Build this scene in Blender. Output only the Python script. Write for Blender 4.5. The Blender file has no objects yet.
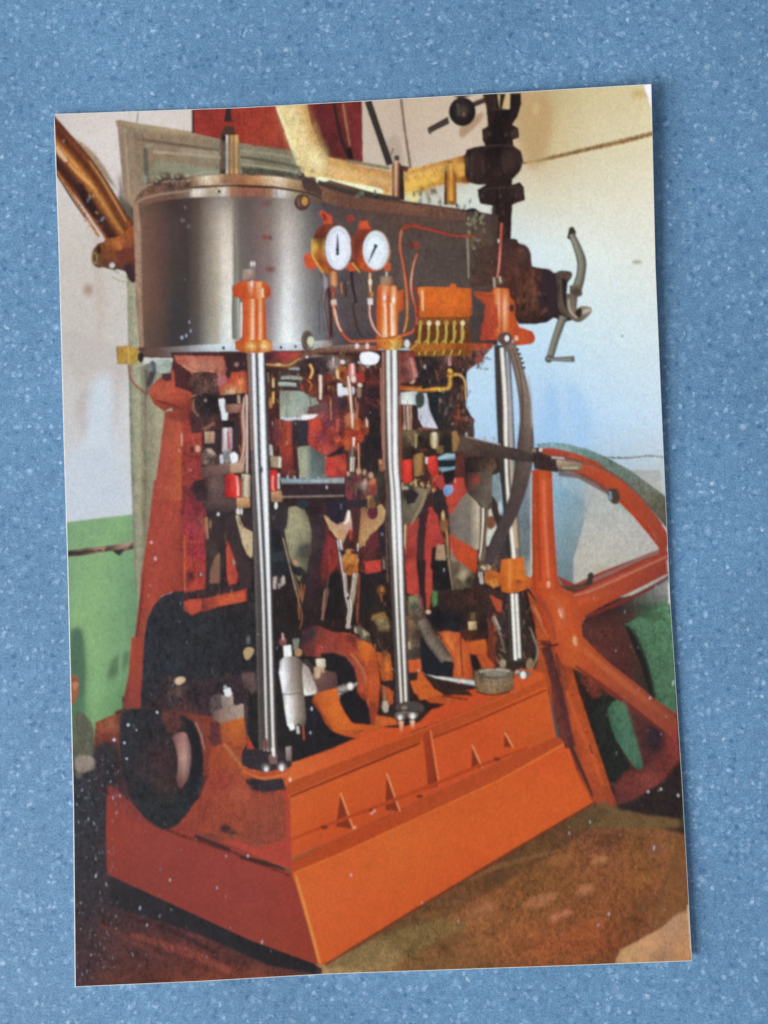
import bpy, math, random
import numpy as np
from mathutils import Vector, Matrix, Euler
from mathutils.geometry import delaunay_2d_cdt

random.seed(7)
scene = bpy.context.scene
C = scene.collection

# ------------------------------------------------------------------ camera
CAM_LOC = Vector((5.164, -5.138, 194.495)) * 0.001
CAM_EUL = Euler((0.0407938, 0.0122692, -0.0395853), 'XYZ')
cam_data = bpy.data.cameras.new('camera')
cam_data.sensor_fit = 'VERTICAL'
cam_data.sensor_height = 36.0
cam_data.lens = 40.0
cam_data.clip_start = 0.005
cam_data.clip_end = 20.0
cam = bpy.data.objects.new('camera', cam_data)
cam.location = CAM_LOC
cam.rotation_euler = CAM_EUL
C.objects.link(cam)
scene.camera = cam
CAM_ROT = CAM_EUL.to_matrix()
FOC = 40.0 / 36.0 * 1024.0

# ------------------------------------------------------------------ light
world = bpy.data.worlds.new('World')
scene.world = world
world.use_nodes = True
bg = world.node_tree.nodes['Background']
bg.inputs['Color'].default_value = (0.86, 0.93, 1.0, 1)
bg.inputs['Strength'].default_value = 0.37

def area_lamp(name, loc, target, size, sizey, power, color):
    ld = bpy.data.lights.new(name, 'AREA')
    ld.shape = 'RECTANGLE'
    ld.size = size
    ld.size_y = sizey
    ld.energy = power
    ld.color = color
    lo = bpy.data.objects.new(name, ld)
    lo.location = loc
    d = Vector(target) - Vector(loc)
    lo.rotation_euler = d.to_track_quat('-Z', 'Y').to_euler()
    C.objects.link(lo)
    return lo

area_lamp('window_light', (-1.30, -0.55, 0.84), (0, 0, 0), 0.95, 0.95, 41.5, (1.0, 0.985, 0.96))

scene.view_settings.view_transform = 'Standard'
scene.view_settings.look = 'None'
scene.view_settings.exposure = 0.0
scene.view_settings.gamma = 1.0
scene.cycles.max_bounces = 5
scene.cycles.filter_width = 1.6
SOFT = 0.55       # softness of the whole print, in picture pixels
KL = 1.04          # how brightly the card is lit (calibrates ink colours)

# ------------------------------------------------------------------ the curled card surface
def curl_of(u, v):
    t = np.maximum(0.0, (u + 0.15) / 1.15)
    s = np.maximum(0.0, (-u - 0.35) / 0.65)
    return 0.0005 + (0.0003 + 0.0018 * (np.maximum(v + 0.7, 0.0) / 1.7) ** 2 + 0.0010 * np.maximum(-v - 0.4, 0.0)) * t * t + 0.0003 * s * s
def curl(x, y):
    """height of the card face above the table (metres); the right edge lifts."""
    return float(curl_of(x / 0.052, y / 0.075))

def unproject(px, py, lift=0.0):
    """photo pixel -> point on the curled card."""
    d = CAM_ROT @ Vector(((px - 384.0) / FOC, -(py - 512.0) / FOC, -1.0))
    z = 0.0015
    p = CAM_LOC
    for _ in range(4):
        p = CAM_LOC + d * ((z - CAM_LOC.z) / d.z)
        z = curl(p.x, p.y)
    return (p.x, p.y, z + lift)

EDGE_L = [(114, 53.6), (255, 58.8), (440, 63.6), (560, 67.2), (680, 70.2), (800, 73.0), (987, 74.8)]
EDGE_R = [(84, 651.3), (270, 655.6), (400, 661.2), (600, 670.2), (780, 682.0), (961, 692.0)]
EDGE_T = [(53, 114), (240, 107.6), (360, 101.0), (500, 93.0), (651, 84)]
EDGE_B = [(75, 987), (200, 981.5), (330, 974), (540, 966.8), (692, 961)]
def lut(tab, v):
    return float(np.interp(v, [a for a, b in tab], [b for a, b in tab]))

# ------------------------------------------------------------------ materials
def new_mat(name):
    m = bpy.data.materials.new(name)
    m.use_nodes = True
    nt = m.node_tree
    for n in list(nt.nodes):
        nt.nodes.remove(n)
    return m, nt, nt.nodes, nt.links

def math_node(N, L, op, a, b=None, clamp=False):
    n = N.new('ShaderNodeMath')
    n.operation = op
    n.use_clamp = clamp
    for i, v in enumerate((a, b)):
        if v is None:
            continue
        if isinstance(v, (int, float)):
            n.inputs[i].default_value = v
        else:
            L.new(v, n.inputs[i])
    return n.outputs[0]

def noise(N, L, co, scale, detail=2.0, rough=0.5):
    n = N.new('ShaderNodeTexNoise')
    n.inputs['Scale'].default_value = scale
    n.inputs['Detail'].default_value = detail
    n.inputs['Roughness'].default_value = rough
    L.new(co, n.inputs['Vector'])
    return n

def ramp(N, L, fac, stops):
    r = N.new('ShaderNodeValToRGB')
    e = r.color_ramp.elements
    while len(e) < len(stops):
        e.new(0.5)
    for i, (p, c) in enumerate(stops):
        e[i].position = p
        e[i].color = (c, c, c, 1) if isinstance(c, (int, float)) else (*c, 1)
    L.new(fac, r.inputs[0])
    return r.outputs[0]

def make_ink():
    m, nt, N, L = new_mat('printed_ink_on_gloss_card')
    out = N.new('ShaderNodeOutputMaterial')
    bs = N.new('ShaderNodeBsdfPrincipled')
    at = N.new('ShaderNodeAttribute'); at.attribute_name = 'ink'
    mo = N.new('ShaderNodeAttribute'); mo.attribute_name = 'mottle'
    tc = N.new('ShaderNodeTexCoord')
    co = tc.outputs['Object']
    mp = N.new('ShaderNodeMapping'); mp.inputs['Scale'].default_value = (1.0, 0.7, 1.0)
    L.new(co, mp.inputs['Vector']); cs = mp.outputs[0]
    fine = noise(N, L, cs, 3600.0, 2.0, 0.7)      # print grain
    tiny = noise(N, L, cs, 2300.0, 2.0, 0.6)       # mottled tone, three sizes
    mid = noise(N, L, cs, 1100.0, 2.0, 0.6)
    big = noise(N, L, co, 260.0, 2.0, 0.6)
    cen = lambda n, k: math_node(N, L, 'MULTIPLY', math_node(N, L, 'SUBTRACT', n.outputs['Fac'], 0.5), k)
    f2 = math_node(N, L, 'ADD', math_node(N, L, 'ADD', cen(tiny, 1.0), cen(mid, 1.4)), cen(big, 0.9))
    f2 = math_node(N, L, 'MULTIPLY', f2, mo.outputs['Fac'])
    f = math_node(N, L, 'MAXIMUM', math_node(N, L, 'ADD', math_node(N, L, 'ADD', cen(fine, 0.34), f2), 1.0), 0.12)
    sc = N.new('ShaderNodeVectorMath'); sc.operation = 'SCALE'
    L.new(at.outputs['Color'], sc.inputs[0]); L.new(f, sc.inputs['Scale'])
    # slight colour noise of the print
    tn = N.new('ShaderNodeVectorMath'); tn.operation = 'MULTIPLY_ADD'
    L.new(tiny.outputs['Color'], tn.inputs[0]); tn.inputs[1].default_value = (0.26, 0.26, 0.26); tn.inputs[2].default_value = (0.87, 0.87, 0.87)
    cn = N.new('ShaderNodeVectorMath'); cn.operation = 'MULTIPLY'
    L.new(sc.outputs[0], cn.inputs[0]); L.new(tn.outputs[0], cn.inputs[1])
    L.new(cn.outputs[0], bs.inputs['Base Color'])
    bs.inputs['Roughness'].default_value = 0.42
    bs.inputs['Specular IOR Level'].default_value = 0.18
    bmp = N.new('ShaderNodeBump'); bmp.inputs['Strength'].default_value = 0.25
    bmp.inputs['Distance'].default_value = 0.00003
    L.new(fine.outputs['Fac'], bmp.inputs['Height']); L.new(bmp.outputs[0], bs.inputs['Normal'])
    L.new(bs.outputs[0], out.inputs[0])
    return m
INK = make_ink()

def make_paper():
    m, nt, N, L = new_mat('white_card_paper')
    out = N.new('ShaderNodeOutputMaterial')
    bs = N.new('ShaderNodeBsdfPrincipled')
    tc = N.new('ShaderNodeTexCoord')
    n = noise(N, L, tc.outputs['Object'], 900.0, 3.0)
    L.new(ramp(N, L, n.outputs['Fac'], [(0.3, (0.66, 0.67, 0.66)), (0.7, (0.84, 0.85, 0.84))]), bs.inputs['Base Color'])
    bs.inputs['Roughness'].default_value = 0.6
    L.new(bs.outputs[0], out.inputs[0])
    return m
PAPER = make_paper()

def make_table():
    m, nt, N, L = new_mat('speckled_blue_laminate')
    out = N.new('ShaderNodeOutputMaterial')
    bs = N.new('ShaderNodeBsdfPrincipled')
    tc = N.new('ShaderNodeTexCoord')
    co = tc.outputs['Object']
    wv = noise(N, L, co, 500.0, 2.0)
    wob = N.new('ShaderNodeVectorMath'); wob.operation = 'SCALE'; wob.inputs['Scale'].default_value = 0.0016
    L.new(wv.outputs['Color'], wob.inputs[0])
    add = N.new('ShaderNodeVectorMath'); add.operation = 'ADD'
    L.new(co, add.inputs[0]); L.new(wob.outputs[0], add.inputs[1])
    cow = add.outputs[0]
    big = noise(N, L, co, 28.0, 2.0, 0.5)
    mid = noise(N, L, cow, 700.0, 4.0, 0.7)
    fine = noise(N, L, co, 3000.0, 2.0, 0.7)
    def flecks(scale, lo, hi, keep):
        v = N.new('ShaderNodeTexVoronoi'); v.inputs['Scale'].default_value = scale
        L.new(cow, v.inputs['Vector'])
        d = ramp(N, L, v.outputs['Distance'], [(lo, 1.0), (hi, 0.0)])
        sep = N.new('ShaderNodeSeparateColor'); L.new(v.outputs['Color'], sep.inputs[0])
        k = ramp(N, L, sep.outputs[0], [(keep, 0.0), (keep + 0.03, 1.0)])
        s = math_node(N, L, 'MULTIPLY', d, k)
        return math_node(N, L, 'MULTIPLY', s, sep.outputs[1])
    base = N.new('ShaderNodeMix'); base.data_type = 'RGBA'
    base.inputs[6].default_value = (0.100, 0.215, 0.372, 1)
    base.inputs[7].default_value = (0.142, 0.290, 0.470, 1)
    L.new(ramp(N, L, mid.outputs['Fac'], [(0.30, 0.0), (0.70, 1.0)]), base.inputs[0])
    def over(prev, fac, col):
        x = N.new('ShaderNodeMix'); x.data_type = 'RGBA'
        L.new(fac, x.inputs[0]); L.new(prev, x.inputs[6]); x.inputs[7].default_value = (*col, 1)
        return x.outputs[2]
    c = over(base.outputs[2], flecks(700.0, 0.10, 0.50, 0.40), (0.055, 0.150, 0.310))
    c = over(c, flecks(760.0, 0.06, 0.50, 0.45), (0.21, 0.38, 0.60))
    c = over(c, flecks(620.0, 0.06, 0.42, 0.55), (0.24, 0.40, 0.60))
    c = over(c, flecks(900.0, 0.10, 0.45, 0.60), (0.30, 0.46, 0.66))
    c = over(c, flecks(800.0, 0.06, 0.40, 0.70), (0.06, 0.15, 0.30))
    c = over(c, flecks(380.0, 0.04, 0.28, 0.88), (0.33, 0.47, 0.68))
    c = over(c, flecks(600.0, 0.04, 0.28, 0.84), (0.44, 0.58, 0.76))
    c = over(c, flecks(760.0, 0.06, 0.32, 0.82), (0.36, 0.52, 0.72))
    f = math_node(N, L, 'ADD', math_node(N, L, 'MULTIPLY', fine.outputs['Fac'], 1.5), 0.25)
    f = math_node(N, L, 'MULTIPLY', f, math_node(N, L, 'ADD', math_node(N, L, 'MULTIPLY', big.outputs['Fac'], 0.45), 0.78))
    sc = N.new('ShaderNodeVectorMath'); sc.operation = 'SCALE'
    L.new(c, sc.inputs[0]); L.new(f, sc.inputs['Scale'])
    L.new(sc.outputs[0], bs.inputs['Base Color'])
    bs.inputs['Roughness'].default_value = 0.55
    bs.inputs['Specular IOR Level'].default_value = 0.3
    bmp = N.new('ShaderNodeBump'); bmp.inputs['Strength'].default_value = 0.3
    bmp.inputs['Distance'].default_value = 0.0001
    L.new(mid.outputs['Fac'], bmp.inputs['Height']); L.new(bmp.outputs[0], bs.inputs['Normal'])
    L.new(bs.outputs[0], out.inputs[0])
    return m
TABLE = make_table()

# ------------------------------------------------------------------ table surface
def mesh_obj(name, verts, faces, mat, parent=None, smooth=False):
    me = bpy.data.meshes.new(name)
    me.from_pydata(verts, [], faces)
    me.materials.append(mat)
    me.update()
    o = bpy.data.objects.new(name, me)
    C.objects.link(o)
    if parent:
        o.parent = parent
    return o

_n = 8
_tv = [(-1.2 + 2.4 * i / _n, -1.0 + 2.0 * j / _n, 0.0) for j in range(_n + 1) for i in range(_n + 1)]
_tf = [(j * (_n + 1) + i, j * (_n + 1) + i + 1, (j + 1) * (_n + 1) + i + 1, (j + 1) * (_n + 1) + i) for j in range(_n) for i in range(_n)]
table = mesh_obj('tabletop_surface', _tv, _tf, TABLE)
table['kind'] = 'structure'
table['label'] = 'mottled blue speckled laminate surface under the postcard'

# ------------------------------------------------------------------ postcard: a thick curled sheet of paper
card = bpy.data.objects.new('postcard', None)
C.objects.link(card)
card['label'] = 'glossy colour postcard of an orange steam engine lying on the blue speckled surface'
card['category'] = 'postcard'

def build_card():
    out = []
    for y, x in [(y, lut(EDGE_L, y)) for y in np.linspace(114, 987, 90)]: out.append((x, y))
    for x in np.linspace(75, 692, 66)[1:]: out.append((x, lut(EDGE_B, x)))
    for y in np.linspace(961, 84, 90)[1:]: out.append((lut(EDGE_R, y), y))
    for x in np.linspace(651, 53, 66)[1:-1]: out.append((x, lut(EDGE_T, x)))
    # slightly rounded, worn corners
    out = [((x + 1.0, y) if (i == 0) else (x, y)) for i, (x, y) in enumerate(out)]
    v2 = [Vector(p) for p in out]
    nb = len(v2)
    inner = []
    for gx in range(60, 700, 12):
        for gy in range(90, 985, 12):
            if lut(EDGE_L, gy) + 4 < gx < lut(EDGE_R, gy) - 4 and lut(EDGE_T, gx) + 4 < gy < lut(EDGE_B, gx) - 4:
                inner.append(Vector((gx, gy)))
    r = delaunay_2d_cdt(v2 + inner, [], [list(range(nb))], 1, 1e-4)
    vs, fs = r[0], r[2]
    n = len(vs)
    top = [unproject(v.x, v.y, 0.0) for v in vs]
    bot = [(p[0], p[1], p[2] - 0.00032) for p in top]
    F = []
    cnt = {}
    for f in fs:
        f = list(f)
        a, b, c = top[f[0]], top[f[1]], top[f[2]]
        if (b[0] - a[0]) * (c[1] - a[1]) - (b[1] - a[1]) * (c[0] - a[0]) < 0:
            f.reverse()
        F.append(f); F.append([i + n for i in reversed(f)])
        for i in range(len(f)):
            cnt[(f[i], f[(i + 1) % len(f)])] = 1
    for (i, j) in list(cnt):
        if (j, i) not in cnt:
            F.append([j, i, i + n, j + n])
    o = mesh_obj('card_stock', top + bot, F, PAPER, card)
    return o
build_card()

# ------------------------------------------------------------------ the printed picture: flat inked shapes on the card
# Every shape is an area of printed colour lying on the card face, drawn in picture coordinates.
OX, OY, SC = 0.0, 0.0, 1.0
def V(ox, oy, s):
    global OX, OY, SC
    OX, OY, SC = ox, oy, s
def tp(x, y):
    return (OX + x / SC, OY + y / SC)

def s2l(c):
    c /= 255.0
    return c / 12.92 if c <= 0.04045 else ((c + 0.055) / 1.055) ** 2.4
TONE = (1.0, 1.0, 1.0)       # balance of the inks in the part being printed
_hx = {}
def hexc(h):
    key = (h, TONE)
    if key not in _hx:
        h6 = h if len(h) == 6 else ''.join(q * 2 for q in h)
        _hx[key] = np.array([s2l(min(255.0, int(h6[i:i + 2], 16) * TONE[i // 2])) / KL for i in (0, 2, 4)])
    return _hx[key]

def pts_of(s):
    return [tp(*map(float, q.split(','))) for q in s.split()]

def colour_fn(spec):
    if spec.startswith('G '):
        # G x,x,x / y: hex hex hex / ...   colours on a grid, blended between
        rows = [r.strip() for r in spec[2:].split('/')]
        xs = [tp(float(v), 0)[0] for v in rows[0].split(',')]
        ys, M = [], []
        for r in rows[1:]:
            y, cs = r.split(':')
            ys.append(tp(0, float(y))[1]); M.append([hexc(h) for h in cs.split()])
        M = np.array(M)
        def f(x, y):
            gx = np.interp(x, xs, np.arange(len(xs))); gy = np.interp(y, ys, np.arange(len(ys)))
            i0 = np.minimum(gx.astype(int), max(len(xs) - 2, 0)); j0 = np.minimum(gy.astype(int), max(len(ys) - 2, 0))
            i1 = np.minimum(i0 + 1, len(xs) - 1); j1 = np.minimum(j0 + 1, len(ys) - 1)
            fx = (gx - i0)[:, None]; fy = (gy - j0)[:, None]
            return (M[j0, i0] * (1 - fx) + M[j0, i1] * fx) * (1 - fy) + (M[j1, i0] * (1 - fx) + M[j1, i1] * fx) * fy
        return f
    if ':' in spec:
        # x,y:hex x,y:hex ...   loose colour samples, blended by distance
        Q, K = [], []
        for q in spec.split():
            a, h = q.split(':')
            x, y = map(float, a.split(','))
            Q.append(tp(x, y)); K.append(hexc(h))
        def f(x, y):
            W = 0; A = 0
            for q, k in zip(Q, K):
                w = 1.0 / ((x - q[0]) ** 2 + (y - q[1]) ** 2 + 0.5) ** 1.5
                W = W + w; A = A + w[:, None] * k
            return A / W[:, None]
        return f
    c = hexc(spec)
    return lambda x, y: np.broadcast_to(c, (len(x), 3))

def catmull(P, closed, n=5):
    out = []
    m = len(P)
    for i in range(m if closed else m - 1):
        if closed:
            a, b, c, d = P[i - 1], P[i], P[(i + 1) % m], P[(i + 2) % m]
        else:
            a, b, c, d = P[max(i - 1, 0)], P[i], P[i + 1], P[min(i + 2, m - 1)]
        for k in range(n):
            t = k / n
            q = []
            for z in (0, 1):
                q.append(0.5 * ((2 * b[z]) + (-a[z] + c[z]) * t + (2 * a[z] - 5 * b[z] + 4 * c[z] - d[z]) * t * t + (-a[z] + 3 * b[z] - 3 * c[z] + d[z]) * t ** 3))
            out.append(tuple(q))
    if not closed:
        out.append(P[-1])
    return out

def resample(P, closed, step):
    out = []
    m = len(P)
    for i in range(m if closed else m - 1):
        a, b = P[i], P[(i + 1) % m]
        d = math.hypot(b[0] - a[0], b[1] - a[1])
        if d < 0.05:
            continue
        n = max(1, int(math.ceil(d / step)))
        for k in range(n):
            out.append((a[0] + (b[0] - a[0]) * k / n, a[1] + (b[1] - a[1]) * k / n))
    if not closed:
        out.append(P[-1])
    return out

# The print is composed like ink on paper: shapes go down one over another on a fine raster that belongs to the
# card, and each printed part keeps the patch of card face it covers. All patches lie side by side in one sheet.
RES = 2.0
NY, NX = 2060, 1420
INK_C = np.zeros((NY, NX, 3), np.float32)
INK_M = np.zeros((NY, NX), np.float32)
OWNER = np.zeros((NY, NX), np.int16)
PIECES = {}
ORDER = []
CUR = 0
def part(name, sub=None, label=None):
    """choose which printed part (and sub-part) the next shapes belong to."""
    global CUR
    key = (name, sub)
    if key not in PIECES:
        PIECES[key] = dict(label=label, stuff=False)
        ORDER.append(key)
    CUR = ORDER.index(key)

def gauss(a, s):
    if s < 0.25:
        return a
    r = max(1, int(s * 2.6 + 0.5))
    k = np.exp(-0.5 * (np.arange(-r, r + 1) / s) ** 2); k /= k.sum()
    for ax in (0, 1):
        o = np.zeros_like(a)
        n = a.shape[ax]
        for d, w in zip(range(-r, r + 1), k):
            if abs(d) >= n:
                continue
            src = [slice(None)] * a.ndim; dst = [slice(None)] * a.ndim
            src[ax] = slice(max(0, d), n + min(0, d)); dst[ax] = slice(max(0, -d), n - max(0, d))
            o[tuple(dst)] += w * a[tuple(src)]
        a = o
    return a

def put(y0, x0, alpha, col, mot):
    """lay one shape's colour over what is printed already."""
    h, w = alpha.shape
    A = alpha[..., None]
    sl = (slice(y0, y0 + h), slice(x0, x0 + w))
    INK_C[sl] = INK_C[sl] * (1 - A) + col * A
    INK_M[sl] = INK_M[sl] * (1 - alpha) + mot * alpha
    OWNER[sl][alpha > 0.5] = CUR

MOT = 0.25
def P(s, col, f=0.9, sm=0, mot=None, grid=None, op=1.0):
    """filled area of print; f is the softness of its edge."""
    mot = MOT if mot is None else mot
    pts = pts_of(s) if isinstance(s, str) else s
    if sm:
        pts = catmull(pts, True, 5)
    fn = colour_fn(col)
    A = np.array(pts) * RES
    sg = f * RES * (0.42 if f < 2 else 0.5)
    pad = int(sg * 3) + 2
    x0 = max(0, int(A[:, 0].min()) - pad); x1 = min(NX, int(A[:, 0].max()) + pad + 1)
    y0 = max(0, int(A[:, 1].min()) - pad); y1 = min(NY, int(A[:, 1].max()) + pad + 1)
    if x1 - x0 < 2 or y1 - y0 < 2:
        return
    SS = 2
    tog = np.zeros(((y1 - y0) * SS, (x1 - x0) * SS + 1), np.int16)
    B_ = (A - (x0, y0)) * SS
    H = tog.shape[0]; Wd = tog.shape[1]
    for i in range(len(B_)):
        ax, ay = B_[i - 1]; bx, by = B_[i]
        if ay > by:
            ax, ay, bx, by = bx, by, ax, ay
        r0 = max(0, int(math.ceil(ay - 0.5))); r1 = min(H, int(math.ceil(by - 0.5)))
        if r1 <= r0:
            continue
        rows = np.arange(r0, r1)
        xc = ax + (rows + 0.5 - ay) / (by - ay) * (bx - ax)
        ci = np.clip(np.ceil(xc - 0.5).astype(int), 0, Wd - 1)
        tog[rows, ci] += 1
    m = (np.cumsum(tog, axis=1) % 2)[:, :-1].astype(np.float32)
    m = m.reshape(y1 - y0, SS, x1 - x0, SS).mean((1, 3))
    m = gauss(m, sg) * op
    yy, xx = np.nonzero(m > 0.004)
    col_ = np.zeros((*m.shape, 3), np.float32)
    col_[yy, xx] = fn((xx + x0 + 0.5) / RES, (yy + y0 + 0.5) / RES)
    put(y0, x0, m, col_, mot)

def T(s, w, prof, sm=1, f=0.9, mot=None, caps=None):
    """tube / strip of print: centreline, width(s), colours across it; 'a b c|d e f' changes along it."""
    mot = (MOT * 0.6) if mot is None else mot
    raw = pts_of(s) if isinstance(s, str) else s
    ws = [q / SC for q in w] if isinstance(w, (tuple, list)) else [w / SC]
    pts = catmull(raw, False, 6) if (sm and len(raw) > 2) else list(raw)
    pts = resample(pts, False, 1.5)
    n = len(pts)
    L_ = [0.0]
    for i in range(1, n):
        L_.append(L_[-1] + math.hypot(pts[i][0] - pts[i - 1][0], pts[i][1] - pts[i - 1][1]))
    tot = L_[-1] or 1.0
    PR = [[hexc(h) for h in q.split()] for q in prof.split('|')]
    m = max(len(q) for q in PR)
    def stretch(q):
        q = np.array(q); t = np.linspace(0, 1, len(q)); u = np.linspace(0, 1, max(m, 2))
        return np.stack([np.interp(u, t, q[:, k]) if len(q) > 1 else np.full(len(u), q[0, k]) for k in range(3)], 1)
    PR = [stretch(q) for q in PR]
    C_ = np.array(pts); Tn = np.gradient(C_, axis=0) if n > 1 else np.array([[0, 1.0]])
    Tn /= np.maximum(np.hypot(Tn[:, 0], Tn[:, 1]), 1e-6)[:, None]
    N_ = np.stack([Tn[:, 1], -Tn[:, 0]], 1)          # left-to-right for strips drawn downwards
    t = np.array(L_) / tot
    hw = np.interp(t, np.linspace(0, 1, len(ws)), ws) / 2 if len(ws) > 1 else np.full(n, ws[0] / 2)
    g = t * (len(PR) - 1); gi = np.minimum(g.astype(int), max(len(PR) - 2, 0)); gf = (g - gi)[:, None, None]
    S = np.array(PR)
    rows = S[gi] * (1 - gf) + S[np.minimum(gi + 1, len(PR) - 1)] * gf      # n x m x 3
    big = float(hw.max()) + 1.5
    x0 = max(0, int((C_[:, 0].min() - big) * RES) - 4); x1 = min(NX, int((C_[:, 0].max() + big) * RES) + 5)
    y0 = max(0, int((C_[:, 1].min() - big) * RES) - 4); y1 = min(NY, int((C_[:, 1].max() + big) * RES) + 5)
    if x1 <= x0 or y1 <= y0:
        return
    al = np.zeros((y1 - y0, x1 - x0), np.float32); cc = np.zeros((y1 - y0, x1 - x0, 3), np.float32)
    ka = max(2, int(1.5 * RES * 1.6)); kb = max(5, int(big * 2 * RES * 1.8))
    mm = rows.shape[1]
    for a in range(ka):
        u = a / ka
        Pc = C_[:-1] * (1 - u) + C_[1:] * u; Nc = N_[:-1] * (1 - u) + N_[1:] * u
        Nc = Nc / np.maximum(np.hypot(Nc[:, 0], Nc[:, 1]), 1e-6)[:, None]
        h = hw[:-1] * (1 - u) + hw[1:] * u; R_ = rows[:-1] * (1 - u) + rows[1:] * u
        off = np.linspace(-1, 1, kb)[None, :] * (h + 0.9)[:, None]
        q = (Pc[:, None] + Nc[:, None] * off[..., None]) * RES
        iy = np.clip(q[..., 1].astype(int) - y0, 0, al.shape[0] - 1); ix = np.clip(q[..., 0].astype(int) - x0, 0, al.shape[1] - 1)
        v = np.clip((off / np.maximum(h, 0.05)[:, None] + 1) / 2, 0, 1) * (mm - 1)
        v0 = np.minimum(v.astype(int), mm - 2); vf = (v - v0)[..., None]
        idx = np.arange(len(h))[:, None]
        cc[iy, ix] = R_[idx, v0] * (1 - vf) + R_[idx, v0 + 1] * vf
        np.maximum.at(al, (iy, ix), np.clip((h[:, None] - np.abs(off)) * RES + 0.5, 0, 1).astype(np.float32))
    # thin lines carry their true weight
    al = gauss(al, max(0.9, f * RES * 0.36))
    # spread colour outwards so that soft edges keep it
    have = (cc.sum(2) > 0)
    wsum = gauss(have.astype(np.float32), 1.6); cs = gauss(cc, 1.6) / np.maximum(wsum, 1e-4)[..., None]
    cc = np.where(have[..., None], cc, cs)
    al[wsum < 1e-3] = 0
    put(y0, x0, al, cc, mot)

def E(cx, cy, rx, ry, col, rot=0.0, a0=0, a1=360, **k):
    """ellipse of print (tile coordinates)."""
    cr, sr = math.cos(math.radians(rot)), math.sin(math.radians(rot))
    n = max(10, int((rx + ry) / SC * 2.2))
    n = min(n, 60)
    pts = []
    for i in range(n):
        a = math.radians(a0 + (a1 - a0) * i / n)
        x, y = rx * math.cos(a), ry * math.sin(a)
        pts.append(tp(cx + x * cr - y * sr, cy + x * sr + y * cr))
    P(pts, col, **k)

def B(x0, y0, x1, y1, col, **k):
    """upright box of print."""
    P([tp(x0, y0), tp(x1, y0), tp(x1, y1), tp(x0, y1)], col, **k)

def dabs(x0, y0, x1, y1, cols, n, size=(1.0, 3.0), aspect=(1.0, 3.0), ang=(60, 120), seed=1, tile=False):
    """small uneven marks of print for crowded machinery."""
    rr = random.Random(seed)
    for _ in range(n):
        x = rr.uniform(x0, x1); y = rr.uniform(y0, y1)
        s = rr.uniform(*size) * 0.8; a = rr.uniform(*aspect) * 1.5; th = math.radians(rr.gauss(92, 18) if rr.random() < 0.75 else rr.uniform(0, 180))
        X, Y = (x, y) if not tile else tp(x, y)
        pts = []
        k = 8
        for i in range(k):
            u = 2 * math.pi * i / k
            r1 = s * a * math.cos(u) * rr.uniform(0.6, 1.2); r2 = s * math.sin(u) * rr.uniform(0.6, 1.2)
            pts.append((X + r1 * math.cos(th) - r2 * math.sin(th), Y + r1 * math.sin(th) + r2 * math.cos(th)))
        P(pts, rr.choice(cols), f=rr.uniform(0.9, 1.5), op=rr.uniform(0.45, 0.85))
# ================================================================== BACKGROUND OF THE PICTURE
MOT = 0.22
V(0, 0, 1)
part('printed_wall', None, 'pale plaster wall printed behind the engine')
P('50,80 700,80 700,1000 50,1000',
  'G 50,100,140,400,470,540,590,660,700 / 95: c9c2bd d6cbc6 d8cec8 c9b29b d2bca4 c2a87a d2c294 dccba0 dccba0 / '
  '150: d2cac4 dcd2ce dcd4d0 c9b5a2 d4c0ac ccb484 d9cca8 e2d8b6 e2d8b6 / 200: d1c9c4 d2c9c2 d0c6c0 c8c2b0 d2d8cc dad4bc e0dcc6 e6e0cc e6e0cc / '
  '250: c9c1b8 cbc3bc cec5be c0c8c8 ccdee4 dae8ea e2eae4 e4e6da e4e6da / 330: c6bfb8 c8c1bb cac4bf bcd0de c2deee c6e2f2 d2e6ee d8e6ea d8e6ea / '
  '420: c8c4c2 c6c6c9 cfd0d0 b2cfea b8d6f0 aed0f2 bad8f4 c8dff0 cee2f0 / 500: c6c9d0 c6ccd6 c6ccd2 a8c4dc 9fbcd4 90b4cf 9fb6c2 b4b8b8 b4b8b8 / '
  '600: c0c6cc c6ccd2 c6ccd2 9ab0bc 8fa0aa 86959c b4b2ac b8b6ae b4b2ae / 700: 6f9a68 6f9a68 6f9a68 555555 555555 555555 2f4a38 2f5a3c 2f5a3c / 1000: 333333 333333 333333 333333 333333 333333 333333 333333 333333', mot=.10, grid=5)
part('printed_wall', 'brown_crack')
T('523,163 545,159 575,152 615,143 655,133', (2.5, 4.5, 4.5, 5.5, 4.5), 'b08d5e 7d5c38 b4966a', mot=.8)
part('printed_wall', 'dashed_joint_line')
T('604,457 625,458 645,456 664,457', (1.2, 2, 1.6, 1.6), 'a5aaa4 6f746e a5aaa4', mot=1.6)
part('printed_wall', 'conduit')
T('401,97 405,130 411,170', 3.2, 'a58c7c 6b5248 b79f8c', mot=.4)
MOT = 0.10
part('printed_wall', 'plaster_stain')
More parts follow.
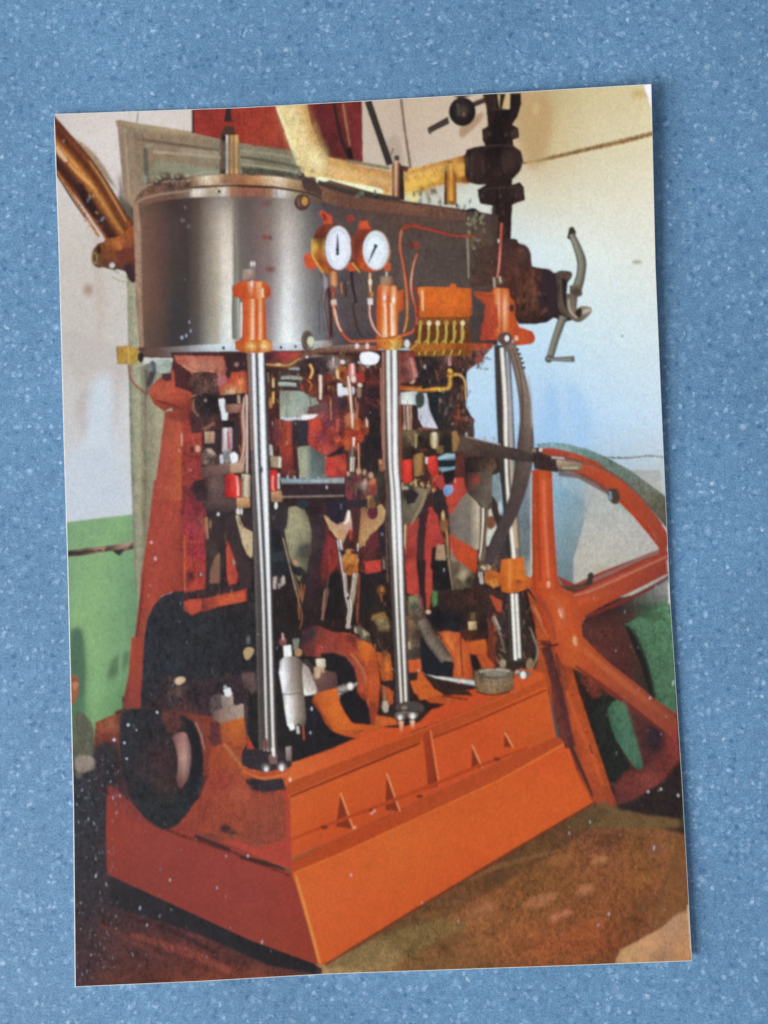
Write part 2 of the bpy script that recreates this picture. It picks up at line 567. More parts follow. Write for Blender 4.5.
# pale patches and runs on the plaster
part('printed_wall', 'plaster_stain#0')
P('398,135 404,175 396,172 383,150', 'b9a593', sm=1, f=3)
part('printed_wall', 'plaster_stain#1')
P('461,126 482,112 480,122 462,138', 'b09173', sm=1, f=2.0)
part('printed_wall', 'plaster_stain#2')
P('515,100 548,96 552,130 540,165 524,160', 'bd9a68', sm=1, f=7, op=.8)
part('printed_wall', 'plaster_stain#3')
E(536, 109, 3, 7, 'cbb07c', f=3)
part('printed_wall', 'plaster_stain#4')
E(640, 94, 9, 4, 'c9ad76', f=4)
part('printed_wall', 'plaster_stain#5')
P('96,215 105,300 100,350 94,280', 'c3b5ad', sm=1, f=6)
part('printed_wall', 'plaster_stain#6')
E(88, 290, 5, 6, 'ab9182', f=4)
part('printed_wall', 'plaster_stain#7')
P('66,330 110,345 128,350 125,385 112,372 95,370 80,385 66,360', 'beb5b0', sm=1, f=7, op=.7)
part('printed_wall', 'plaster_stain#8')
P('84,388 96,398 92,430 82,436 76,405', 'b8aeaa', sm=1, f=6, op=.7)
part('printed_wall', 'plaster_stain#9')
P('112,380 120,376 118,420 110,430', 'c0b6b2', sm=1, f=4, op=.7)
part('printed_wall', 'plaster_stain#10')
P('92,388 112,386 110,470 96,500 84,480', 'c9d3de', sm=1, f=9)
part('printed_wall', 'plaster_stain#11')
P('66,455 110,450 125,500 100,512 66,515', 'c3ccd8', sm=1, f=7)
part('printed_wall', 'plaster_stain#12')
P('545,400 556,380 562,450 545,446', '9cc6ee', sm=1, f=8, op=.7)
part('printed_wall', 'plaster_stain#13')
P('566,385 586,400 592,445 574,448', 'a2caf0', sm=1, f=8, op=.7)
part('printed_wall', 'plaster_stain#14')
part('printed_wall', 'plaster_stain#15')
E(637, 262, 5, 2, 'b4a99c', f=2.0)
part('printed_wall', 'plaster_stain#16')
E(622, 336, 1.2, 1.2, '9a8f86', f=1)
part('printed_wall', 'plaster_stain#17')
E(575, 355, 12, 5, 'c4e0f0', f=5)

MOT = 0.22
part('printed_wall', 'green_dado', 'green painted lower band of the wall, left of the engine')
TONE = (0.96, 0.90, 0.95)
P('60,523 100,518 145,513 140,560 135,700 140,770 60,770',
  'G 60,75,95,120,140 / 515: 76a873 7fb47a 82b47e 88bd7a 7da878 / 560: 76a873 82b47e 88bd7a 7fb47a 6fa372 / 620: 6da468 88bd7a 88bd7a 76a873 6a9a6a / '
  '660: 4a7656 6aa067 88bd7a 7aae78 6a9a6a / 720: 3f6448 5a9259 7fb574 5a9259 6ea267 / 760: 3a5a44 40644a 4a7550 456e4c 456e4c', f=1.5)
P('112,660 130,650 126,668 108,680', '5a8458', sm=1, f=4)
P('70,640 82,632 84,690 72,700', '3f5c44', sm=1, f=5)
P('68,645 76,628 82,640 85,690 84,740 70,740', '4f7a5a', sm=1, f=3, op=.8)
T('122,540 123,600 120,680', (3, 5, 3), '78ac78', f=3)
T('140,545 141,600 136,660', (3, 4, 3), '6a9a6a', f=3)
TONE = (1.0, 1.0, 1.0)
part('printed_wall', 'dado_rail')
V(50, 480, 3.84)
P('65,272 130,262 240,250 330,235 375,225 375,258 330,262 262,282 240,272 130,290 65,295', '70,285:3c2c2a 110,268:6f5a4a 110,282:3a2c28 200,262:9b7a68 220,272:4a3630 300,245:b0907e 310,258:4a3632 360,240:b07a66')
P('240,272 290,262 268,292 255,285', '33302a')
T('65,282 140,276 200,270', 5, '2c2222')
part('printed_wall', 'green_patch')
V(0, 0, 1)
P('618,612 640,604 668,600 672,760 640,745 600,740 595,700 600,640',
  'G 600,625,650,670 / 600: 3f5c44 3f5c44 427050 3f6b4a / 660: 2f4a38 33503c 3a6448 366a44 / 720: 50504a 3c4a44 2c4a38 2c4a38 / 760: 333333 333333 333333 333333', f=1)

part('printed_wall', 'door_frame', 'weathered wooden door frame printed behind the cylinder')
# vertical jamb
P('117,122 160,130 162,190 140,196 140,250 128,245', 'G 117,128,138,150,162 / 120: 8d7a68 97806c a08a72 9b846c 98826c / 200: 8f7c68 9b8068 a58972 99866c 8f7f68 / 250: 8a7c68 94806c 9b856f 9b8a72 948468')
P('127,275 141,275 143,365 131,362', '9a9880')
P('126,230 141,235 141,400 150,480 150,580 137,590 133,500 129,400', 'G 125,133,139,145,152 / 240: 8f8872 a39f86 b0a98f a49b83 8f8872 / 400: 8c8b74 9c9b82 a5a488 8f8a70 a9a488 / 560: 7a7860 86856c 928f76 8a8268 8a8268', mot=.5)
T('131,355 132,450 137,590', 3, '7b7a66 8f8f78', mot=.5)
P('140,366 152,362 175,362 176,400 158,440 152,500 147,580 142,520', 'G 140,148,155,176 / 360: 8d8b75 6a6a66 8a9288 7d867c / 420: 9c967c 70634f a8a184 a8a184 / 560: 8a8268 6a5c48 8a8068 8a8068', mot=.5)
T('146,370 148,450 146,520', 2.2, '5f5848', mot=.5)
T('155,400 153,470 150,530', 1.8, '6a604c', mot=.4)
T('158,400 157,440', 3, 'b0a88c', mot=.4)
# head of the frame
V(110, 100, 7.68)
P('40,160 70,150 210,178 400,205 640,245 820,262 1150,330 1400,390 1400,560 1150,500 760,560 600,640 300,660 90,300',
  'G 50,200,400,800,1200,1400 / 160: 9c8a70 a08c70 a08d72 a18d78 a08c72 9a8a70 / 230: 9a8370 ab987c b09a78 a68e74 948268 93856c / 300: 917862 8f6f5e 9b8064 a58e74 8f7f68 8c8068 / '
  '380: 957c66 9c7f66 a4866e b0947c 9a8c74 8f8672 / 470: 8d7a60 8a7a60 a0856a a58a70 8f8672 85806c / 560: 8d8266 8a8a72 94997e a0aa90 7f8470 7f7a68', mot=.3)
P('640,245 800,262 1150,330 1500,420 1600,640 1500,700 600,700', 'G 600,800,1000,1200,1400,1600 / 245: a88c74 a48c74 a0886c 8a7a60 8a8068 8a8068 / 330: 94785f 8f806c 8f806c 8a7c64 7f7258 6a6450 / 420: 9a8a74 9a9c84 989c84 8a9078 7a7c64 6a6a54 / 500: a89078 9a8a70 8c8468 7a7458 8a9480 8a9480 / 600: 8f9278 8f9a84 8a9a88 7a7c68 5a5a4c 6a7468 / 700: 6a5c50 5c5044 5a5048 4a443c 4a443c 4a443c', mot=.4)
T('180,300 360,325 560,350 780,385', (14, 22, 22, 24), '7d6655 8a6f5c', mot=.4)
T('330,430 520,415 600,410', (10, 24, 10), '93805f 8a7a5c', mot=.4)
T('270,350 340,345', 26, 'a8a68c')
P('500,380 580,370 800,400 1100,450 1100,490 800,430 560,400', 'b3a38c', f=2)
P('325,480 400,470 560,490 820,540 1000,570 1000,600 820,580 560,560 440,560 330,590', 'G 325,500,700,1000 / 470: 8f9880 9aa184 a2ad92 9aa08c / 600: 8a8a70 8f9278 97a389 8a9080', f=2)
T('283,370 285,500 290,640', (26, 34, 34), '6d6458 5c5a52 7d7260', mot=.4)
T('268,560 268,640', 22, 'a0ac9c')
T('172,225 180,260 195,290', (8, 12, 6), '6f5746', mot=.4)
T('218,95 210,150 205,182', (7, 9, 6), '8f8578')
T('150,95 160,160', 5, 'c0b4ac')
P('70,560 100,700 95,770 80,770', '5a4c40', f=3, sm=1)

part('printed_red_panel', None, 'dark red boarded panel at the top edge of the print')
V(0, 0, 1)
P('192,105 300,100 362,99 363,164 330,160 300,152 255,146 215,138 193,133',
  'G 192,215,240,290,320,345,362 / 100: 8f2f2a 9c362e 9a3328 98342a 5e2024 7a2a28 6f2423 / 130: 9a352c 8f2c26 9c3426 a8442e 5c2226 6f2626 7a2a2c / 165: 8a3028 86302a 8c3226 90402c 4c2222 5a2426 7a2c34', mot=.6)
T('193,110 193,133', 2.0, '3c1c18')
T('285,110 286,128', 1.0, '7a2822')
part('printed_red_panel', 'dark_rod')
T('334,103 342,140 352,162', (3, 4, 3), '2c1a1a 3c2422')
T('343,104 348,135 350,146', (2, 2, 1.2), '9a6a4c')
T('349,148 351,160', 5, '1f1615')
part('printed_wall', 'slanting_strap')
T('368,101 379,133 390,165', (7, 6.5, 7), '2a2220 3a302c 2a2220')

# -------- dark-shadowed brass pipe, upper left
part('printed_copper_pipe', None, 'shiny brown copper pipe at the left edge of the print')
V(40, 70, 3.84)
P('120,270 170,285 240,360 300,470 318,520 316,600 340,680 370,700 372,560 330,500', 'G 120,200,300,372 / 270: b29a80 a58a70 9a8a6c 8a7a60 / 500: a08468 9c7f62 8c8068 3a302c / 700: 6a5040 6a5040 5a4a3c 332826', f=2, sm=1, mot=.4)
P('300,480 345,540 358,600 355,700 330,640 312,560', '5b5348', f=3, sm=1)
T('-40,180 52,285 130,370 200,460 265,560 350,690', (150, 150, 142, 132, 122, 130),
  '8a4424 5a2c1a 3c1f19 4e2a1c 8a4a24 c07a3c 7a3a1c 4a241a 4e2018 6b3424|9c5028 4c2418 32201e 5b2f1a a05c2c d09048 8a4a1f 4c261a 8a4826 5c2e1a|b8733a 3a1f1c 3a2020 3f2018 6b3a1e a0642c 5a2c1a 7a421f 8a4c22 4c2c1c', mot=.5)
T('62,385 110,460 165,545 225,640', 9, 'b8763c 9a5a2c|c58048 a86a34', mot=.7)
T('150,440 185,510 215,560', (26, 34, 20), '2e1b1a', f=2.5, mot=.8)
P('60,290 75,305 105,345 95,352 66,318', 'd8b48c', f=1.2, sm=1)
T('110,360 150,400 210,455', (4, 12, 4), 'd89a58', f=1.4)
T('190,350 250,440 330,580', (3, 6, 3), 'b8864c', f=1.4)
T('58,390 120,490 175,570', (4, 6, 4), '3a1c14', f=1)
T('55,215 56,300', 8, 'a05a38')
dabs(150, 470, 250, 620, ['3a2222', '8aa0b8', '2a1a1a', 'b8926a', '6a341c'], 18, (0.7, 1.6), (1, 2), (30, 90), 3, tile=True)
part('printed_copper_pipe', 'flange')
P('205,690 225,672 240,690 250,650 300,640 372,600 372,768 300,766 255,755 222,760 198,735', 'G 200,240,300,372 / 640: 7a4424 8a4a24 a05828 8a4422 / 700: 4c3020 7c4424 9c5020 7a3c20 / 768: 6a4430 5a3828 6a3828 4c2a20', sm=1, mot=.6)
V(50, 240, 5.12)
P('215,70 240,20 300,0 440,0 440,160 380,140 330,155 270,140 235,125', 'G 215,260,330,400,440 / 0: 6a4024 7a4a2a a8602c 9a5230 7a4028 / 60: 5c4022 6a3c20 8f4c22 7c3c28 5c2e28 / 150: 8f7c58 6a4430 54382e 42282a 3c2426', sm=0, mot=.6)
E(228, 92, 16, 32, '8a7244', mot=.5)
E(228, 92, 8, 22, '4c3820')
E(250, 50, 12, 22, '2f201a', f=.8)
E(318, 130, 14, 14, 'c9c2ca', f=.9)
P('305,145 400,200 435,215 435,180 380,190 340,160', '8d8d68', sm=1, f=1)
P('380,130 440,150 436,215 405,205', '3b262a', sm=1)
P('330,60 420,40 440,100 360,110', '6b3426', sm=1, f=2)
T('345,10 360,50', 16, 'b86c34')
T('318,190 355,208 390,215', 8, 'aeb08a')

# -------- lagged steam pipe across the top
part('printed_lagged_pipe', None, 'pipe wrapped in yellowed lagging above the cylinders')
V(200, 70, 3.84)
P('290,138 410,128 425,200 460,290 492,335 560,350 640,375 740,392 742,480 640,482 560,460 480,440 400,405 372,370 340,280',
  'G 290,340,400,500,600,740 / 130: e6cf96 e3c588 dcb070 d2a868 c8a060 c8a060 / 250: e8d29a e6cb86 e2bd7c cf9c60 c8a060 c8a060 / 350: e8e0a8 e6d494 e0bc78 c9a060 c98c4c c9944c / 420: eef0c8 ecdca0 e6c888 deb470 d89c50 d49c50 / 480: e0e8c8 e8f0d0 e8ecc0 e8d498 e6dc98 e8c870', mot=.5)
T('300,150 345,260 385,375 410,405', (8, 12, 14, 8), 'f0ecc0 ecdc9c', f=1.4)
P('455,425 520,440 600,460 600,488 520,476 465,455', 'c8e0cc', f=1.4)
P('480,445 600,468 650,480 640,492 560,484 475,462', '7d8c80', f=1.4)
P('440,190 470,270 495,335 480,340 455,320 430,240', 'b08c58', f=3.5, sm=1, mot=.4, op=.5)
P('410,300 470,340 490,360 485,400 440,420 410,380', 'e0c080', f=4, sm=1)
T('492,335 494,380 480,410', (3, 5, 3), 'c08c50', f=1.5)
P('500,350 570,362 540,410 505,400', 'dca860', sm=1, f=4)
T('560,350 640,362 730,378', (10, 12, 10), '8a7c60', f=1.6, mot=.5)
P('640,400 735,400 735,470 690,475 640,465', 'c88c48', f=4)
E(590, 405, 26, 20, 'd8a054', f=4)
P('450,410 560,430 690,455 690,475 560,462 455,436', 'f0f4cc', f=1.6, sm=1)
T('738,372 742,430 738,478', 9, 'e8f0cc b8c4a8')
part('printed_lagged_pipe', 'right_length', 'orange-yellow length of lagging ending at the valve')
V(360, 70, 3.84)
P('170,385 230,370 330,345 400,330 420,440 350,430 300,445 240,470 200,478 172,500',
  'G 170,230,300,350,420 / 330: b88c4c c09450 c89048 a86c30 9a5c2c / 400: d8a050 e0a84c e0a440 8c5424 b07028 / 440: c88c30 dca438 d8a040 b07828 b07828 / 490: e8e0a0 e0d890 d8c880 c0a060 9a8050', mot=.6)
T('178,400 260,375 335,355', (10, 12, 8), 'c08448', f=2)
P('175,430 240,420 300,405 300,425 240,450 178,470', 'e8b850', f=2, sm=1)
P('188,470 225,475 225,500 205,512 188,500', 'e0d898', f=1.4)
P('320,350 405,325 425,380 420,430 360,430', 'G 320,360,400 / 330: a86828 c8843c 9a5420 / 430: a87c28 b8842c 7a4420', f=1.4)
T('345,350 350,400', 18, '70401c', f=1.5)
T('400,330 412,380 418,430', (8, 22, 14), '4c2c22 7a4c30', f=1.5)
P('370,372 402,360 405,400 380,410', 'd89c40', sm=1, f=2)
# oil cups standing on the pipe
part('printed_brass_oiler', None, 'brass oiler standing behind the front cylinder')
V(200, 70, 3.84)
T('110,138 108,200', (16, 30), '2c2022 3c2a28')
P('95,215 128,215 140,250 76,250', '4a3428')
P('78,250 150,250 154,405 74,405', 'G 74,90,97,103,112,122,130,140,147,154 / 250: 6a4c3c 1f1818 1f1818 d8d4d0 7a4a28 c8965c 9a6c3c e0b874 a87c44 6a5438 / 405: 5a4438 1c1616 1c1616 e0dcd4 8a4c24 d0a868 8a5c34 e0b068 a87c40 7a6a48', f=.6)
part('printed_brass_oiler#2', None, 'brass oiler between the gauges and the lagged pipe')
V(360, 70, 3.84)
T('128,300 118,330', 4, '6a5c50')
T('142,330 142,350', 18, '3c3430 4a403a')
P('120,370 140,345 155,360 168,385 172,490 172,500 120,500', 'G 118,128,138,144,152,160,172 / 350: c88c50 6a3c24 d8b898 b07858 4a2824 2c1c1c 2c1c1c / 500: d0906c 8a3c20 c89c78 8c5430 3a2420 2a1a1c 2a1a1c')
P('155,365 190,372 180,395 160,385', '4c3428')
part('printed_brass_oiler#3', None, 'brass oiler against the end of the lagging')
P('325,372 350,355 362,390 370,410 372,520 322,518', 'G 320,330,340,350,360,373 / 370: 5a3420 4c2818 a86828 d89838 8a4c1c 5a3018 / 520: 4c2c1c 3c2218 c08034 e8ac38 b06c24 6a3c1c')

# -------- dark valve standing at the top right
part('printed_stop_valve', None, 'black cast iron stop valve at the top of the print')
V(360, 70, 3.84)
P('150,100 190,96 380,90 470,88 380,110 350,96', '4c3a34', f=1)
T('265,232 345,190', (22, 26), '2e2422 4a3c36 2a2020')
E(266, 235, 6, 14, '5a463c', rot=-20)
T('430,135 480,115', 20, '3a2a28 4c3832')
T('345,180 352,210', 12, 'c8c0a8')
E(393, 160, 52, 56, 'G 340,393,445 / 105: 2a2020 2c2222 1e1818 / 160: 1c1616 2c2020 1a1414 / 215: 241c1c 1e1616 181212')
E(392, 158, 26, 30, '2f2220', f=2)
T('375,130 380,175', 8, '4a4a42', f=1.5)
E(398, 168, 6, 10, '8a6c50', f=1.5)
P('470,90 520,84 548,95 548,150 575,150 575,90 618,88 620,130 605,180 585,210 608,222 612,260 588,268 590,290 618,310 628,350 615,390 585,420 585,440 612,430 630,450 634,500 600,512 585,520 580,650 508,650 508,520 460,510 452,480 470,460 486,440 455,442 415,432 402,400 400,330 410,305 440,295 480,290 470,268 468,228 490,215 485,150',
  'G 400,440,480,520,560,600,635 / 90: 33201c 33201c 3c2820 2a1a18 1a1212 1f1614 1f1614 / 200: 241a18 241a18 2c1c1a 1c1212 221614 2a1c18 2a1c18 / 320: 2a1c1a 33221e 241816 1a1212 1e1414 33221e 2a1c1a / 400: 2a1e1c 2c1e1c 2a1a18 2f1e1a 241816 2a1c18 2a1c18 / 480: 241a1a 2c2020 2f2220 241818 2a1c1a 3a2824 33221e / 650: 2a1a1a 33221e 33221e 33201e 2f1c1a 2f1c1a 2f1c1a', mot=.9)
P('529,92 545,95 548,148 536,150', 'cdb07c', f=.7)
P('548,100 575,98 568,150 552,150', 'cdb07c', f=1.2)
P('537,92 560,90 545,150 535,150', '2a1a16', f=1)
P('450,460 500,430 530,525 462,514', '281c1a', f=1)
E(572, 360, 40, 58, '2c1c1a', f=3)
E(596, 245, 12, 18, '3a2a22', f=2)
E(455, 370, 30, 55, '352420', f=4)
T('515,520 515,650', 6, '4a3430', f=1)
T('570,520 572,645', 8, '241616', f=1)
dabs(490, 230, 590, 640, ['3f2b26', '1a1111', '4a3630', '241818', '120c0c'], 40, (0.9, 2.2), (1, 2.2), (0, 180), 11, tile=True)

part('printed_throttle_valve', None, 'brown cast throttle valve body beside the hand crank')
V(500, 210, 4.267)
P('0,120 65,122 78,138 100,155 130,185 138,240 160,245 200,250 230,268 268,262 300,262 305,290 290,310 285,350 290,420 310,470 270,480 230,460 200,480 150,488 80,488 40,420 0,300',
  'G 0,60,110,170,220,290 / 130: 2e1d1a 35221f 35221f 33221f 33221f 33221f / 220: 3a231f 4f2e26 5a362c 3a2622 33221f 2f2020 / 300: 3c241e 5c3426 4a2a22 3c2620 2a1c1c 2f2624 / 400: 4a2a20 4a2c22 5a3426 54342a 2a1e1c 2c2422 / 480: 4a2a20 33221e 3a241e 2c1e1c 2a1e1c 2a2220', mot=.9)
P('245,262 300,262 308,285 285,300 265,290 250,330 262,400 300,455 260,440 240,380 238,310', '55443a', sm=1, mot=.5)
T('262,300 262,350 272,410 310,460', (8, 14, 16, 12), '6a5a4c 3a2c28', f=1)
T('140,250 150,330 140,430', (6, 14, 6), '6a402e', f=3, mot=1)
T('190,260 198,350 190,450', (6, 20, 6), '231818', f=3, mot=1)
E(60, 180, 26, 40, '5f382c', f=5)
E(105, 350, 22, 60, '5f3828', f=5)
E(88, 196, 44, 52, '40282a', f=1.3); E(90, 190, 26, 34, '54382f', f=5)
E(205, 360, 44, 108, '33242a', f=2); T('100,290 104,360 98,430', (6, 10, 6), '2a1c1c', f=3)
T('20,180 100,170', 8, '6a463a', f=2)
dabs(10, 250, 200, 460, ['6b4030', '241716', '3a231d', '7a4a34', '1c1212'], 46, (1, 2.4), (1, 2.4), (50, 120), 12, tile=True)
T('10,130 75,132', 12, '3a2622')

part('printed_hand_crank', None, 'grey steel hand crank with a small turned handle')
P('285,120 295,75 312,70 325,92 320,125 300,128', '3a2e28')
T('305,105 330,160 348,220 345,275 330,330', (26, 34, 40, 38, 44), '3f3c36 8f8f80 7f7f72 4a4740|4a463f 8a8678 6f6b60 3f3a34')
P('296,322 350,318 352,365 332,372 325,440 298,430', '6a5c4c', f=1)
P('285,360 312,370 320,430 345,410 385,415 392,435 370,460 340,478 310,470 290,420', 'G 285,330,392 / 360: 5c5044 7a6c58 5a4c40 / 430: 6a5c50 8a7c68 9a907c / 475: 5a4a40 6a5a4a 4c4038', sm=1)
T('330,445 365,432 385,425', (10, 16, 10), 'b8b0a0', f=1.4)
T('270,455 240,540 212,635', (36, 32, 30), '4a4640 8f8c7c 6f6c60 4f4a44')
E(208, 636, 17, 17, '5a5048')
E(206, 634, 7, 7, '8f867a', f=1)
T('215,636 260,637 318,636', (14, 20, 26), '54504a 8f8f8a 4a4642')
E(310, 636, 8, 13, '6a605a')
E(335, 440, 16, 24, '33281f', f=1.6, rot=20)
T('292,380 300,430 330,462', (6, 10, 6), 'a89c88', f=1.3)
E(325, 350, 22, 16, '4c4236', f=2)
# ================================================================== CYLINDERS
MOT = 0.3
part('printed_cylinder_block', None, 'dark rear cylinder block behind the front cylinder')
V(0, 0, 1)
P('300,190 330,180 400,200 470,210 498,215 498,345 300,352', 'G 300,320,345,400,470,498 / 185: 5a4438 6a4a3c 6a4a3a 5f4234 5a4236 4a3630 / 205: 50454a 4f4448 50403c 5c4034 60453a 4a3630 / '
  '240: 6a6468 57525a 4a4548 4a4240 463f3c 3c302e / 300: 88868c 6a686e 4f4a50 554c4a 4a4442 402e2c / 350: 8a8a90 66646a 4a4048 4a3e3e 4a3c3a 402e2c', mot=.5)
P('318,186 348,196 420,206 478,213 478,222 420,216 345,208 318,200', 'G 318,350,420,478 / 186: 8a6048 5a3a30 8a5a44 7a5444 / 222: 6a463a 7a5040 6a4638 5a4038', mot=.6)
T('318,182 352,192 400,199', (4, 6, 4), '3a3028 4c4038')
dabs(350, 190, 380, 197, ['1f1818', '3c3430', '6a6a58'], 14, (1.2, 2.4), (1, 1.4), (0, 180), 4)
dabs(412, 188, 440, 205, ['3a302a', '5a4a3c', '2a201e', 'a8a488'], 16, (1.4, 3), (1, 1.6), (60, 120), 5)
dabs(440, 200, 470, 212, ['2a201e', '4a3a30', '1f1818'], 10, (1.2, 2.2), (1, 1.6), (60, 120), 6)
part('printed_cylinder_block', 'rust_spot')
V(400, 190, 5.12)
P('340,100 380,92 410,115 415,140 395,135 345,120', '2a2220', sm=1)
P('345,120 400,135 440,170 470,190 470,330 400,330 345,300', '4a3c34', sm=1, mot=.8)
dabs(345, 120, 440, 320, ['8f8d72', '77745c', 'a5a388', '5c5444', '8a8468'], 34, (1.2, 2.8), (1, 1.6), (0, 180), 7, tile=True)
T('345,240 350,330 352,450', (8, 10, 6), 'a8a48c 7f7a68', f=1)
T('375,220 420,245 470,275', (8, 10, 6), '4a3028 6a4838', f=1)
P('360,310 500,270 600,260 600,700 470,700 470,480 360,500', 'G 360,420,500,600 / 270: 4a3c38 3f302c 3f2a28 3f2a28 / 400: 4a3a36 3f2c28 4a2c26 5a3428 / 520: 402c2a 35201e 5a2c22 4a2a22 / 700: 4a2822 3a201e 4a2a22 3a221e', mot=.8)
V(0, 0, 1)
part('printed_cylinder', 'end_cover')
# flange on top of the front cylinder
P('133,205 140,190 150,182 178,178 205,174 250,174 290,178 312,186 320,196 322,212 300,205 280,197 220,194 190,198 150,202',
  'G 133,160,185,205,222,240,262,285,300,322 / 176: 6a4c40 6a4c44 7a6050 b09878 e0cdb0 a07858 a87454 d0b898 8a6c50 5f443a / 186: 7a5444 66443c 6f5248 7a5a48 b89c80 6a4030 5a342a 7a5444 6a4a3a 543c36 / 200: 8a6450 7a5848 7a5c4c b4a490 c8bca4 8a5c44 a4684c b0a498 7a6454 5a4644', mot=.5, grid=3)
T('182,184 205,182 250,181 290,184 312,190', (2, 3, 3, 3, 2), '5a3a2c 3a2420', f=.9)
P('146,184 160,180 178,181 180,186 150,190', '4c3830', f=1)
V(110, 100, 7.68)
dabs(380, 560, 590, 640, ['4a3a34', '5c4a40', '2f2624', '6a5444'], 12, (1.4, 2.6), (1, 1.5), (60, 120), 8, tile=True)
E(430, 590, 40, 36, '453630', f=1.4)
E(530, 590, 45, 30, '5a483c', f=2)
V(200, 70, 3.84)
dabs(270, 380, 440, 420, ['2f2826', '4a4036', '6a6450', '3a2c28'], 16, (1.2, 2.4), (1, 1.6), (0, 180), 9, tile=True)
part('printed_cylinder', None, 'polished steel clad front cylinder with a bright vertical gleam')
V(0, 0, 1)
V(40, 70, 2.56)
TONE = (1.03, 1.0, 0.97)
P('241,340 262,328 390,322 480,320 600,323 680,330 722,345 742,400 742,722 600,724 480,724 340,733 262,736 246,600',
  'G 241,252,270,300,340,375,405,435,455,470,488,497,512,535,560,590,612,625,640,655,680,705,742 / '
  '330: 4a3832 644a40 5c4a3c 54403a 3f3030 433638 54443e 7a706c 8c847e 928a82 8a8078 786e66 625a56 5c5450 6a5c5a 7a706c 8a8580 96908a 948e88 8a8680 686466 545054 545054 / '
  '400: 4a3832 745c4c 6c5044 5f4640 4a3c3e 433638 5a5048 8e857c b0a89e ccc6be c6beb4 8a827a 686060 665c5c 766462 827470 a09a98 b8b4b2 bab4b2 a8a4a2 7e7c7c 605c60 585458 / '
  '500: 4a3832 745c4c 6c5044 5f4640 463a38 3c3838 5c504c 928a80 b4aca0 d4d0c8 dcd8d0 98948c 6c6862 686060 746466 847878 a8a4a6 c4c4c8 ccccce b4b4b6 8a888a 6a686c 605c60 / '
  '600: 4a3832 6f5746 6c5044 5f4640 3c3a3c 3a3838 5a504c 8e8a80 aca89a d0d0cc e4e8e8 acaca4 6e6c66 66625e 746a6c 8a8086 b4b8be dce4ec dce4ee bcc2ca 8e9094 6e6e74 606068 / '
  '690: 4a3832 6a5040 5c4a42 54443e 3a3438 3a3838 545054 96968e aaaaa0 ccd8dc e0ecf0 c0c8c8 78786f 686660 7a7076 989298 ccd4dc e8f2fa e8f2fa ccd6de a0a6aa 747880 60626a / '
  '725: 4a3832 60453a 60453a 54443e 3c3a3c 3f3c42 5a5458 8c9094 a8acb0 c4d0da dce8f0 c0c8c8 78786f 686660 7a7076 989298 ccd4dc e8f2fa e8f2fa ccd6de a0a6aa 747880 60626a', mot=.22)
TONE = (1.0, 1.0, 1.0)
T('497,420 499,560 497,690', (2, 6, 8), '8a8a80 6c6c62', f=1.2)
for x, y, w in [(365, 385, 6), (380, 400, 4), (372, 352, 3)]:
    E(x, y, w, 5, '8a8a8c', f=1.6, op=.4)
V(0, 0, 1)
# flat steel band at the foot
P('142,349 200,345 240,343 300,342 332,340 332,352 300,354 240,356 190,357 150,358 142,356',
  'G 142,160,185,205,225,240,262,285,305,332 / 343: 6a5246 6a5248 8a8486 c2c8d0 dce8f0 d8e4ec 8a8a88 d8e4ec d0d8e0 8a8070 / 356: 5a4038 5f4640 7a7478 a4aab0 b8c4cc b0b8c0 7a7470 b4bcc4 a8a8a8 6a6050', mot=.25)
T('160,357 190,357 240,355.5 310,353', 1.6, '4a3430 6a5450', f=.6)
part('printed_cylinder', 'bolt_head')
for bx, by, br in [(223.5, 348, 1.6), (281, 347.5, 1.5), (295.5, 346.5, 1.3)]:
    E(bx, by, br, br * 1.2, '4a4448', f=.6)
V(40, 70, 2.56)
part('printed_cylinder', 'end_cover')
P('243,352 250,318 262,305 290,290 330,286 388,284 392,318 300,330 255,350', '250,340:8a6650 262,315:7a5a48 290,300:6a4a3e 330,295:5c443c 380,295:5a4238 300,320:7a5444 360,315:6a4a40', mot=.9)
P('243,352 252,330 300,316 390,304 480,300 600,304 690,318 722,336 722,352 690,336 600,326 480,323 390,326 300,336 256,352',
  'G 243,280,340,380,393,410,430,450,470,490,520,560,590,606,625,645,680,722 / 300: 8a6a54 8a5f4c 6f5044 8a7460 e0d4c8 e0d8cc b8a48c c0b098 dcd4c4 a87458 945a4a a06450 a87458 dcd4d0 dcd4d4 b0a488 7a6450 6a5448 / 350: 7a5c4a 7a5444 644a40 6a5850 c0b4a8 c0b8b0 a09484 9c9080 c0b8b0 905f50 7a5048 7f5a4c 8a6a5c a8a0a0 a8a0a0 8a8474 6a5848 5a4a44', f=.8, mot=.4)
T('385,303 480,296 600,301 690,316 722,332', (2, 4, 4, 4, 3), '3c2822 4a3028', f=.9)
P('383,300 388,280 402,271 480,266 600,271 690,287 722,306 722,325 690,312 600,297 480,291 400,296',
  'G 383,400,425,445,470,520,560,590,612,640,690,722 / 270: 7a5c48 a88c70 ecdcc4 d8c0a0 9c7458 a8704c c49064 e0c8a0 ecdcc4 c8ac80 8a6850 5a4438 / 312: 6a4c3c 8a6a50 c8ac8c b89870 7a5440 8a5438 9c6c44 b49068 c8a880 9c7c58 6a4c3c 4a3830', f=.8, mot=.4)
T('402,271 480,266 600,271 690,287', 1.6, '6a5444', f=.8)
T('606,305 606,324', 2, '6a4438', f=.8); T('574,303 574,322', 2, '6a4438', f=.8)
T('250,318 262,304 290,290 330,285 385,284', 3, 'a89078', f=1.2)
T('246,350 256,334 300,320 390,308', (3, 4, 3), '9a8470', f=1.4)
dabs(150, 179, 186, 184, ['3c2c28', '5c443a', '7a6050', '4a3830', '8a7058'], 40, (0.8, 2), (.7, 1.2), (0, 180), 31)
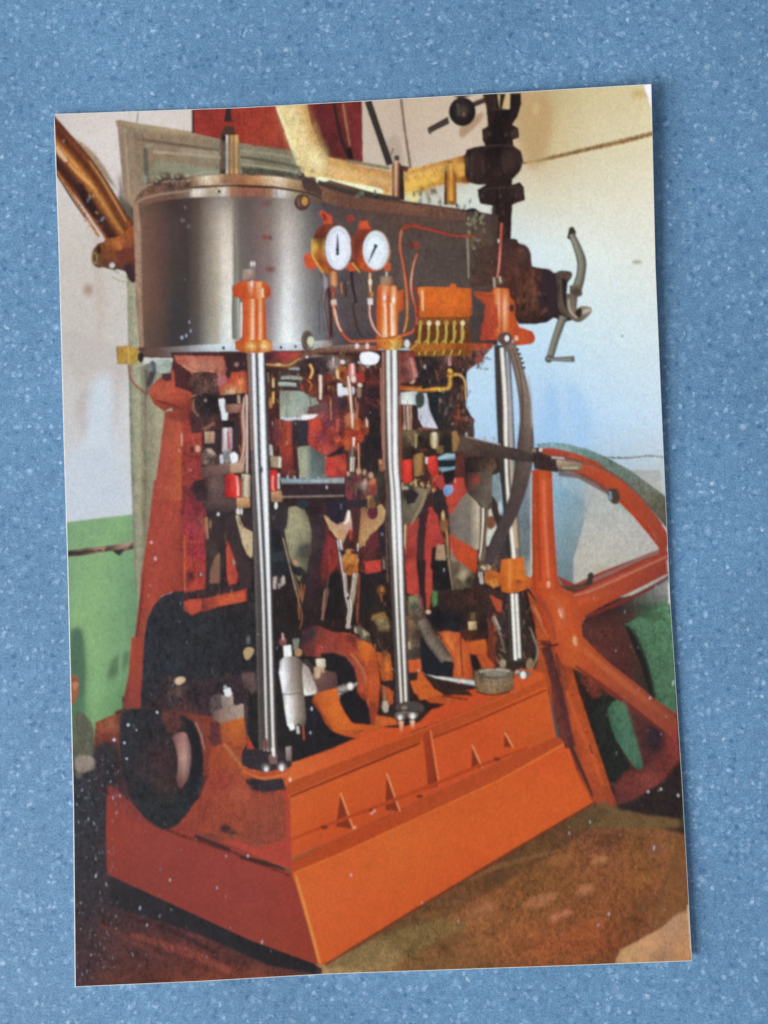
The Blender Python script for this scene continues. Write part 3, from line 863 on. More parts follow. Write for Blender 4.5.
for x, y in [(320, 274), (355, 276), (300, 288), (545, 262), (620, 264), (668, 270)]:
    E(x, y, 11, 9, '4c3c34', f=1.2); E(x - 3, y - 4, 5, 4, '8a7c68', f=1)
E(459, 311, 4, 5, '3c2c24', f=.7)
part('printed_cylinder', 'bolt_head')
V(250, 170, 9.6)
E(500, 310, 75, 80, '4a342c', f=1)
E(500, 300, 62, 68, '5c4034', f=1)
E(525, 300, 30, 42, 'c88c44', f=.9)
T('470,270 465,310 475,350', (6, 10, 6), '8a7060', f=.6)
E(145, 645, 34, 26, '8a4844', f=2)
E(195, 650, 16, 26, '6a4040', f=1.5)
E(155, 320, 60, 26, '6f4c48', f=4)
P('515,75 620,70 640,120 660,150 670,200 540,200 500,130', '4c3834', f=1, sm=1)
V(180, 240, 5.12)
E(460, 150, 26, 16, '7a4c4c', f=3)
for k, (x, y, w) in enumerate([(48, 420, 3), (55, 465, 4), (10, 500, 8), (32, 490, 5)]):
    E(x, y, w, 10, '9aa4b8', f=.8)
E(655, 520, 34, 48, '6f5c50', f=1)
E(662, 518, 22, 34, 'c8c0a8', f=1.2)
E(640, 530, 14, 36, '544038', f=1.6)
V(0, 0, 1)
P('133,205 138,200 141,230 142,300 144,352 139,352 136,290', '9c7c68', f=1, mot=.5)
part('printed_wooden_block', None, 'small square wooden block at the foot of the cylinder')
V(50, 240, 5.12)
P('338,545 395,540 450,555 460,600 440,636 345,636', 'G 338,352,375,440,460 / 540: 6a5430 a8843c b88c3c b89440 8a7440 / 636: 7a6434 b08c3c b8903c a88838 7a6a3c', mot=.5)
T('400,545 405,636', 8, 'c8a450', f=1)
E(465, 600, 16, 28, '2c2020')
E(470, 560, 20, 14, '5a3a34', f=1)
part('printed_oil_line', None, 'thin red line curling down from the wooden block')
T('402,640 410,700 440,745 490,785 560,830 620,850 690,850', (8, 9, 9, 8, 8, 8, 8), '8a4a44 a05c54|8a3c34 7a3830')
V(0, 0, 1)

# ================================================================== FLYWHEEL
part('printed_flywheel', None, 'big red spoked flywheel at the right of the engine')
# seen through the wheel: white plaster, grey shadow
P('522,470 660,470 668,600 600,620 575,605 535,600', 'G 522,560,580,590,640,670 / 470: 96b0bc 9ab6c6 9cb4be a8b0b0 aaaeac aaaeac / 520: 8a9aa0 86a4b4 869ca6 b0b0aa b8b6b0 b8b6b0 / 570: 7a8890 7f959e 76868c b8b6ac b8b6ae b4b2aa / 600: 70787c 6a767a 66706f b0aea2 b0aea4 a09c94', f=1)
P('568,490 584,500 574,560 572,600 556,600 555,480', 'G 556,566,584 / 480: 88b4cc 88aabc 8aa4b0 / 540: 7e98a2 7a929c 8a989c / 600: 66757a 5f6e70 7a8080', f=1.2)
V(520, 380, 4.267)
P('290,545 350,520 420,520 470,540 560,650 598,720 590,740 450,800 330,860 228,870 228,770', 'G 228,300,450,600 / 520: a0a8a8 b0b4b2 b4b4b0 b0aeac / 700: b6b4ac bcb8ae bab6ae b4b0aa / 860: b4b0a4 b8b4a6 b4b0a6 a8a49c', f=1, mot=.3)
E(345, 805, 40, 14, 'b0a88c', f=4)
P('395,530 460,540 470,570 430,560', '9cb0aa', sm=1, f=3)
V(0, 0, 1)
part('printed_flywheel', 'rim_edge', 'grey-green outer face of the flywheel rim')
V(520, 380, 4.267)
P('60,275 120,265 200,272 290,295 380,335 470,385 560,450 640,510 640,650 600,600 540,530 470,470 400,410 320,355 220,310 100,290',
  'G 60,200,300,400,500,600,640 / 270: 7aa0a8 7a9c9c 6f8c86 6a7c74 6a7c74 6a7c74 6a7c74 / 400: 6a7a74 6a7a74 5f7468 66746a 6c786e 6c766c 6a7068 / 520: 5a5c50 5a5c50 5a5c50 625f50 665f50 60604f 5f5c4c / 640: 5a4c40 5a4c40 5a4c40 5a4c40 5a4c40 54483c 4c4438', mot=.7)
part('printed_flywheel', 'rim')
P('70,290 140,290 230,310 330,350 430,430 520,505 590,590 632,660 640,720 640,745 596,745 590,715 550,662 488,588 418,518 322,440 235,398 120,365 80,330',
  'G 70,150,230,300,380,450,540,640 / 290: a03a24 b04030 a8442c a03c24 a03c24 a03c24 a03c24 a03c24 / 360: 6f4c38 5a3a2c b05030 b0401c a83c1c a03c20 a03c20 a03c20 / 430: 7a6050 7a5c4c a8441f a8441c 8c3820 a03c1c a03c20 a03c20 / 520: a8401c a8401c a8401c a8401c a03a1c b0401c a83c1c a03c20 / 740: a83818 a83818 a83818 a83818 a83818 a03418 a8381c a03a20', mot=.5)
T('150,325 240,345 320,395 390,455', (5, 7, 6, 5), '4a6a70 3c3c38', f=1)
T('455,505 530,600 595,700', (4, 5, 4), '6c3830 8a8078', f=1.2)
E(640, 712, 6, 16, 'c8c0b8', f=.8)
P('370,450 400,430 430,480 420,520 395,525 375,500', '4a4238', sm=1)
T('375,460 378,510', 8, '7fa0b0')
T('390,500 420,528', 12, '6a604c')
# lower-right half of the wheel
V(520, 560, 4.267)
P('380,200 440,185 560,200 640,170 640,195 540,215 450,265 330,235', 'G 330,450,560,640 / 180: 66605c 8a8884 8a8884 8a8c86 / 260: 3a2a28 3a302c 6a6a60 a8a8a0', f=1.2, mot=.5)
P('270,250 400,190 480,190 540,215 440,275 500,360 560,480 580,590 640,660 500,520 330,420 270,340', '300,250:2a1a1a 380,215:261818 500,200:2c2020 300,330:4a2420 380,300:3c201c 450,350:432420 520,450:3f2420 560,560:30201e 400,400:48261c', mot=1)
P('285,320 330,260 420,245 470,300 510,380 550,480 560,600 460,520 340,400 300,370', '300,330:602c24 400,300:4c2820 450,340:502c24 500,420:4a2822 540,540:402420', f=3, sm=1, mot=.9)
P('440,275 540,215 640,185 665,240 680,640 600,600 570,560 545,450 500,360', 'G 440,520,600,680 / 200: 3f5c44 40644a 4a7a58 4a7a58 / 300: 3a6444 3f6448 3f6448 40644a / 420: 33403a 30543c 3a5a44 40644a / 600: 2c4434 2c4434 30543c 35543f', f=1.2, mot=.7)
dabs(600, 350, 665, 680, ['9fc0a8', '2a4434', '6a7c74', '203828', 'b0c8b8'], 26, (0.5, 1.1), (1, 2), (70, 110), 13, tile=True)
P('205,410 280,430 400,560 470,640 560,700 680,720 690,860 690,1100 400,1100 330,900 260,620 215,560', 'G 205,300,380,450,560,640,690 / 420: 1c1c18 1e1a18 2a201c 3a2420 4c2824 5a2c24 5a2c24 / 600: 5a2820 1c1c1c 24201e 3f2624 44262a 6a2e26 7a3428 / 760: 26201e 20201e 26221f 4c2a2a 3f2226 5c2a26 742f28 / 900: 26201e 241e1c 20201e 54302c 5c2c2a 6c2c26 702c26 / 1050: 26201e 201c1c 201c1c 2c2020 4a2826 5a2c28 4c2826', mot=.9)
P('375,635 400,600 450,610 480,680 525,870 515,890 490,885 430,790 385,690', 'G 375,450,525 / 600: 3a443e 40644a 4a5a5c / 700: 304a3a 3a5a44 3f5c44 / 890: 2c4434 33503c 3c6450', f=1, mot=.6)
P('560,720 620,700 640,760 600,830 560,800', '33201f', f=4, sm=1, mot=.8)
P('470,640 560,700 650,740 690,760 690,790 600,770 480,700', '3a2424', f=3, sm=1)
P('400,800 470,880 480,920 420,900', '5a3028', f=4, sm=1)
P('470,890 560,900 660,820 690,800 690,870 600,970 500,1000 430,1010 400,960', 'G 400,560,690 / 820: 6a2c26 6f2e28 7c3228 / 1000: 40201e 5c2826 5a2422', f=3, mot=.7)
P('330,900 400,930 500,1000 640,930 690,860 690,1130 540,1120 400,1040', 'G 330,500,690 / 900: 2a201e 3c2422 1f1c1c / 1000: 2c201e 3f2624 241e1c / 1100: 221c1a 2a2220 1c1818', f=3, mot=.7)
part('printed_flywheel', 'spoke')
V(0, 0, 1)
P('532,470 552,468 553,520 556,575 562,590 600,578 668,548 668,572 630,590 590,605 575,620 590,650 640,690 690,716 690,735 640,715 590,680 560,650 540,630 528,600 532,560',
  'G 528,535,545,554,575,600,640,690 / 470: b85024 c0581c c05824 a84c28 a04820 a04820 a04820 a04820 / 540: b04414 c4501c c05420 a04820 9a4420 a03c20 a43820 98361f / 570: a03c14 b85018 b85020 b04c1f a44020 94382c 98361f 8a3420 / 600: 903c20 a44020 b04c1f a84420 a0401a 94381f 8a3420 8a3420 / 640: 7a3828 903c20 a44020 a84a1f b04c1c 9c441c 8a3420 8a3420 / 680: 7a3828 7a3828 8a3824 8a3c20 a44020 9a4420 8a3c20 843420 / 730: 8a3a20 8a3a20 8a3a20 8a3a20 8a3c20 7a3c20 7a3020 843420', mot=.45)
P('556,575 568,592 585,592 640,565 668,553 668,546 600,572 575,584', '90382a', f=1.2)
T('668,549 640,559 610,573 580,586', 3, '8a6a6c 905f50', f=1)
T('562,598 600,592 640,576 668,564', (3, 8, 9, 8), '8a341c b04c1f', f=2)
T('545,490 546,540 549,580', (2, 3, 3), 'd88c50', f=1)
T('549,478 549,505', (1.5, 2), 'e8a080', f=.9)
T('575,645 610,672 660,703 688,718', (8, 7, 6, 5), 'a8501a a85820|7a341c 7f3420', f=2)
E(562, 613, 2, 5, 'e0b890', f=1.2, rot=-20)
E(576, 641, 1.8, 4.5, 'e0a070', f=1.2, rot=-10)
E(549, 586, 2, 3.5, 'e8a880', f=1.2, rot=-20)
P('560,590 590,596 585,606 570,612', 'a84a1f', f=2, sm=1)
P('570,605 584,615 582,640 592,652 580,648 572,630', '402020', f=1.2, sm=1)
V(520, 560, 4.267)
T('165,110 200,118 260,110 300,95', (12, 16, 14, 10), '4a3a34 5a4030', f=1.2)
P('290,60 312,55 305,100 280,108 262,105 285,90', '3a322c', sm=1)
P('215,430 270,430 290,480 330,500 300,500 225,480', '2a2a18', f=2)
T('270,430 280,460', 8, '6a5a28', f=1.5)
P('290,520 340,500 370,540 310,590', '6a2c1c', f=3, sm=1)
V(0, 0, 1)
part('printed_flywheel', 'hub')
P('532,590 545,585 560,595 574,615 578,640 590,655 575,670 560,650 545,640 530,620', 'G 530,555,590 / 590: b0481c b0501f a0401a / 640: 943a1e b0501f a84c20 / 670: 843420 9a4020 984020', sm=1, f=1.5)
T('535,590 550,605 556,640', (2, 4, 3), '84352a 9a6a4c', f=1.2)
T('548,592 560,606 566,630', (2, 3, 2), 'a05828', f=1.2)
T('538,646 550,646 560,645', (2, 3, 2.5), '3f1c16 5a2c1c', f=.9)
E(559, 645, 2.2, 2.2, '3a1a16', f=.8)
# ================================================================== INTERIOR, FRAME AND BED
MOT = 0.6
V(0, 0, 1)
part('printed_machinery_shadow', None, 'dark oily interior of the engine between its columns')
P('170,352 330,350 470,350 467,375 465,405 474,420 474,438 515,455 520,472 498,485 498,545 530,590 560,640 562,690 420,740 300,770 240,775 140,760 138,690 150,620 178,585 190,560 190,400',
  'G 150,200,250,290,330,370,420,470,520 / 352: 4a2c28 4c2c28 3c2626 3c2824 4c2c22 3c2220 3a2622 3a2a28 3a2a28 / 400: 3c2828 3c2828 3a2020 4a2824 4c2822 4a2420 30201f 30221f 3a2a28 / '
  '450: 3a2828 44302c 3a2220 5a2620 582a20 3a201c 3c2822 3a2824 3a2624 / 500: 3a2626 4c302c 2f2222 3c2424 3a1f1e 3c2420 3a2422 3f2a26 3a2a26 / 550: 2a2224 2a2224 24201f 2c1e1e 301c1c 36201f 38201e 3c2824 30201e / '
  '600: 24242a 242428 221f20 281c1c 281a1a 2c1c1a 2c1c1a 2c1c1a 301c1a / 660: 242428 24242a 201e20 221c1e 261a1a 2a1a1a 2c1c18 33201a 301c1a / 760: 2a2024 2a2226 201e20 1f1c1c 1f1a1a 241818 2c1a16 301c18 3a2018', grid=4, mot=1.0)

part('printed_floor', None, 'brown concrete floor printed at the foot of the engine')
TONE = (1.08, 1.02, 1.10)
P('590,800 625,808 660,820 685,828 700,1000 300,1000 310,960 410,895 510,835 590,792',
  'G 320,400,480,540,600,640,690 / 800: 5f4228 5f4228 5f4228 5f4228 6a4830 6a4428 6a5038 / 850: 5a4024 5a4024 5c4022 6c4820 7a4a2a 744c22 7a5028 / 890: 5a3c20 6a4a24 7a4a24 744c22 7a4a24 7a4a24 7a5030 / '
  '920: 7a5a2c 6a4a24 84552a 7a4c24 7a4824 6f4522 7a5030 / 945: 8a6a34 5c4422 7a5028 8a4c24 7a421f 6a4024 8c5c40 / 975: 9a8050 7a5a2c 684824 7a4c24 64421f 5f4228 9a6c4c', mot=.9)
TONE = (1.0, 1.0, 1.0)
P('685,828 691,900 665,925 640,940 620,950 615,964 700,966 700,830', '680,905:b0855c 670,925:b08464 650,940:c49064 630,955:b88c60 680,955:b88458 690,850:7a5028 686,880:7a5028 665,955:a87c5c', f=1.6, mot=.4)
TONE = (1.08, 1.02, 1.10)
P('686,830 694,900 668,918 650,930 670,860', '6f4a26', f=3, sm=1)
for i, (x, y, rx, ry, c) in enumerate([(560, 860, 14, 6, '84552a'), (585, 890, 10, 5, '96643c'), (540, 900, 18, 5, '96643c'), (500, 880, 14, 5, '64421f'), (610, 840, 16, 7, '603c20'), (640, 880, 14, 7, '7f5424'), (480, 910, 16, 6, '8a5c34'), (450, 940, 18, 6, '684824'), (585, 930, 20, 8, '8a4c24'), (530, 945, 18, 6, '78461f'), (400, 950, 16, 5, '5a4420'), (600, 860, 8, 4, '9a6c3c'), (655, 850, 12, 6, '7a5030'), (430, 915, 9, 4, '8a5c24'), (520, 865, 12, 4, '744c22'), (645, 905, 12, 6, '6a4424'), (560, 915, 12, 3, 'a86c48')]):
    E(x, y, rx, ry, c, f=4, rot=-20)
T('430,885 470,878 500,866 540,855 560,850', (2, 4, 5, 4, 2), '8a6030', f=2)
P('330,965 380,940 400,960 360,972', '9a8050', sm=1, f=3)
P('592,800 690,826 690,836 640,822 600,812', '33281f', f=3)
TONE = (1.0, 1.0, 1.0)
part('printed_floor', 'dark_floor', 'shadowed reddish floor at the lower left')
P('60,750 110,745 112,870 200,905 322,968 322,1000 60,1000',
  'G 70,90,110,150,200,260,320 / 750: 3a3840 342f36 3c2c30 3c2c30 3c2c30 3c2c30 3c2c30 / 800: 2a2c34 2c2c33 302a30 3c2c30 3c2c30 3c2c30 3c2c30 / 870: 2c2a32 2f2a30 33282e 33282c 2c2628 2c2424 2c2424 / 900: 30282f 30282e 33282c 2f2629 2c2427 33262a 3c2a2a / '
  '930: 33262c 3a282c 44292a 4c2a2a 5c302c 33262a 2a2228 / 960: 3a282e 40282c 4f2c2a 4c2826 5a2a24 4c2a28 2a2024 / 985: 3a282c 44282a 5c3028 54281f 74341f 7c3a24 4a3028', mot=1.0)
P('110,870 160,888 240,920 316,962 316,974 270,966 200,935 110,905', 'G 110,200,316 / 870: 262328 242126 201e22 / 960: 241f24 221f24 1f1c20', f=2, mot=.8)
T('130,935 180,950 240,975', (4, 9, 5), '7a3a30', f=4, mot=1)
T('100,925 140,945 180,970 200,978', (3, 5, 5, 3), '5c2f2a', f=3, mot=1)
T('120,915 170,930 220,955', (4, 6, 3), '3c2024', f=3, mot=1)
P('75,715 90,720 95,745 85,770 76,775', '5a5a4a', sm=1, f=2)
P('76,757 92,757 94,768 78,772', '8a7a70', sm=1, f=2)
V(60, 640, 3.84)
P('42,150 65,140 72,180 62,230 46,245', '9a5038', f=1.2, sm=1)
P('50,160 68,165 62,190 50,190', 'b0744c', f=1, sm=1)

# ---------------- left A-frame
MOT = 0.45
V(0, 0, 1)
part('printed_wall', 'door_frame')
P('146,395 176,395 170,470 158,520 150,600 140,600 146,500', 'G 146,158,176 / 395: 8a8570 a8a184 b0aa8c / 600: 7a745c 8a846c 8a8068')
part('printed_frame_column', None, 'tapering red cast frame leg at the left of the engine')
P('172,400 202,400 206,600 180,606 176,500', '7a302a')
V(50, 480, 3.84)
V(50, 480, 3.84)
P('350,768 345,700 352,600 362,545 380,500 405,460 440,440 500,425 640,425 760,430 800,440 800,768', 'G 350,500,650,800 / 425: 2e2a30 2c2a30 33262a 2a2428 / 550: 282a31 26282e 28282c 242226 / 768: 292c34 272a31 26262c 221f22', mot=1.1)
P('400,0 510,0 512,120 516,250 515,425 480,428 430,445 395,485 375,530 362,600 352,680 345,768 300,768 318,660 335,520 350,370 365,270 378,180 390,80',
  'G 300,340,370,400,450,490,515 / 0: a84438 a84438 a84438 a04438 b04834 a84434 7c3228 / 200: 9a4030 9a4030 9a4030 a04034 a04034 9a4030 84342a / 400: 90382c 94382c 9a3c2c a04034 9a3c2c 94382c 84342a / '
  '520: 84382f 903c30 9a4030 a8442e 963428 903428 84342a / 650: 6a302a 84382f 8a4030 90382c 903428 903428 84342a / 768: 6a302c 7a3830 84382f 84382f 903428 903428 84342a', mot=.4)
T('360,380 345,520 325,640 305,768', (4, 5, 6, 5), '6a2a2a', f=1.5)
T('375,500 358,600 350,768', 6, '8a4438', f=1.5)
E(389, 240, 5, 6, 'd8a8a8', f=.7); E(405, 302, 6, 8, 'd0a0a0', f=.7); E(386, 405, 5, 5, '9a6c58', f=.8)
V(100, 340, 4.8)
P('310,345 425,325 440,420 420,520 400,560 400,768 254,768 265,680 285,560 300,430',
  'G 255,300,350,380,400,430 / 330: 7a4030 a04838 a04838 a04838 9a4030 94382f / 450: 7a4030 a04838 a85038 b8503c 9a4030 8c3428 / 600: 9a4434 a84838 b04a3a b05830 84342a 84342a / 768: a84438 a04838 a85038 b8603c 94402f 702c26', mot=.4)
T('385,430 380,560 375,768', (8, 14, 20), 'b0502c', f=3)
T('396,450 397,510', 12, 'e8ac9c', f=1)
T('402,515 400,768', 4, '702c26', f=1.5)
# bracket below the cylinder
P('355,75 590,78 610,135 600,170 575,185 540,160 470,150 440,165 400,130 365,110', 'G 355,450,520,610 / 78: b05c4c b86858 a85c4c a85c4c / 130: a84434 b87860 b87860 a85c4c / 180: 7c3228 94443a 94443a 8a4438', mot=.5)
T('400,120 460,150 540,150 575,175', (8, 6, 8, 8), 'dc9c88 b87058', f=1.5)
P('350,90 385,125 440,165 450,240 440,310 370,320 330,200', '4a2628', f=1.5, mot=.9)
P('235,235 260,205 300,170 340,200 345,140 355,150 360,225 440,250 440,320 330,330 310,345 260,310 240,275', 'G 235,300,350,440 / 150: a84438 9a4434 a8483c 7c3228 / 240: a84c34 a85038 b85038 a84c34 / 310: 9a4434 94402f 94382c 84382a', f=1, mot=.6)
T('270,290 340,312 380,325', (4, 8, 4), '5a2a28', f=1.5)
P('295,160 340,158 345,190 320,200 298,185', '4a2c30', f=1)
P('270,95 340,95 340,150 300,160 275,150', 'G 270,340 / 95: 9aa89e 8c9a90 / 150: a8b4a8 98a094', f=1)
T('250,100 258,150 235,190', (18, 20, 16), '5a6270 4c4a54', f=2)
P('240,150 270,150 255,200 235,230 222,215', '45403f', f=1.5)
P('440,165 560,160 575,240 570,300 530,320 450,280', 'G 440,500,575 / 160: 5c3c38 4f3430 5a3a34 / 240: 4a2f2c 5c443c 4a3030 / 320: 2c2024 30282a 2c2024', sm=1, mot=1.2)
dabs(196, 372, 220, 392, ['6a4a44', '7a5c50', '3a2424', '5a403a'], 20, (1, 2.2), (1, 2), (70, 100), 14)
P('565,185 600,170 610,200 575,230', 'a86068', sm=1, f=1)
P('570,235 605,190 690,140 700,160 708,250 650,260 580,265', 'G 570,620,660,705 / 150: a84838 9a3c2f a84430 702c26 / 200: b04a3a a84430 c0683c 7c3228 / 255: b04838 c88858 a86a4c 94443a', f=1, mot=.5)
E(675, 195, 14, 10, 'd09048', f=1.5)
T('590,240 640,240', 10, 'c0a078', f=1.5)
P('610,70 700,65 700,140 640,150 600,130', '3a2428', f=1.5)
E(655, 118, 10, 10, '9a7a74', f=1.5)
T('440,270 462,270 452,310 470,350', (4, 8, 6, 4), '9c7468', f=1.2)
P('455,275 565,265 570,380 560,420 500,430 470,370', 'G 455,520,570 / 270: 2a1f26 302428 2c2024 / 420: 3c2224 5c3430 4a2c2c', sm=1, mot=1.2)
T('480,360 500,430 540,400', (4, 6, 4), '7f5a4c', f=1.2)
P('430,340 480,360 500,430 490,600 420,600 405,500', '4f2a30', f=1, mot=.9)
P('435,445 480,445 485,520 460,545 400,530 410,505 430,500', 'G 400,440,485 / 445: b04a3a b85038 a84434 / 540: 84342a 9a4a3c 8a4c3c', f=1, mot=.5)
E(467, 522, 10, 14, 'd0a090', f=1)
P('405,560 480,555 490,768 410,768', 'G 405,440,490 / 560: 702c2c 8c3438 80343a / 768: 80342f 702c2c 5c2828', f=1.2, mot=.9)
P('500,445 550,445 550,497 502,497', 'G 500,550 / 445: d0a488 c08c6c / 497: b08064 a8785a', f=1)
T('528,445 526,497', 4, 'e8c8a8', f=1.5)
P('488,435 500,445 500,520 560,520 560,600 500,610', '3c2628', f=1.2, mot=.8)
E(535, 555, 16, 26, '6a4a40', f=2); E(535, 540, 8, 10, 'a88a70', f=1.5)
part('printed_frame_column', 'lower_bracket')
V(50, 480, 3.84)
P('516,60 580,100 600,160 600,430 516,425', 'G 516,560,600 / 60: 80343a 8c3038 702830 / 200: 7a2c34 93303c 80343a / 300: 9a4434 7f3432 70302a / 425: a04430 9a4430 94402f', mot=.8)
dabs(186, 500, 205, 585, ['b0443a', '6a2830', 'b04a3a', '4a2228', '8a3a50'], 40, (1, 2.8), (1, 2.2), (60, 120), 15)
P('515,455 590,430 700,425 755,415 755,465 650,485 545,520 515,500', 'G 515,545,580,640,750 / 430: a84434 b84c34 80342f a8402f a8402f / 470: a84434 b04830 74302f b84c30 b84c30 / 515: 80302a 94402a 5c2828 80302a 80302a', f=1, mot=.4)
P('515,425 590,410 740,400 750,420 640,445 590,455 515,465', '3a282c', f=1.4, mot=.9)
P('530,460 580,455 585,500 540,515', 'b84834', f=1)
P('645,450 745,430 750,462 650,485', 'c0522f', f=1)

# ---------------- bed plate
part('printed_bedplate', None, 'orange cast bedplate the engine stands on')
V(0, 0, 1)
MOT = 0.2
P('94,745 96,722 120,712 135,705 200,690 230,700 260,760 290,775 292,870 240,850 180,830 107,800 100,770',
  'G 95,120,150,180,205,230,260,290 / 705: 7a2c24 7a2c20 7a2c20 8a3020 8a3024 7a2c20 9a3428 9a3428 / 740: 7a2c24 7a2c24 7a2c24 8c3020 a03a24 b84020 a83c24 9a3428 / 780: 7a2c24 8a3024 9a3820 b03828 b84428 c84c2c c04828 b03c28 / '
  '820: 8a3024 8c3424 9c3a24 a83c24 b04024 c04828 b83c28 b03c28 / 870: 8a3024 8c3424 9c3a24 a03a24 b03c28 b84428 b03c28 b03c28', mot=.5)
P('97,722 135,716 138,735 120,745 100,748', 'G 97,138 / 720: 9a3c24 8a3020 / 748: 6a2c1f 54281f', f=1, mot=.7)
P('95,748 122,740 130,770 118,800 112,830 106,800', '3a2428', f=2, mot=.9)
part('printed_bedplate', 'plinth_end', 'dull red shaded end of the plinth')
P('107,785 118,795 180,822 240,848 292,872 321,966 250,940 107,874 106,830',
  'G 107,150,200,250,300 / 790: 8c3424 8a3828 8a3828 94382f 9a3c24 / 840: 8c3428 8c362f 8c362f 8f3a2f 9a3c24 / 890: 7a3024 84342c 8a342c 8c362f 903428 / 950: 7a2c24 7a2c24 843028 8a382a 8c3424', mot=.22)
T('135,815 180,835 240,855 290,876', (2, 3, 3, 2), '6a2a20', f=1.5, mot=.9)
T('195,836 230,850', 4, '3f2022', f=2)
E(226, 829, 7, 4, '2c1e22', f=2)
E(218, 833, 4, 2, '3a2226', f=1)
T('240,857 275,866 285,870', (3, 5, 2), '40201f', f=2)
part('printed_bedplate', 'plinth_side', 'bright orange long side of the plinth')
TONE = (0.98, 0.93, 1.08)
P('292,872 345,850 420,815 500,778 566,741 594,802 520,845 420,905 321,966 305,915',
  'G 290,330,400,470,540,594 / 741: c45418 c45418 c45418 c85818 d0501c d05c18 / 790: c45418 c45418 c85818 cc5c18 d05c18 d05c18 / 840: c85818 cc5c18 d0641c d05c18 d05c18 c85018 / 890: d0641c d06020 cc5c18 c85018 c85018 c85018 / 960: c85818 c85818 c44c18 c44c18 c44c18 c44c18', mot=.16)
T('296,876 307,915 320,964', (2, 3, 2.5), 'd88830', f=1)
T('592,804 520,847 420,907 325,965', (1.5, 2, 2, 2), '84300f', f=1)
T('294,873 345,851 420,816 500,779 566,743', (1.5, 1.5, 1.5, 2, 2), 'd87020', f=.8)
part('printed_bedplate', 'ledge')
P('288,862 345,835 430,795 510,757 556,737 566,741 500,779 420,816 345,851 292,873', 'G 288,345,430,510,566 / 737: b0420f b0420f b0420f b04814 b04814 / 790: b0420f b0420f b04814 b84c18 b84c18 / 835: a84014 b0420f b04814 b84c18 b84c18 / 872: b04814 b04814 b04814 b85018 b85018', mot=.22)
part('printed_bedplate', 'bed_side')
P('283,784 325,766 424,728 500,697 545,676 556,737 510,757 430,795 345,835 289,860',
  'G 285,325,380,430,480,530,556 / 680: cc5c20 cc5c20 cc5c20 cc5c20 cc5c18 d05c18 cc5c18 / 730: cc5c20 cc641c cc5c18 c85818 c85018 c85818 c85818 / 780: d0641c cc5c18 c85418 c85018 c85018 c85018 c85018 / 860: c45418 c04814 b84410 b84410 b84410 b84410 b84410', mot=.17)
P('283,784 325,768 424,730 500,699 545,678 546,686 500,707 424,740 328,778 288,796', 'G 283,400,546 / 680: b04414 b04814 b85018 / 796: b04c18 b04814 b85018', f=1, mot=.22)
T('290,797 328,781 420,743', (1.5, 2.2, 2), '7a2c10', f=1)
T('432,738 480,719 546,690', (2.2, 2, 1.5), '8f3814', f=1)
T('287,798 289,858', 3, 'a84014', f=1)
part('printed_bedplate', 'rib')
V(280, 730, 2.259)
for (a, b, c, l) in [((137, 143), (166, 224), (126, 218), 1), ((241, 98), (271, 184), (238, 180), 1), ((434, 34), (457, 86), (432, 84), 1), ((508, 6), (527, 40), (505, 38), 1)]:
    P('%g,%g %g,%g %g,%g' % (*a, *b, *c), '84300f', f=1.0)
    T('%g,%g %g,%g' % (*a, *b), 2.6, 'e89850', f=.8)
P('322,10 338,0 358,126 335,134', 'G 322,358 / 0: a84014 8a3010 / 134: 9a3812 7a2c10', f=.8)
T('340,2 360,125', 3, 'e07a38', f=.8)
T('20,250 80,225 160,195 330,130 440,85 560,40', (4, 7, 8, 7, 7, 5), 'b0420f', f=1.5)
for (x, y, r) in [(315, 150, 8), (490, 66, 8), (208, 182, 8), (100, 220, 9)]:
    E(x, y, r, r * .55, '7a2c10', f=1)
T('205,190 216,180', 4, 'f0a070', f=.6)
T('165,222 172,218', 4, 'f0a070', f=.6)
TONE = (1.0, 1.0, 1.0)
part('printed_bedplate', 'bed_end')
V(0, 0, 1)
P('205,740 232,745 262,770 283,784 290,800 292,868 250,852 212,838 205,800', 'G 205,230,260,290 / 745: 9c3e30 b04830 9a3c28 8a3424 / 790: 9c3e30 b04430 a84430 a83c2c / 868: 94382f a83e32 a83c30 a83c30', f=1.5, mot=.25)
TONE = (0.98, 0.93, 1.08)
part('printed_bedplate', 'top_rim')
P('243,770 262,782 285,784 340,762 424,727 500,697 546,676 546,668 538,668 520,678 480,690 455,693 436,705 420,722 400,728 375,727 345,735 318,748 300,760 270,770 250,766',
  'G 243,285,345,400,450,500,546 / 670: b44818 b84c18 c45418 b84c18 b84c18 b85018 cc5c18 / 725: b8541c cc5c20 cc581c c85018 c85018 c85018 c85018 / 785: b0501f d06c28 cc581c c85018 c85018 c85018 c85018', f=1, mot=.2)
P('420,722 455,693 500,684 535,672 530,682 500,695 460,712 428,726', 'c44c18', f=1.5, mot=.22)

TONE = (1.0, 1.0, 1.0)
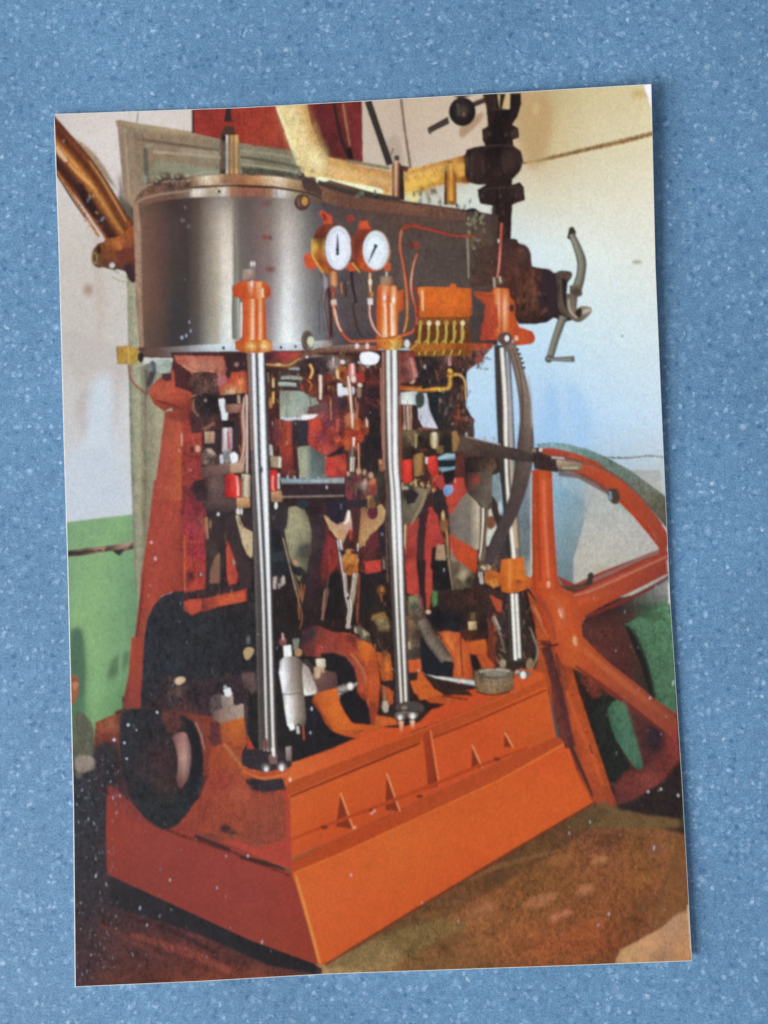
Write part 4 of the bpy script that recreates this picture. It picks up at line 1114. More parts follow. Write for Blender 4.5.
# ---------------- flywheel side frame (orange strut next to the bed)
part('printed_side_strut', None, 'orange-red sloping strut between the bedplate and the flywheel')
V(520, 560, 4.267)
P('30,130 80,190 110,260 180,330 210,420 250,560 310,740 400,1010 420,1045 350,1060 300,1020 240,900 200,770 170,760 130,600 100,480 60,490 75,400 65,280',
  'G 40,90,130,170,220,280,340,410 / 150: a84a1f 94442c a85028 b05028 a84a1f a84a1f a84a1f a84a1f / 330: a0401a b04c1f a44020 7a3424 9c441c a84a1f a84a1f a84a1f / 450: 8a3418 a8481c a8481c 8a3c24 9a3c18 a84a1f a84a1f a84a1f / '
  '560: 8a3418 a04418 a0401a 6a3024 b04a20 a04418 a84a1f a84a1f / 700: 8a3418 a04418 6a3028 5c2c28 b04a1c a8481c 9a4418 a84a1f / 880: 8a3418 a04418 9a3c18 5c2c28 7a3428 b04820 a8481c a8481c / 1040: 8a3418 8a3418 8a3418 7a3428 8a3424 9a3c24 984224 8a3824', mot=.4)
T('110,370 150,520 185,690 215,800', (40, 40, 56, 44), '6a3024 5a2a28 502a2a', f=1.5, mot=.7)
T('215,790 250,870 290,960 310,1010', (16, 18, 14, 8), '4a2822', f=1.5)
T('200,560 250,700 310,840 350,960', (10, 14, 12, 10), 'c05424', f=2.5)
T('60,200 90,260 125,330', (10, 16, 10), 'c0683c', f=2)
T('80,345 130,352 165,350', (6, 12, 8), '6a2c20', f=1)
T('70,360 160,366', 3, '3c1c18', f=1)
E(163, 364, 8, 9, '3a1c18', f=1)
T('185,350 215,460', (5, 6), 'd06c38|a04418', f=2)
T('155,400 170,500', 6, '5a2c1c', f=1.5)
T('295,790 310,830', 7, '7a3428', f=1.5)
# ================================================================== MOVING PARTS INSIDE THE ENGINE
MOT = 0.6
part('printed_wall', 'glimpse_between_columns', 'pale wall glimpsed between the columns')
V(200, 340, 5.486)
P('435,195 560,190 575,290 640,290 650,400 560,430 440,435', 'G 435,480,560,650 / 200: 6a6058 7a8078 88988c 6a6058 / 280: 8a8c80 8a9488 94a090 8a8880 / 350: a0a494 98a08c a8ac98 98a090 / 430: b0b0a4 a0a490 a0a898 c0c0b8', f=1, mot=.35)
P('535,590 640,585 690,640 700,760 550,768', 'G 535,580,640,700 / 590: a8aa98 98a088 6a7468 4a3c38 / 760: a0a690 88907c 707c6c 707a70', f=1, mot=.4)
T('605,290 612,350', 5, '5c6460', f=1)
V(190, 460, 5.12)
part('printed_wall', 'glimpse_between_columns#2')
P('500,245 540,235 580,245 605,290 625,360 620,450 600,560 570,630 545,600 520,540 490,470 470,370 490,330',
  'G 470,520,560,625 / 240: 7a7460 9a9070 908468 4a3c34 / 330: 8a8470 a09a7c a09a78 7a7460 / 420: 8a8468 989474 8a8468 6a6450 / 480: 6a6650 8c8668 4c4c44 4a4840 / 560: 4c4a3c 7a7458 8c8860 3a3430 / 630: 3a3430 7c7458 7c7450 3a3028', f=1.4, mot=.45)
E(590, 460, 34, 26, '4a4642', f=4)
E(560, 570, 22, 26, '2c2a30', f=1.5)
V(410, 460, 4.8)
part('printed_wall', 'glimpse_between_columns#3')
P('190,250 250,200 300,185 335,215 345,240 335,330 320,430 260,400 215,350 190,320', 'G 190,240,290,310,340 / 200: 7a6858 7a6c60 7f7262 b0a488 8a8070 / 300: 6a5c50 80746a 7c6c62 b8a88c 9a9080 / 420: 6a5c50 7c6c60 80746a b0a090 a89c88', f=1.2, mot=.5)
P('395,70 430,60 440,200 415,230 400,180', 'a0b4ba', f=1.2)
P('385,230 425,285 445,350 380,420 370,360', 'G 370,400,445 / 240: c8d0cc d0d8d0 8a9498 / 340: 9a6a54 c8c4b8 c0c8c4 / 420: d8dcd0 c8ccc4 c0c8c4', f=1)
E(395, 300, 14, 22, '6c3c34', f=1.2)
P('520,80 580,60 585,560 560,560 520,480', 'G 520,550,575,584 / 80: 8a98a0 7a8a98 8a9aa8 c8d0d4 / 300: 6c7a84 6a7478 6a7478 d8dcd8 / 450: 6f7c84 66706f 6a7474 d0d4cc / 560: 7a8888 7f8c88 b0b4a8 c0c0b0', f=1, mot=.4)
P('130,410 165,405 175,520 135,520 120,470', 'G 120,150,175 / 410: a8988a 9a8a78 8a7c6a / 520: 7a6a58 8a7a68 6a5c4c', f=1.2)
P('195,470 270,500 320,540 300,590 215,600', 'G 195,230,260,320 / 470: 5a4a3c 6a5c4c 5c4c40 3c2c28 / 540: 5c4c3a 6a5444 908460 3c2c28 / 600: 4c3a2c 5a4434 6a5840 3c2420', f=2, mot=.6)

# red boxes and dark castings around the crossheads
part('printed_valve_chest', None, 'red and dark brown valve gear castings in the middle')
V(200, 340, 5.486)
P('360,60 560,60 640,90 700,90 700,200 560,190 360,180', 'G 360,450,540,700 / 70: 5a2430 7a2a34 a03a38 5a403a / 120: 3a2426 4c2c28 4a3230 4a3430 / 190: 30201f 3a2a28 3a2c28 3a2824', f=1.5, mot=.9)
P('455,85 560,80 520,120 470,125', 'b84440', f=1.5)
P('440,195 520,195 560,200 560,225 450,215', '6a7470', f=1.4); P('430,225 520,235 525,262 440,255', '9ab0ac', f=1.2)
T('440,232 520,245', 6, '3a3030', f=1); T('430,268 530,272', 8, '3a2828', f=1)
P('410,430 460,440 540,445 590,440 640,420 700,400 740,480 740,580 700,630 640,640 600,600 540,580 440,590 400,560 395,480',
  'G 395,440,480,510,550,595,620,680,740 / 440: 5a3030 7a3c38 a8402c 3a3036 2a282e 3a2c30 c04430 a83828 7a2c28 / 520: 4a2c30 8a3c34 b04430 3a2c30 2a2a33 38303a c44a2c b04028 8c3028 / 620: 4a2828 8a302c a83828 3a2a2c 2a2428 38242a a83c2c a03428 7a2824', f=1.2, mot=.5)
P('575,410 640,370 720,320 740,420 680,440 600,420', 'G 575,640,740 / 340: 6a3434 7a3430 6a2c28 / 430: 8a5048 903c30 7a3028', f=1.4, mot=.7)
P('470,425 540,425 660,408 600,432 560,440 470,438', 'd8dce4', f=1.2)
P('445,590 530,580 535,760 445,740', 'G 445,490,535 / 590: 903428 a83c30 5a2828 / 740: 602c2c 5c2c2c 3a2024', f=1.2, mot=.6)
T('515,560 525,740', 14, '3a2226', f=1.5)
P('690,660 770,640 800,660 800,768 700,768', '8a3028', f=1.5)
V(300, 340, 5.486)
P('140,640 250,630 255,720 150,735', 'G 140,255 / 640: b04030 8c3428 / 735: a83830 7a2c28', f=1, mot=.5)
P('160,330 250,300 270,420 250,560 170,600 110,560 120,440', '160,340:6c2c2c 220,320:7a3028 180,400:7c302c 130,500:b0402c 180,540:a8402c 230,450:7a2c24 250,540:a8482c 200,480:5a2824', f=1.5, mot=.9)
P('245,410 300,380 330,440 345,520 330,580 260,580 235,560 260,500', '250,420:8c3c24 300,430:a84c2c 270,470:5a2820 310,500:b8522c 260,560:b04c24 330,560:8a3c28 300,540:c46030', f=1.2, mot=.9)
E(280, 500, 18, 24, '4c2420', f=1.2); E(282, 500, 6, 10, 'a88068', f=1)
E(345, 495, 22, 24, '8c4028', f=1.2); E(345, 495, 10, 12, '3a2018', f=1)
dabs(338, 360, 385, 450, ['6a2c24', '2a1a1a', '8a4030', '4a2420', '7a3c2c', '3a2020', 'a86a4c'], 110, (0.8, 2.6), (1, 2.8), (60, 110), 16)
dabs(300, 355, 345, 410, ['5a2c24', '2c1c1c', '7a4428', '40241f', 'a87040', '3a2424'], 90, (0.8, 2.4), (1, 2.8), (60, 110), 17)
dabs(358, 372, 385, 470, ['3a2024', '24181a', '4a2420', '5c302a', '2a1c1e'], 70, (1, 3), (1, 2.8), (60, 100), 18)
T('205,200 210,290', 8, '6a342c', f=1)
part('printed_valve_chest', 'bright_fitting')
P('210,240 225,240 228,260 250,265 262,250 298,262 298,290 262,300 228,300 228,325 210,325', 'd8dce4', f=1)
E(235, 120, 14, 11, 'a89c94', f=1.4)
P('270,130 295,130 305,210 280,190 265,160', 'G 265,305 / 130: 9c5048 c86a60 / 210: b04c48 d89a90', f=1)
T('290,135 300,230', 9, 'e0b4a8', f=1)
E(230, 175, 34, 30, '8a5028', f=1); E(228, 180, 20, 18, '3a2420', f=1); T('203,165 205,200', 8, 'd8b078', f=1)
T('262,200 275,290 290,400 288,480', (14, 18, 14, 12), '8a4a38 e8dcd8 7a3c30', f=1)
T('112,200 116,320', 14, '8c5c40 ece8e0 6a3c30', f=.8)
T('60,140 70,190 55,250', (12, 16, 10), '8a4c24 d89858 6a341c', f=1)
T('180,90 182,150', 10, '6a4c44 b8a8a0 5a3a34', f=1)
T('168,320 174,440', 7, '4a2824 c08c78 4a2824', f=.8)
T('318,340 312,420', 6, '7a3c2c c88064', f=.8)
E(328, 248, 12, 12, 'b8a89c', f=1); E(322, 290, 12, 26, '6a5048', f=1)
T('205,440 208,560', (14, 10), '6a2c28 c06858 6a2c28', f=1)
T('367,430 368,475', 10, 'd0c0b0', f=1)
E(368, 80, 0.1, 0.1, 'f8f8ff')
T('295,545 295,590', 18, '9a5030 f0e0d0 8a4a30', f=1)
T('270,590 268,700', 12, '4a302c 6a4a44', f=1)
T('290,590 284,700', (14, 16), '5c3c34 d8ccc8 6a4438', f=.9)
T('322,570 324,700', 7, '5a3830 c89c88 4a2c28', f=.8)
P('130,655 140,650 145,640', 'fff', f=.6)
E(436, 680, 22, 34, '8a5030', f=2); E(436, 665, 9, 14, 'd89c68', f=1)
T('436,700 440,750', 10, '9a5a34', f=1)
V(200, 340, 5.486)
T('360,130 440,138 500,130 560,100 590,75', (8, 12, 12, 12, 10), '6a4428 c08c50 7a5034', f=1)
E(430, 133, 16, 7, 'e0b888', f=1.2)
T('568,80 590,100', 10, 'e8e0dc', f=.8)
T('380,200 385,380', 24, '3c2a28 5a3a2c 33201f', f=1.5)
T('403,210 402,260', 14, '8a5c34 f0d8a8 7a4c28', f=1)
T('403,285 402,350', 16, '8a5c34 e8b868 7a4824', f=1)
E(388, 345, 10, 30, 'b08048', f=1.4)
T('372,180 376,230', 8, '7a6a60', f=1)
# left crosshead group in front of the first column
part('printed_crosshead', None, 'bright steel valve rods and crosshead left of the front column')
V(100, 340, 4.8)
P('575,265 710,262 715,660 575,640 590,560', 'G 575,620,660,715 / 265: 3a2428 3c2828 4c302c 3a2424 / 400: 3f2a2a 3a2428 4a2826 4a2826 / 640: 3a2428 3a2828 3f2a28 3a2626', f=1.2, mot=.9)
P('570,285 595,280 605,345 612,350 610,382 588,385 585,355 572,320', 'e4e8ec', f=.8)
P('595,305 640,300 705,310 700,345 620,350 600,330', 'G 595,650,705 / 305: 8a6458 a87c68 8a5c50 / 350: 7a5048 9a6c58 7a4c44', f=1, mot=.5)
T('665,270 668,300', 10, 'c8b4a8', f=1); T('700,270 700,310', 9, 'd8c4b8', f=1)
P('585,385 650,390 650,420 590,420', '241c22', f=1)
T('610,425 608,480 605,540', 40, '8a7470 c8c4c8 b8a0a4 8a3c40 d0ccd0 6a5850', f=.8)
T('598,470 600,510', 8, 'b84448', f=1)
T('612,440 610,500', 6, '9a6a70', f=1)
T('648,420 645,540', 10, '3a2426', f=1)
T('690,350 695,440 690,560 685,600', (16, 22, 24, 18), '5a3430 a06c58 dcc0ac 7a4c40', f=1)
T('706,430 706,640', 12, '8a6050 e8dcd0 7a5044', f=.9)
T('672,360 660,420 668,560', (8, 10, 8), '8a3a30 6a2c28', f=1)
P('575,560 590,550 595,580 580,590', 'c8ccd0', f=.9)
P('590,545 625,535 640,580 600,590', 'G 590,640 / 540: 8a8c90 c8ccd0 / 590: 6a6468 7a7478', f=1)
P('628,550 650,538 662,575 635,592', 'f4f4f8', f=.9)
P('480,610 560,600 630,590 640,630 560,645 490,650', 'G 480,560,640 / 600: 6a4840 7a5448 8a6a58 / 650: 5c3c38 6a4a40 7a5848', f=1, mot=.6)
P('630,590 690,592 695,628 640,635', 'G 630,695 / 590: c8a890 b08c78 / 635: b08c74 9a7460', f=1)
P('515,645 600,640 600,768 515,768', 'G 515,560,600 / 640: 5a403c 6a4c48 5a3c38 / 768: 4a3230 5f4640 5a3c38', f=1.2, mot=.9)
V(190, 460, 5.12)
P('75,70 170,70 175,190 80,190', 'G 75,120,175 / 70: 4a302e 6a4a46 5a3c3c / 190: 3a2628 4c3230 4c3030', f=1.2, mot=.8)
P('178,80 215,68 250,85 262,110 262,190 240,195 178,190', 'G 178,215,235,262 / 80: 8a2428 d82c2c e84040 a02428 / 190: 8a1c20 d02020 e02c28 901c20', f=.9, mot=.3)
T('238,85 245,130 246,185', (6, 8, 8), 'f8b8a8', f=.8)
P('265,70 310,75 308,190 265,190', 'G 265,290,310 / 75: c8b8a0 d8ccb4 8a7868 / 190: a08c70 c8b49c 7a6858', f=1, mot=.4)
T('268,95 270,185', 6, '7a5c48', f=1)
P('235,195 305,190 308,245 240,248', 'G 235,305 / 190: d8a878 c8986c / 248: a87c54 a87850', f=1)
P('55,40 120,30 205,45 208,75 60,85', '6a4c40', f=1.2)
P('60,195 240,195 240,245 150,262 75,260', 'G 60,150,240 / 195: 4a3432 5c4240 5c3c38 / 262: 2c2226 3a2a2c 3a282a', f=1.2, mot=.6)
E(146, 284, 8, 17, 'e8e0d8', f=.8); E(248, 265, 7, 16, 'ece8e0', f=.8); E(265, 268, 7, 16, 'e0dcd0', f=.8)
P('90,275 180,262 200,400 185,470 180,640 100,650 90,560 80,520 100,400', 'G 80,120,150,200 / 270: 2a2026 33262a 2c2226 3a2a2a / 400: 3a282a 44302f 30242a 2a2024 / 640: 2c2226 7a5a4c 2c2226 261e22', f=1.2, mot=.8)
P('140,480 150,520 150,610 100,640 105,560', 'G 100,150 / 480: 6a5048 8a6a58 / 640: 7a5c4c 6a4c40', f=1.2)
P('185,415 215,430 255,530 240,630 200,640 188,560', 'G 185,255 / 420: c04c3c b04434 / 630: c84c34 a03c30', f=1, mot=.5)
E(228, 528, 10, 14, 'a89090', f=1); E(245, 560, 24, 26, '4a2424', f=1.6)
P('180,265 250,280 300,470 320,520 320,640 290,640 250,500 200,400', 'G 180,250,320 / 270: 3c2a2a 2c2224 2c2224 / 640: 33222a 3a2a2c 2c2228', f=1.2, mot=.7)
P('238,285 252,285 258,310 275,345 320,370 320,500 290,470 260,410 240,350', 'G 238,270,320 / 290: e8d8b8 c8b088 a88c68 / 400: c8a880 ccb494 d0bc98 / 500: a88c68 b09c78 c0a888', f=1, mot=.3)
P('255,250 320,240 325,360 290,350 265,310', '33282c', f=1.5)
dabs(192, 465, 212, 520, ['3a2428', 'b04434', '2a1e24', '5a3028', '7a3434'], 60, (1, 2.8), (1, 2), (60, 120), 19)
T('95,300 100,370', 8, '9a6c4c', f=1)
# right of the front column
P('385,570 395,560 410,640 390,650', 'a8a4a0', f=1)
V(200, 340, 5.486)
P('380,570 395,580 402,640 380,630', 'b8b8b0', f=1)
P('385,640 445,640 445,700 390,700', 'G 385,425,445 / 640: a8947c b8a488 c8bca4 / 700: 8a7058 b09878 a89078', f=1)
T('438,645 438,700', 8, 'e8e4dc', f=1)
V(190, 460, 5.12)
P('405,55 445,50 450,155 410,165', 'G 405,430,450 / 50: a02020 e02c2c 901c20 / 160: a01c20 d82424 7a1c20', f=.8, mot=.3)
T('425,80 422,130 428,155', 6, 'f0a090', f=.8)
T('455,70 455,150', (12, 10), 'c8c0b4 e8e8e0 7a6a60', f=1)
P('415,165 465,155 480,180 480,212 418,220', 'G 415,480 / 160: c89c74 a87c58 / 215: a07854 8a6448', f=1)
E(440, 238, 8, 18, 'e8e8e4', f=.9)
P('415,215 480,215 505,240 495,330 470,380 430,370', '2c2428', f=1.2)
P('415,250 470,260 490,400 510,500 540,560 520,600 440,600 415,560', 'G 415,460,540 / 260: 2c282e 33282c 2a2226 / 420: 24262c 242428 1f1c20 / 600: 2a2026 2c2024 241c20', f=1.4, mot=.9)
E(435, 290, 10, 14, '4a5460', f=1.4); E(428, 465, 6, 16, '4a5a5c', f=1)
P('425,600 445,590 440,660 425,660', 'b09c98', f=1.2); P('460,620 480,590 488,630 465,650', 'a89890', f=1.2)
E(540, 525, 9, 12, 'd89880', f=1); E(560, 575, 16, 20, '302c34', f=1.4)
T('470,385 500,480 540,610 580,740', (4, 6, 7, 5), '2a2022 d0b088 3a2824', f=.8)
T('590,640 575,720', 12, '6a3c24 c87c48 6a3420', f=1)
T('570,630 570,700', 6, '9a5a38', f=1)
# horizontal guide
part('printed_crosshead', 'guide_bar', 'grey horizontal guide bar between the front and middle columns')
P('460,90 520,95 640,95 790,90 790,125 760,120 640,122 470,125', 'G 460,540,640,790 / 90: 6a7c88 5a6a78 6a7a88 8a98a0 / 108: 8a98a4 9aaab4 a8b4bc 9aa4a8 / 125: 4a4c54 4a4c54 54585f 5a5a60', f=1, mot=.4)
P('465,125 790,122 790,180 470,182', 'G 465,600,790 / 125: 2c2228 33242a 3a282a / 180: 3c2a2c 33242a 30262a', f=1, mot=.6)
T('475,188 600,186 790,182', 12, '5a4a48 8a7c78 4a3c3c', f=1)
for x, y in [(565, 72), (600, 78), (655, 72), (500, 80), (535, 82)]:
    T('%g,%g %g,%g' % (x, y, x, y + 22), 8, '8a98a0 b8c0c4', f=1)
E(700, 140, 4, 10, 'c8c0c0', f=.8)
P('470,200 790,196 790,250 720,280 620,290 600,250 540,235 490,240', '2f2024', f=1.4, mot=.8)
E(575, 230, 22, 18, '24303c', f=1.5)
P('610,290 700,270 720,380 720,480 700,560 690,768 570,768 590,620 620,500 630,400', 'G 570,640,700 / 280: 33242a 38262c 3a2628 / 500: 2f2228 3a2430 3a242a / 768: 2a1e20 30201f 38221f', f=1.4, mot=.7)
P('700,385 725,375 750,450 755,530 715,590 710,500', 'G 700,755 / 380: 7a2c30 8a3030 / 590: a0342c 8a302a', f=1.4, mot=.5)
T('720,560 690,720', 3, '8a5c48', f=1)
T('600,590 610,500 650,440', (3, 4, 3), '5a3a34', f=1)

# middle crosshead and forks
part('printed_connecting_rod', None, 'forked connecting rod between the front and middle columns')
V(300, 460, 5.12)
P('110,210 330,200 440,230 445,330 430,620 400,768 60,768 90,600 110,500 130,400', 'G 60,150,240,330,440 / 210: 38242a 33242a 38262a 3a2628 38242a / 330: 33222a 4c2628 4a2c28 6a3c34 3a2226 / 450: 30202a 7a2c30 3a2626 5c2c2c 2c2022 / '
  '560: 2a1c22 7a2c2a 33201f 50261f 2c201f / 660: 2a1e20 2c1e20 2a1c1a 33201c 302018 / 768: 2a1e20 2a1c1c 241a18 2c1e18 33241c', f=1.4, mot=.9)
P('140,390 175,400 190,420 205,520 150,590 145,500', 'G 140,205 / 400: 8a302c 7a2c2c / 590: a03428 7c2c28', f=1.4, mot=.5)
P('230,80 260,55 350,60 380,120 370,190 320,210 240,200', '240,80:5c302c 300,80:4c2828 350,90:8a5038 260,130:4a2428 320,130:7a3c2c 370,130:8a4a30 300,180:54282c 250,190:3a2226', f=1.2, mot=1.1)
dabs(346, 470, 374, 500, ['8a4a34', '3a2026', '6a302c', 'c89068', '2a1a20', 'a8644c'], 44, (0.7, 2.0), (1, 2), (50, 120), 20)
for x, y in [(300, 70), (330, 95), (245, 75), (355, 75), (327, 140)]:
    T('%g,%g %g,%g' % (x, y - 12, x + 2, y + 12), 9, 'c8a080 e8d0b0', f=.9)
P('330,55 385,85 380,140 400,150 395,200 340,195', '6c3a2c', f=1.4, mot=1)
P('250,210 350,205 345,235 260,240', '26202a', f=1.2)
P('365,200 440,240 400,290 345,280', '55302c', f=1.4)
P('260,240 315,235 312,300 300,420 265,420 262,300', 'G 260,315 / 240: 4c2828 3a2024 / 420: 5a2a28 4c2824', f=1, mot=.6)
T('225,300 200,240', 30, '2a2026', f=2)
P('122,280 148,290 160,330 200,325 228,315 240,262 252,262 262,330 240,380 222,420 215,430 190,400 160,360', 'G 122,190,262 / 270: b88858 9a7858 d8c4a8 / 330: c8985c c89c68 b89480 / 430: a87850 c09468 a8845c', f=1, mot=.3)
T('124,285 160,350 190,395', (3, 5, 3), 'e8c090', f=.8)
T('250,265 246,300 228,330', 7, 'f0e8d8', f=1)
P('312,250 335,255 345,290 375,305 400,290 402,235 415,228 435,260 430,310 400,350 350,400 310,450 300,445 305,330', 'G 300,345,435 / 240: 8a6048 8a6c50 e0b898 / 310: b08454 c09868 c49c70 / 445: a87848 b08858 b88c60', f=1, mot=.3)
T('345,250 340,280 350,300', 6, 'a8744c', f=1)
T('400,240 425,280 420,310', (4, 6, 4), 'e8c8a8', f=1)
E(372, 270, 26, 28, '4a262c', f=1.2); E(378, 215, 12, 34, '6a4a30', f=1.4)
P('245,330 262,320 270,400 255,420', 'a03a34', f=1)
part('printed_connecting_rod', 'polished_rod')
T('200,410 212,490 228,600 238,700', (26, 26, 24, 22), '3a2824 d8d4d0 5a4440 f0ece8 8a6c58', f=.9)
P('238,470 262,455 285,470 300,500 295,575 250,590 220,575 215,520', 'G 215,250,300 / 460: d08c38 c87c30 b86c2c / 520: b86428 c07028 a85c24 / 590: 9a4c20 b06028 8a4820', f=1, mot=.8)
P('225,510 245,515 240,550 222,545', '4c281c', f=1); E(262, 490, 8, 14, 'f0b858', f=1)
T('298,430 295,520', (10, 10), '8a6850 f0e4d8 7a5440', f=.9)
T('285,580 272,680 255,768', (30, 30, 28), '5a3c30 e8dcd0 4a3028 d8c8b0 6a4838', f=.9)
T('240,590 244,680', 8, '8a4a30 5a2c20', f=1)
T('150,590 120,740', 3, '7a5c58', f=1)
T('330,400 328,440', 6, 'c8a070', f=1)
P('335,520 400,515 415,545 405,580 335,585', 'G 335,415 / 520: b83c34 c8443c / 585: a83830 8a302c', f=1.2, mot=.4)
P('355,380 400,360 400,440 380,480 340,470', '5c262a', f=2)
P('400,340 440,330 445,470 410,480', '2a2026', f=1.6)
E(420, 380, 6, 8, '6a7484', f=1)
E(412, 672, 26, 20, '7a4c28', f=1.4); E(408, 665, 8, 9, 'c88c50', f=1)
T('427,500 432,560', 8, '8a7470', f=1)
E(335, 725, 14, 26, '5a4438', f=2)
dabs(352, 575, 385, 608, ['5a3020', '241818', '6a4830', '3a2418', '8a5c38'], 30, (1, 2.5), (1, 2.5), (60, 120), 21)

# right crosshead area between the middle and rear columns
part('printed_valve_gear', None, 'dark valve gear and yellow pipework between the middle and rear columns')
V(390, 330, 4.518)
P('40,100 100,90 130,180 120,230 40,240', 'G 40,85,130 / 100: 5a3028 7a3c34 3a2424 / 230: 6a3c34 8a4c40 4a2824', f=1.2, mot=.7)
P('75,110 100,120 125,185 100,220 60,180', '8c4a40', sm=1, f=1.6)
E(98, 225, 14, 18, 'd8a89c', f=1.2)
P('100,90 260,85 280,110 290,180 250,200 240,245 170,260 140,250 120,190', 'G 100,180,290 / 90: 3a2a28 3a2c28 4a3a30 / 180: 2a2024 2a2426 3a2c28 / 250: 3c2620 3a2824 3c2820', f=1.2, mot=1.1)
E(155, 168, 12, 14, '8a8c90', f=1.4); E(152, 165, 5, 7, 'e0e0e0', f=.8)
T('270,95 268,160', 22, '5a3028 c08880 8a4c44', f=1)
P('290,90 460,80 400,150 350,185 345,200 290,190', 'G 290,340,460 / 90: 5a3428 4c3430 8a5c50 / 190: 3a2a28 3a2a28 3a2a28', f=1.2, mot=1.2)
dabs(454, 350, 488, 370, ['6a3c30', '2c1f1f', '8a5440', '3c2c28', '54382c'], 50, (1, 2.4), (1, 1.8), (0, 180), 22)
P('380,130 420,110 415,145 390,150', '8a443c', f=1.2, sm=1)
P('170,280 290,260 345,240 345,400 370,400 380,480 330,490 270,460 215,440 190,380 180,320', 'G 170,210,260,310,350 / 280: 2a2a2e 24282c 2c2828 3a2c28 4a3428 / 350: 24282c 20282c 2a2a2c 4a3028 4a3028 / 400: 242428 222428 2c2424 4a2820 5a3a30 / 480: 2a2424 2a2424 33282a 3c2a28 4a302c', f=1.2, mot=1.1)
T('185,290 200,380 220,450', (3, 4, 3), '0f1a1c', f=1)
T('345,395 370,440 375,480', (22, 16, 14), '3a302e 5a4c44', f=1.2)
E(372, 408, 11, 12, '7a3c30', f=1); T('290,395 350,405', 16, '6a3428 8a4a34', f=1)
T('310,340 312,390', 16, '4a2c24 9a5034 3a2420', f=1.2)
T('325,250 328,320', 12, '4a2c24 8a5440 2c1f1f', f=1)
P('120,290 165,285 180,370 215,445 150,440 130,400', 'G 120,165,215 / 290: a8b0bc c8ccd8 5a5c60 / 440: d0d4e0 c4c8d4 d0d0dc', f=1, mot=.3)
dabs(445, 385, 470, 430, ['5a4a40', '24282c', '3a302c', '7a6a58', '1f1f22', '6a3828'], 50, (0.8, 2), (1, 2.4), (60, 120), 23)
part('printed_valve_gear', 'yellow_pipe')
T('40,262 120,268 220,262', 26, '6a2c20 b0602c 8a3c24|7a3420 d88830 8a4420|a8641c f0b840 a86820', f=1)
E(228, 262, 12, 16, 'f0d050', f=1)
T('225,265 265,260 272,215 280,190', (20, 20, 20, 18), '8a5c20 e0a840 7a4c20', f=1)
E(270, 185, 12, 10, 'e0b040', f=1); T('250,205 300,200', 14, 'd09830 8a5820', f=1)
T('292,200 320,205 340,240 343,315', (16, 14, 12, 8), '7a4c24 d8b070 6a4420', f=1)
part('printed_valve_gear', 'flange')
P('36,298 128,300 130,335 40,338', 'G 36,80,130 / 298: b8ccc8 d8e8e8 b0bcb8 / 338: 8aa09c b8c8c4 98a4a0', f=1, mot=.3)
P('115,290 145,285 155,310 148,345 122,352 118,330', '3c4a44', f=1, sm=1)
T('70,338 78,400 72,460', (50, 50, 44), '4a2c24 8a5c44 d8c8b8 6a4c3c 9a7c64 3a2824', f=1, mot=.7)
P('45,450 100,455 110,540 50,550', 'G 45,80,110 / 450: 6a4c3a a8946a 5a4838 / 550: 5a4a38 8a7c5c 5c5444', f=1.2, mot=.8)
E(118, 500, 8, 26, '8a8058', f=1)
P('110,455 200,450 280,470 280,570 200,580 110,560', 'G 110,200,280 / 455: 33242a 33282a 5a4430 / 570: 33242a 5a4a3a 7a6040', f=1.2, mot=1)
T('130,445 200,450', 8, '8a4c3c', f=1.2)
E(200, 498, 17, 32, 'c8b890', f=1); E(203, 495, 7, 20, 'e8e4d0', f=1)
P('48,580 100,580 100,690 60,695', 'G 48,75,100 / 580: b82820 e43424 c02820 / 690: a02020 e02c24 a82420', f=1, mot=.3)
P('103,570 158,555 158,650 105,665', 'G 103,130,158 / 560: 9a6c40 b08450 8a5c34 / 660: 8a5c34 9a7040 7a5030', f=1, mot=.5)
P('162,580 175,572 205,575 215,600 215,640 200,660 175,640', 'G 162,215 / 575: d02420 e83028 / 650: c82420 c02420', f=1, mot=.3)
T('166,578 172,600', 7, 'f8c0b0', f=.8)
P('172,640 215,650 250,660 240,720 300,680 400,650 412,670 330,768 235,768', '180,650:b82c28 210,700:b83028 240,740:5a2828 260,720:b83430 310,700:a83028 350,690:6a3030 400,660:9c3838 300,750:a03030', f=1.4, mot=.7)
P('218,560 285,555 300,580 300,625 280,640 235,650 218,620', 'G 218,260,300 / 560: 5a7a88 6a98b0 5a8aa0 / 580: 24303a 2c3a48 2c3844 / 600: 1c2428 202c34 1c2428 / 615: 2c3c48 3a5468 2c3c48 / 632: 5a8aa8 6aa0c0 4a6c80 / 650: 1c2024 1c2024 1c2024', f=1, mot=.3)
P('220,650 280,645 275,700 240,705', '1c1c20', f=1.2)
P('247,710 280,705 285,735 262,752 245,735', '6a94bc', f=1, sm=1)
E(262, 715, 12, 8, 'b0d0e8', f=1)
P('285,480 310,470 335,540 300,555 285,540', 'a07048', f=1.4, sm=1)
P('120,650 215,670 240,768 70,768 60,700', 'G 60,140,240 / 660: 6a3c28 4a2c24 6a2c28 / 768: 8a6a48 3f2824 7a2828', f=1.4, mot=1.2)
dabs(400, 475, 440, 500, ['8a6038', '2c1f1c', '5a3c28', 'c8a878', '3a2420'], 50, (0.8, 2.2), (1, 2), (50, 130), 24)
V(410, 460, 4.8)
P('0,130 60,140 100,130 90,170 60,250 30,310 0,340', 'G 0,40,100 / 130: 5a4430 2c2424 8a7458 / 220: 5a4a3c 5a4a3c 5c4c3c / 340: 6a5444 5c4a3c 5c4a3c', f=1.2, mot=.5)
T('100,120 80,170 40,250', (8, 10, 6), '7a6a50', f=1)
P('0,330 35,300 40,500 45,640 0,640', 'G 0,45 / 330: b04434 8a3028 / 640: b83c28 a83828', f=1.4, mot=.5)
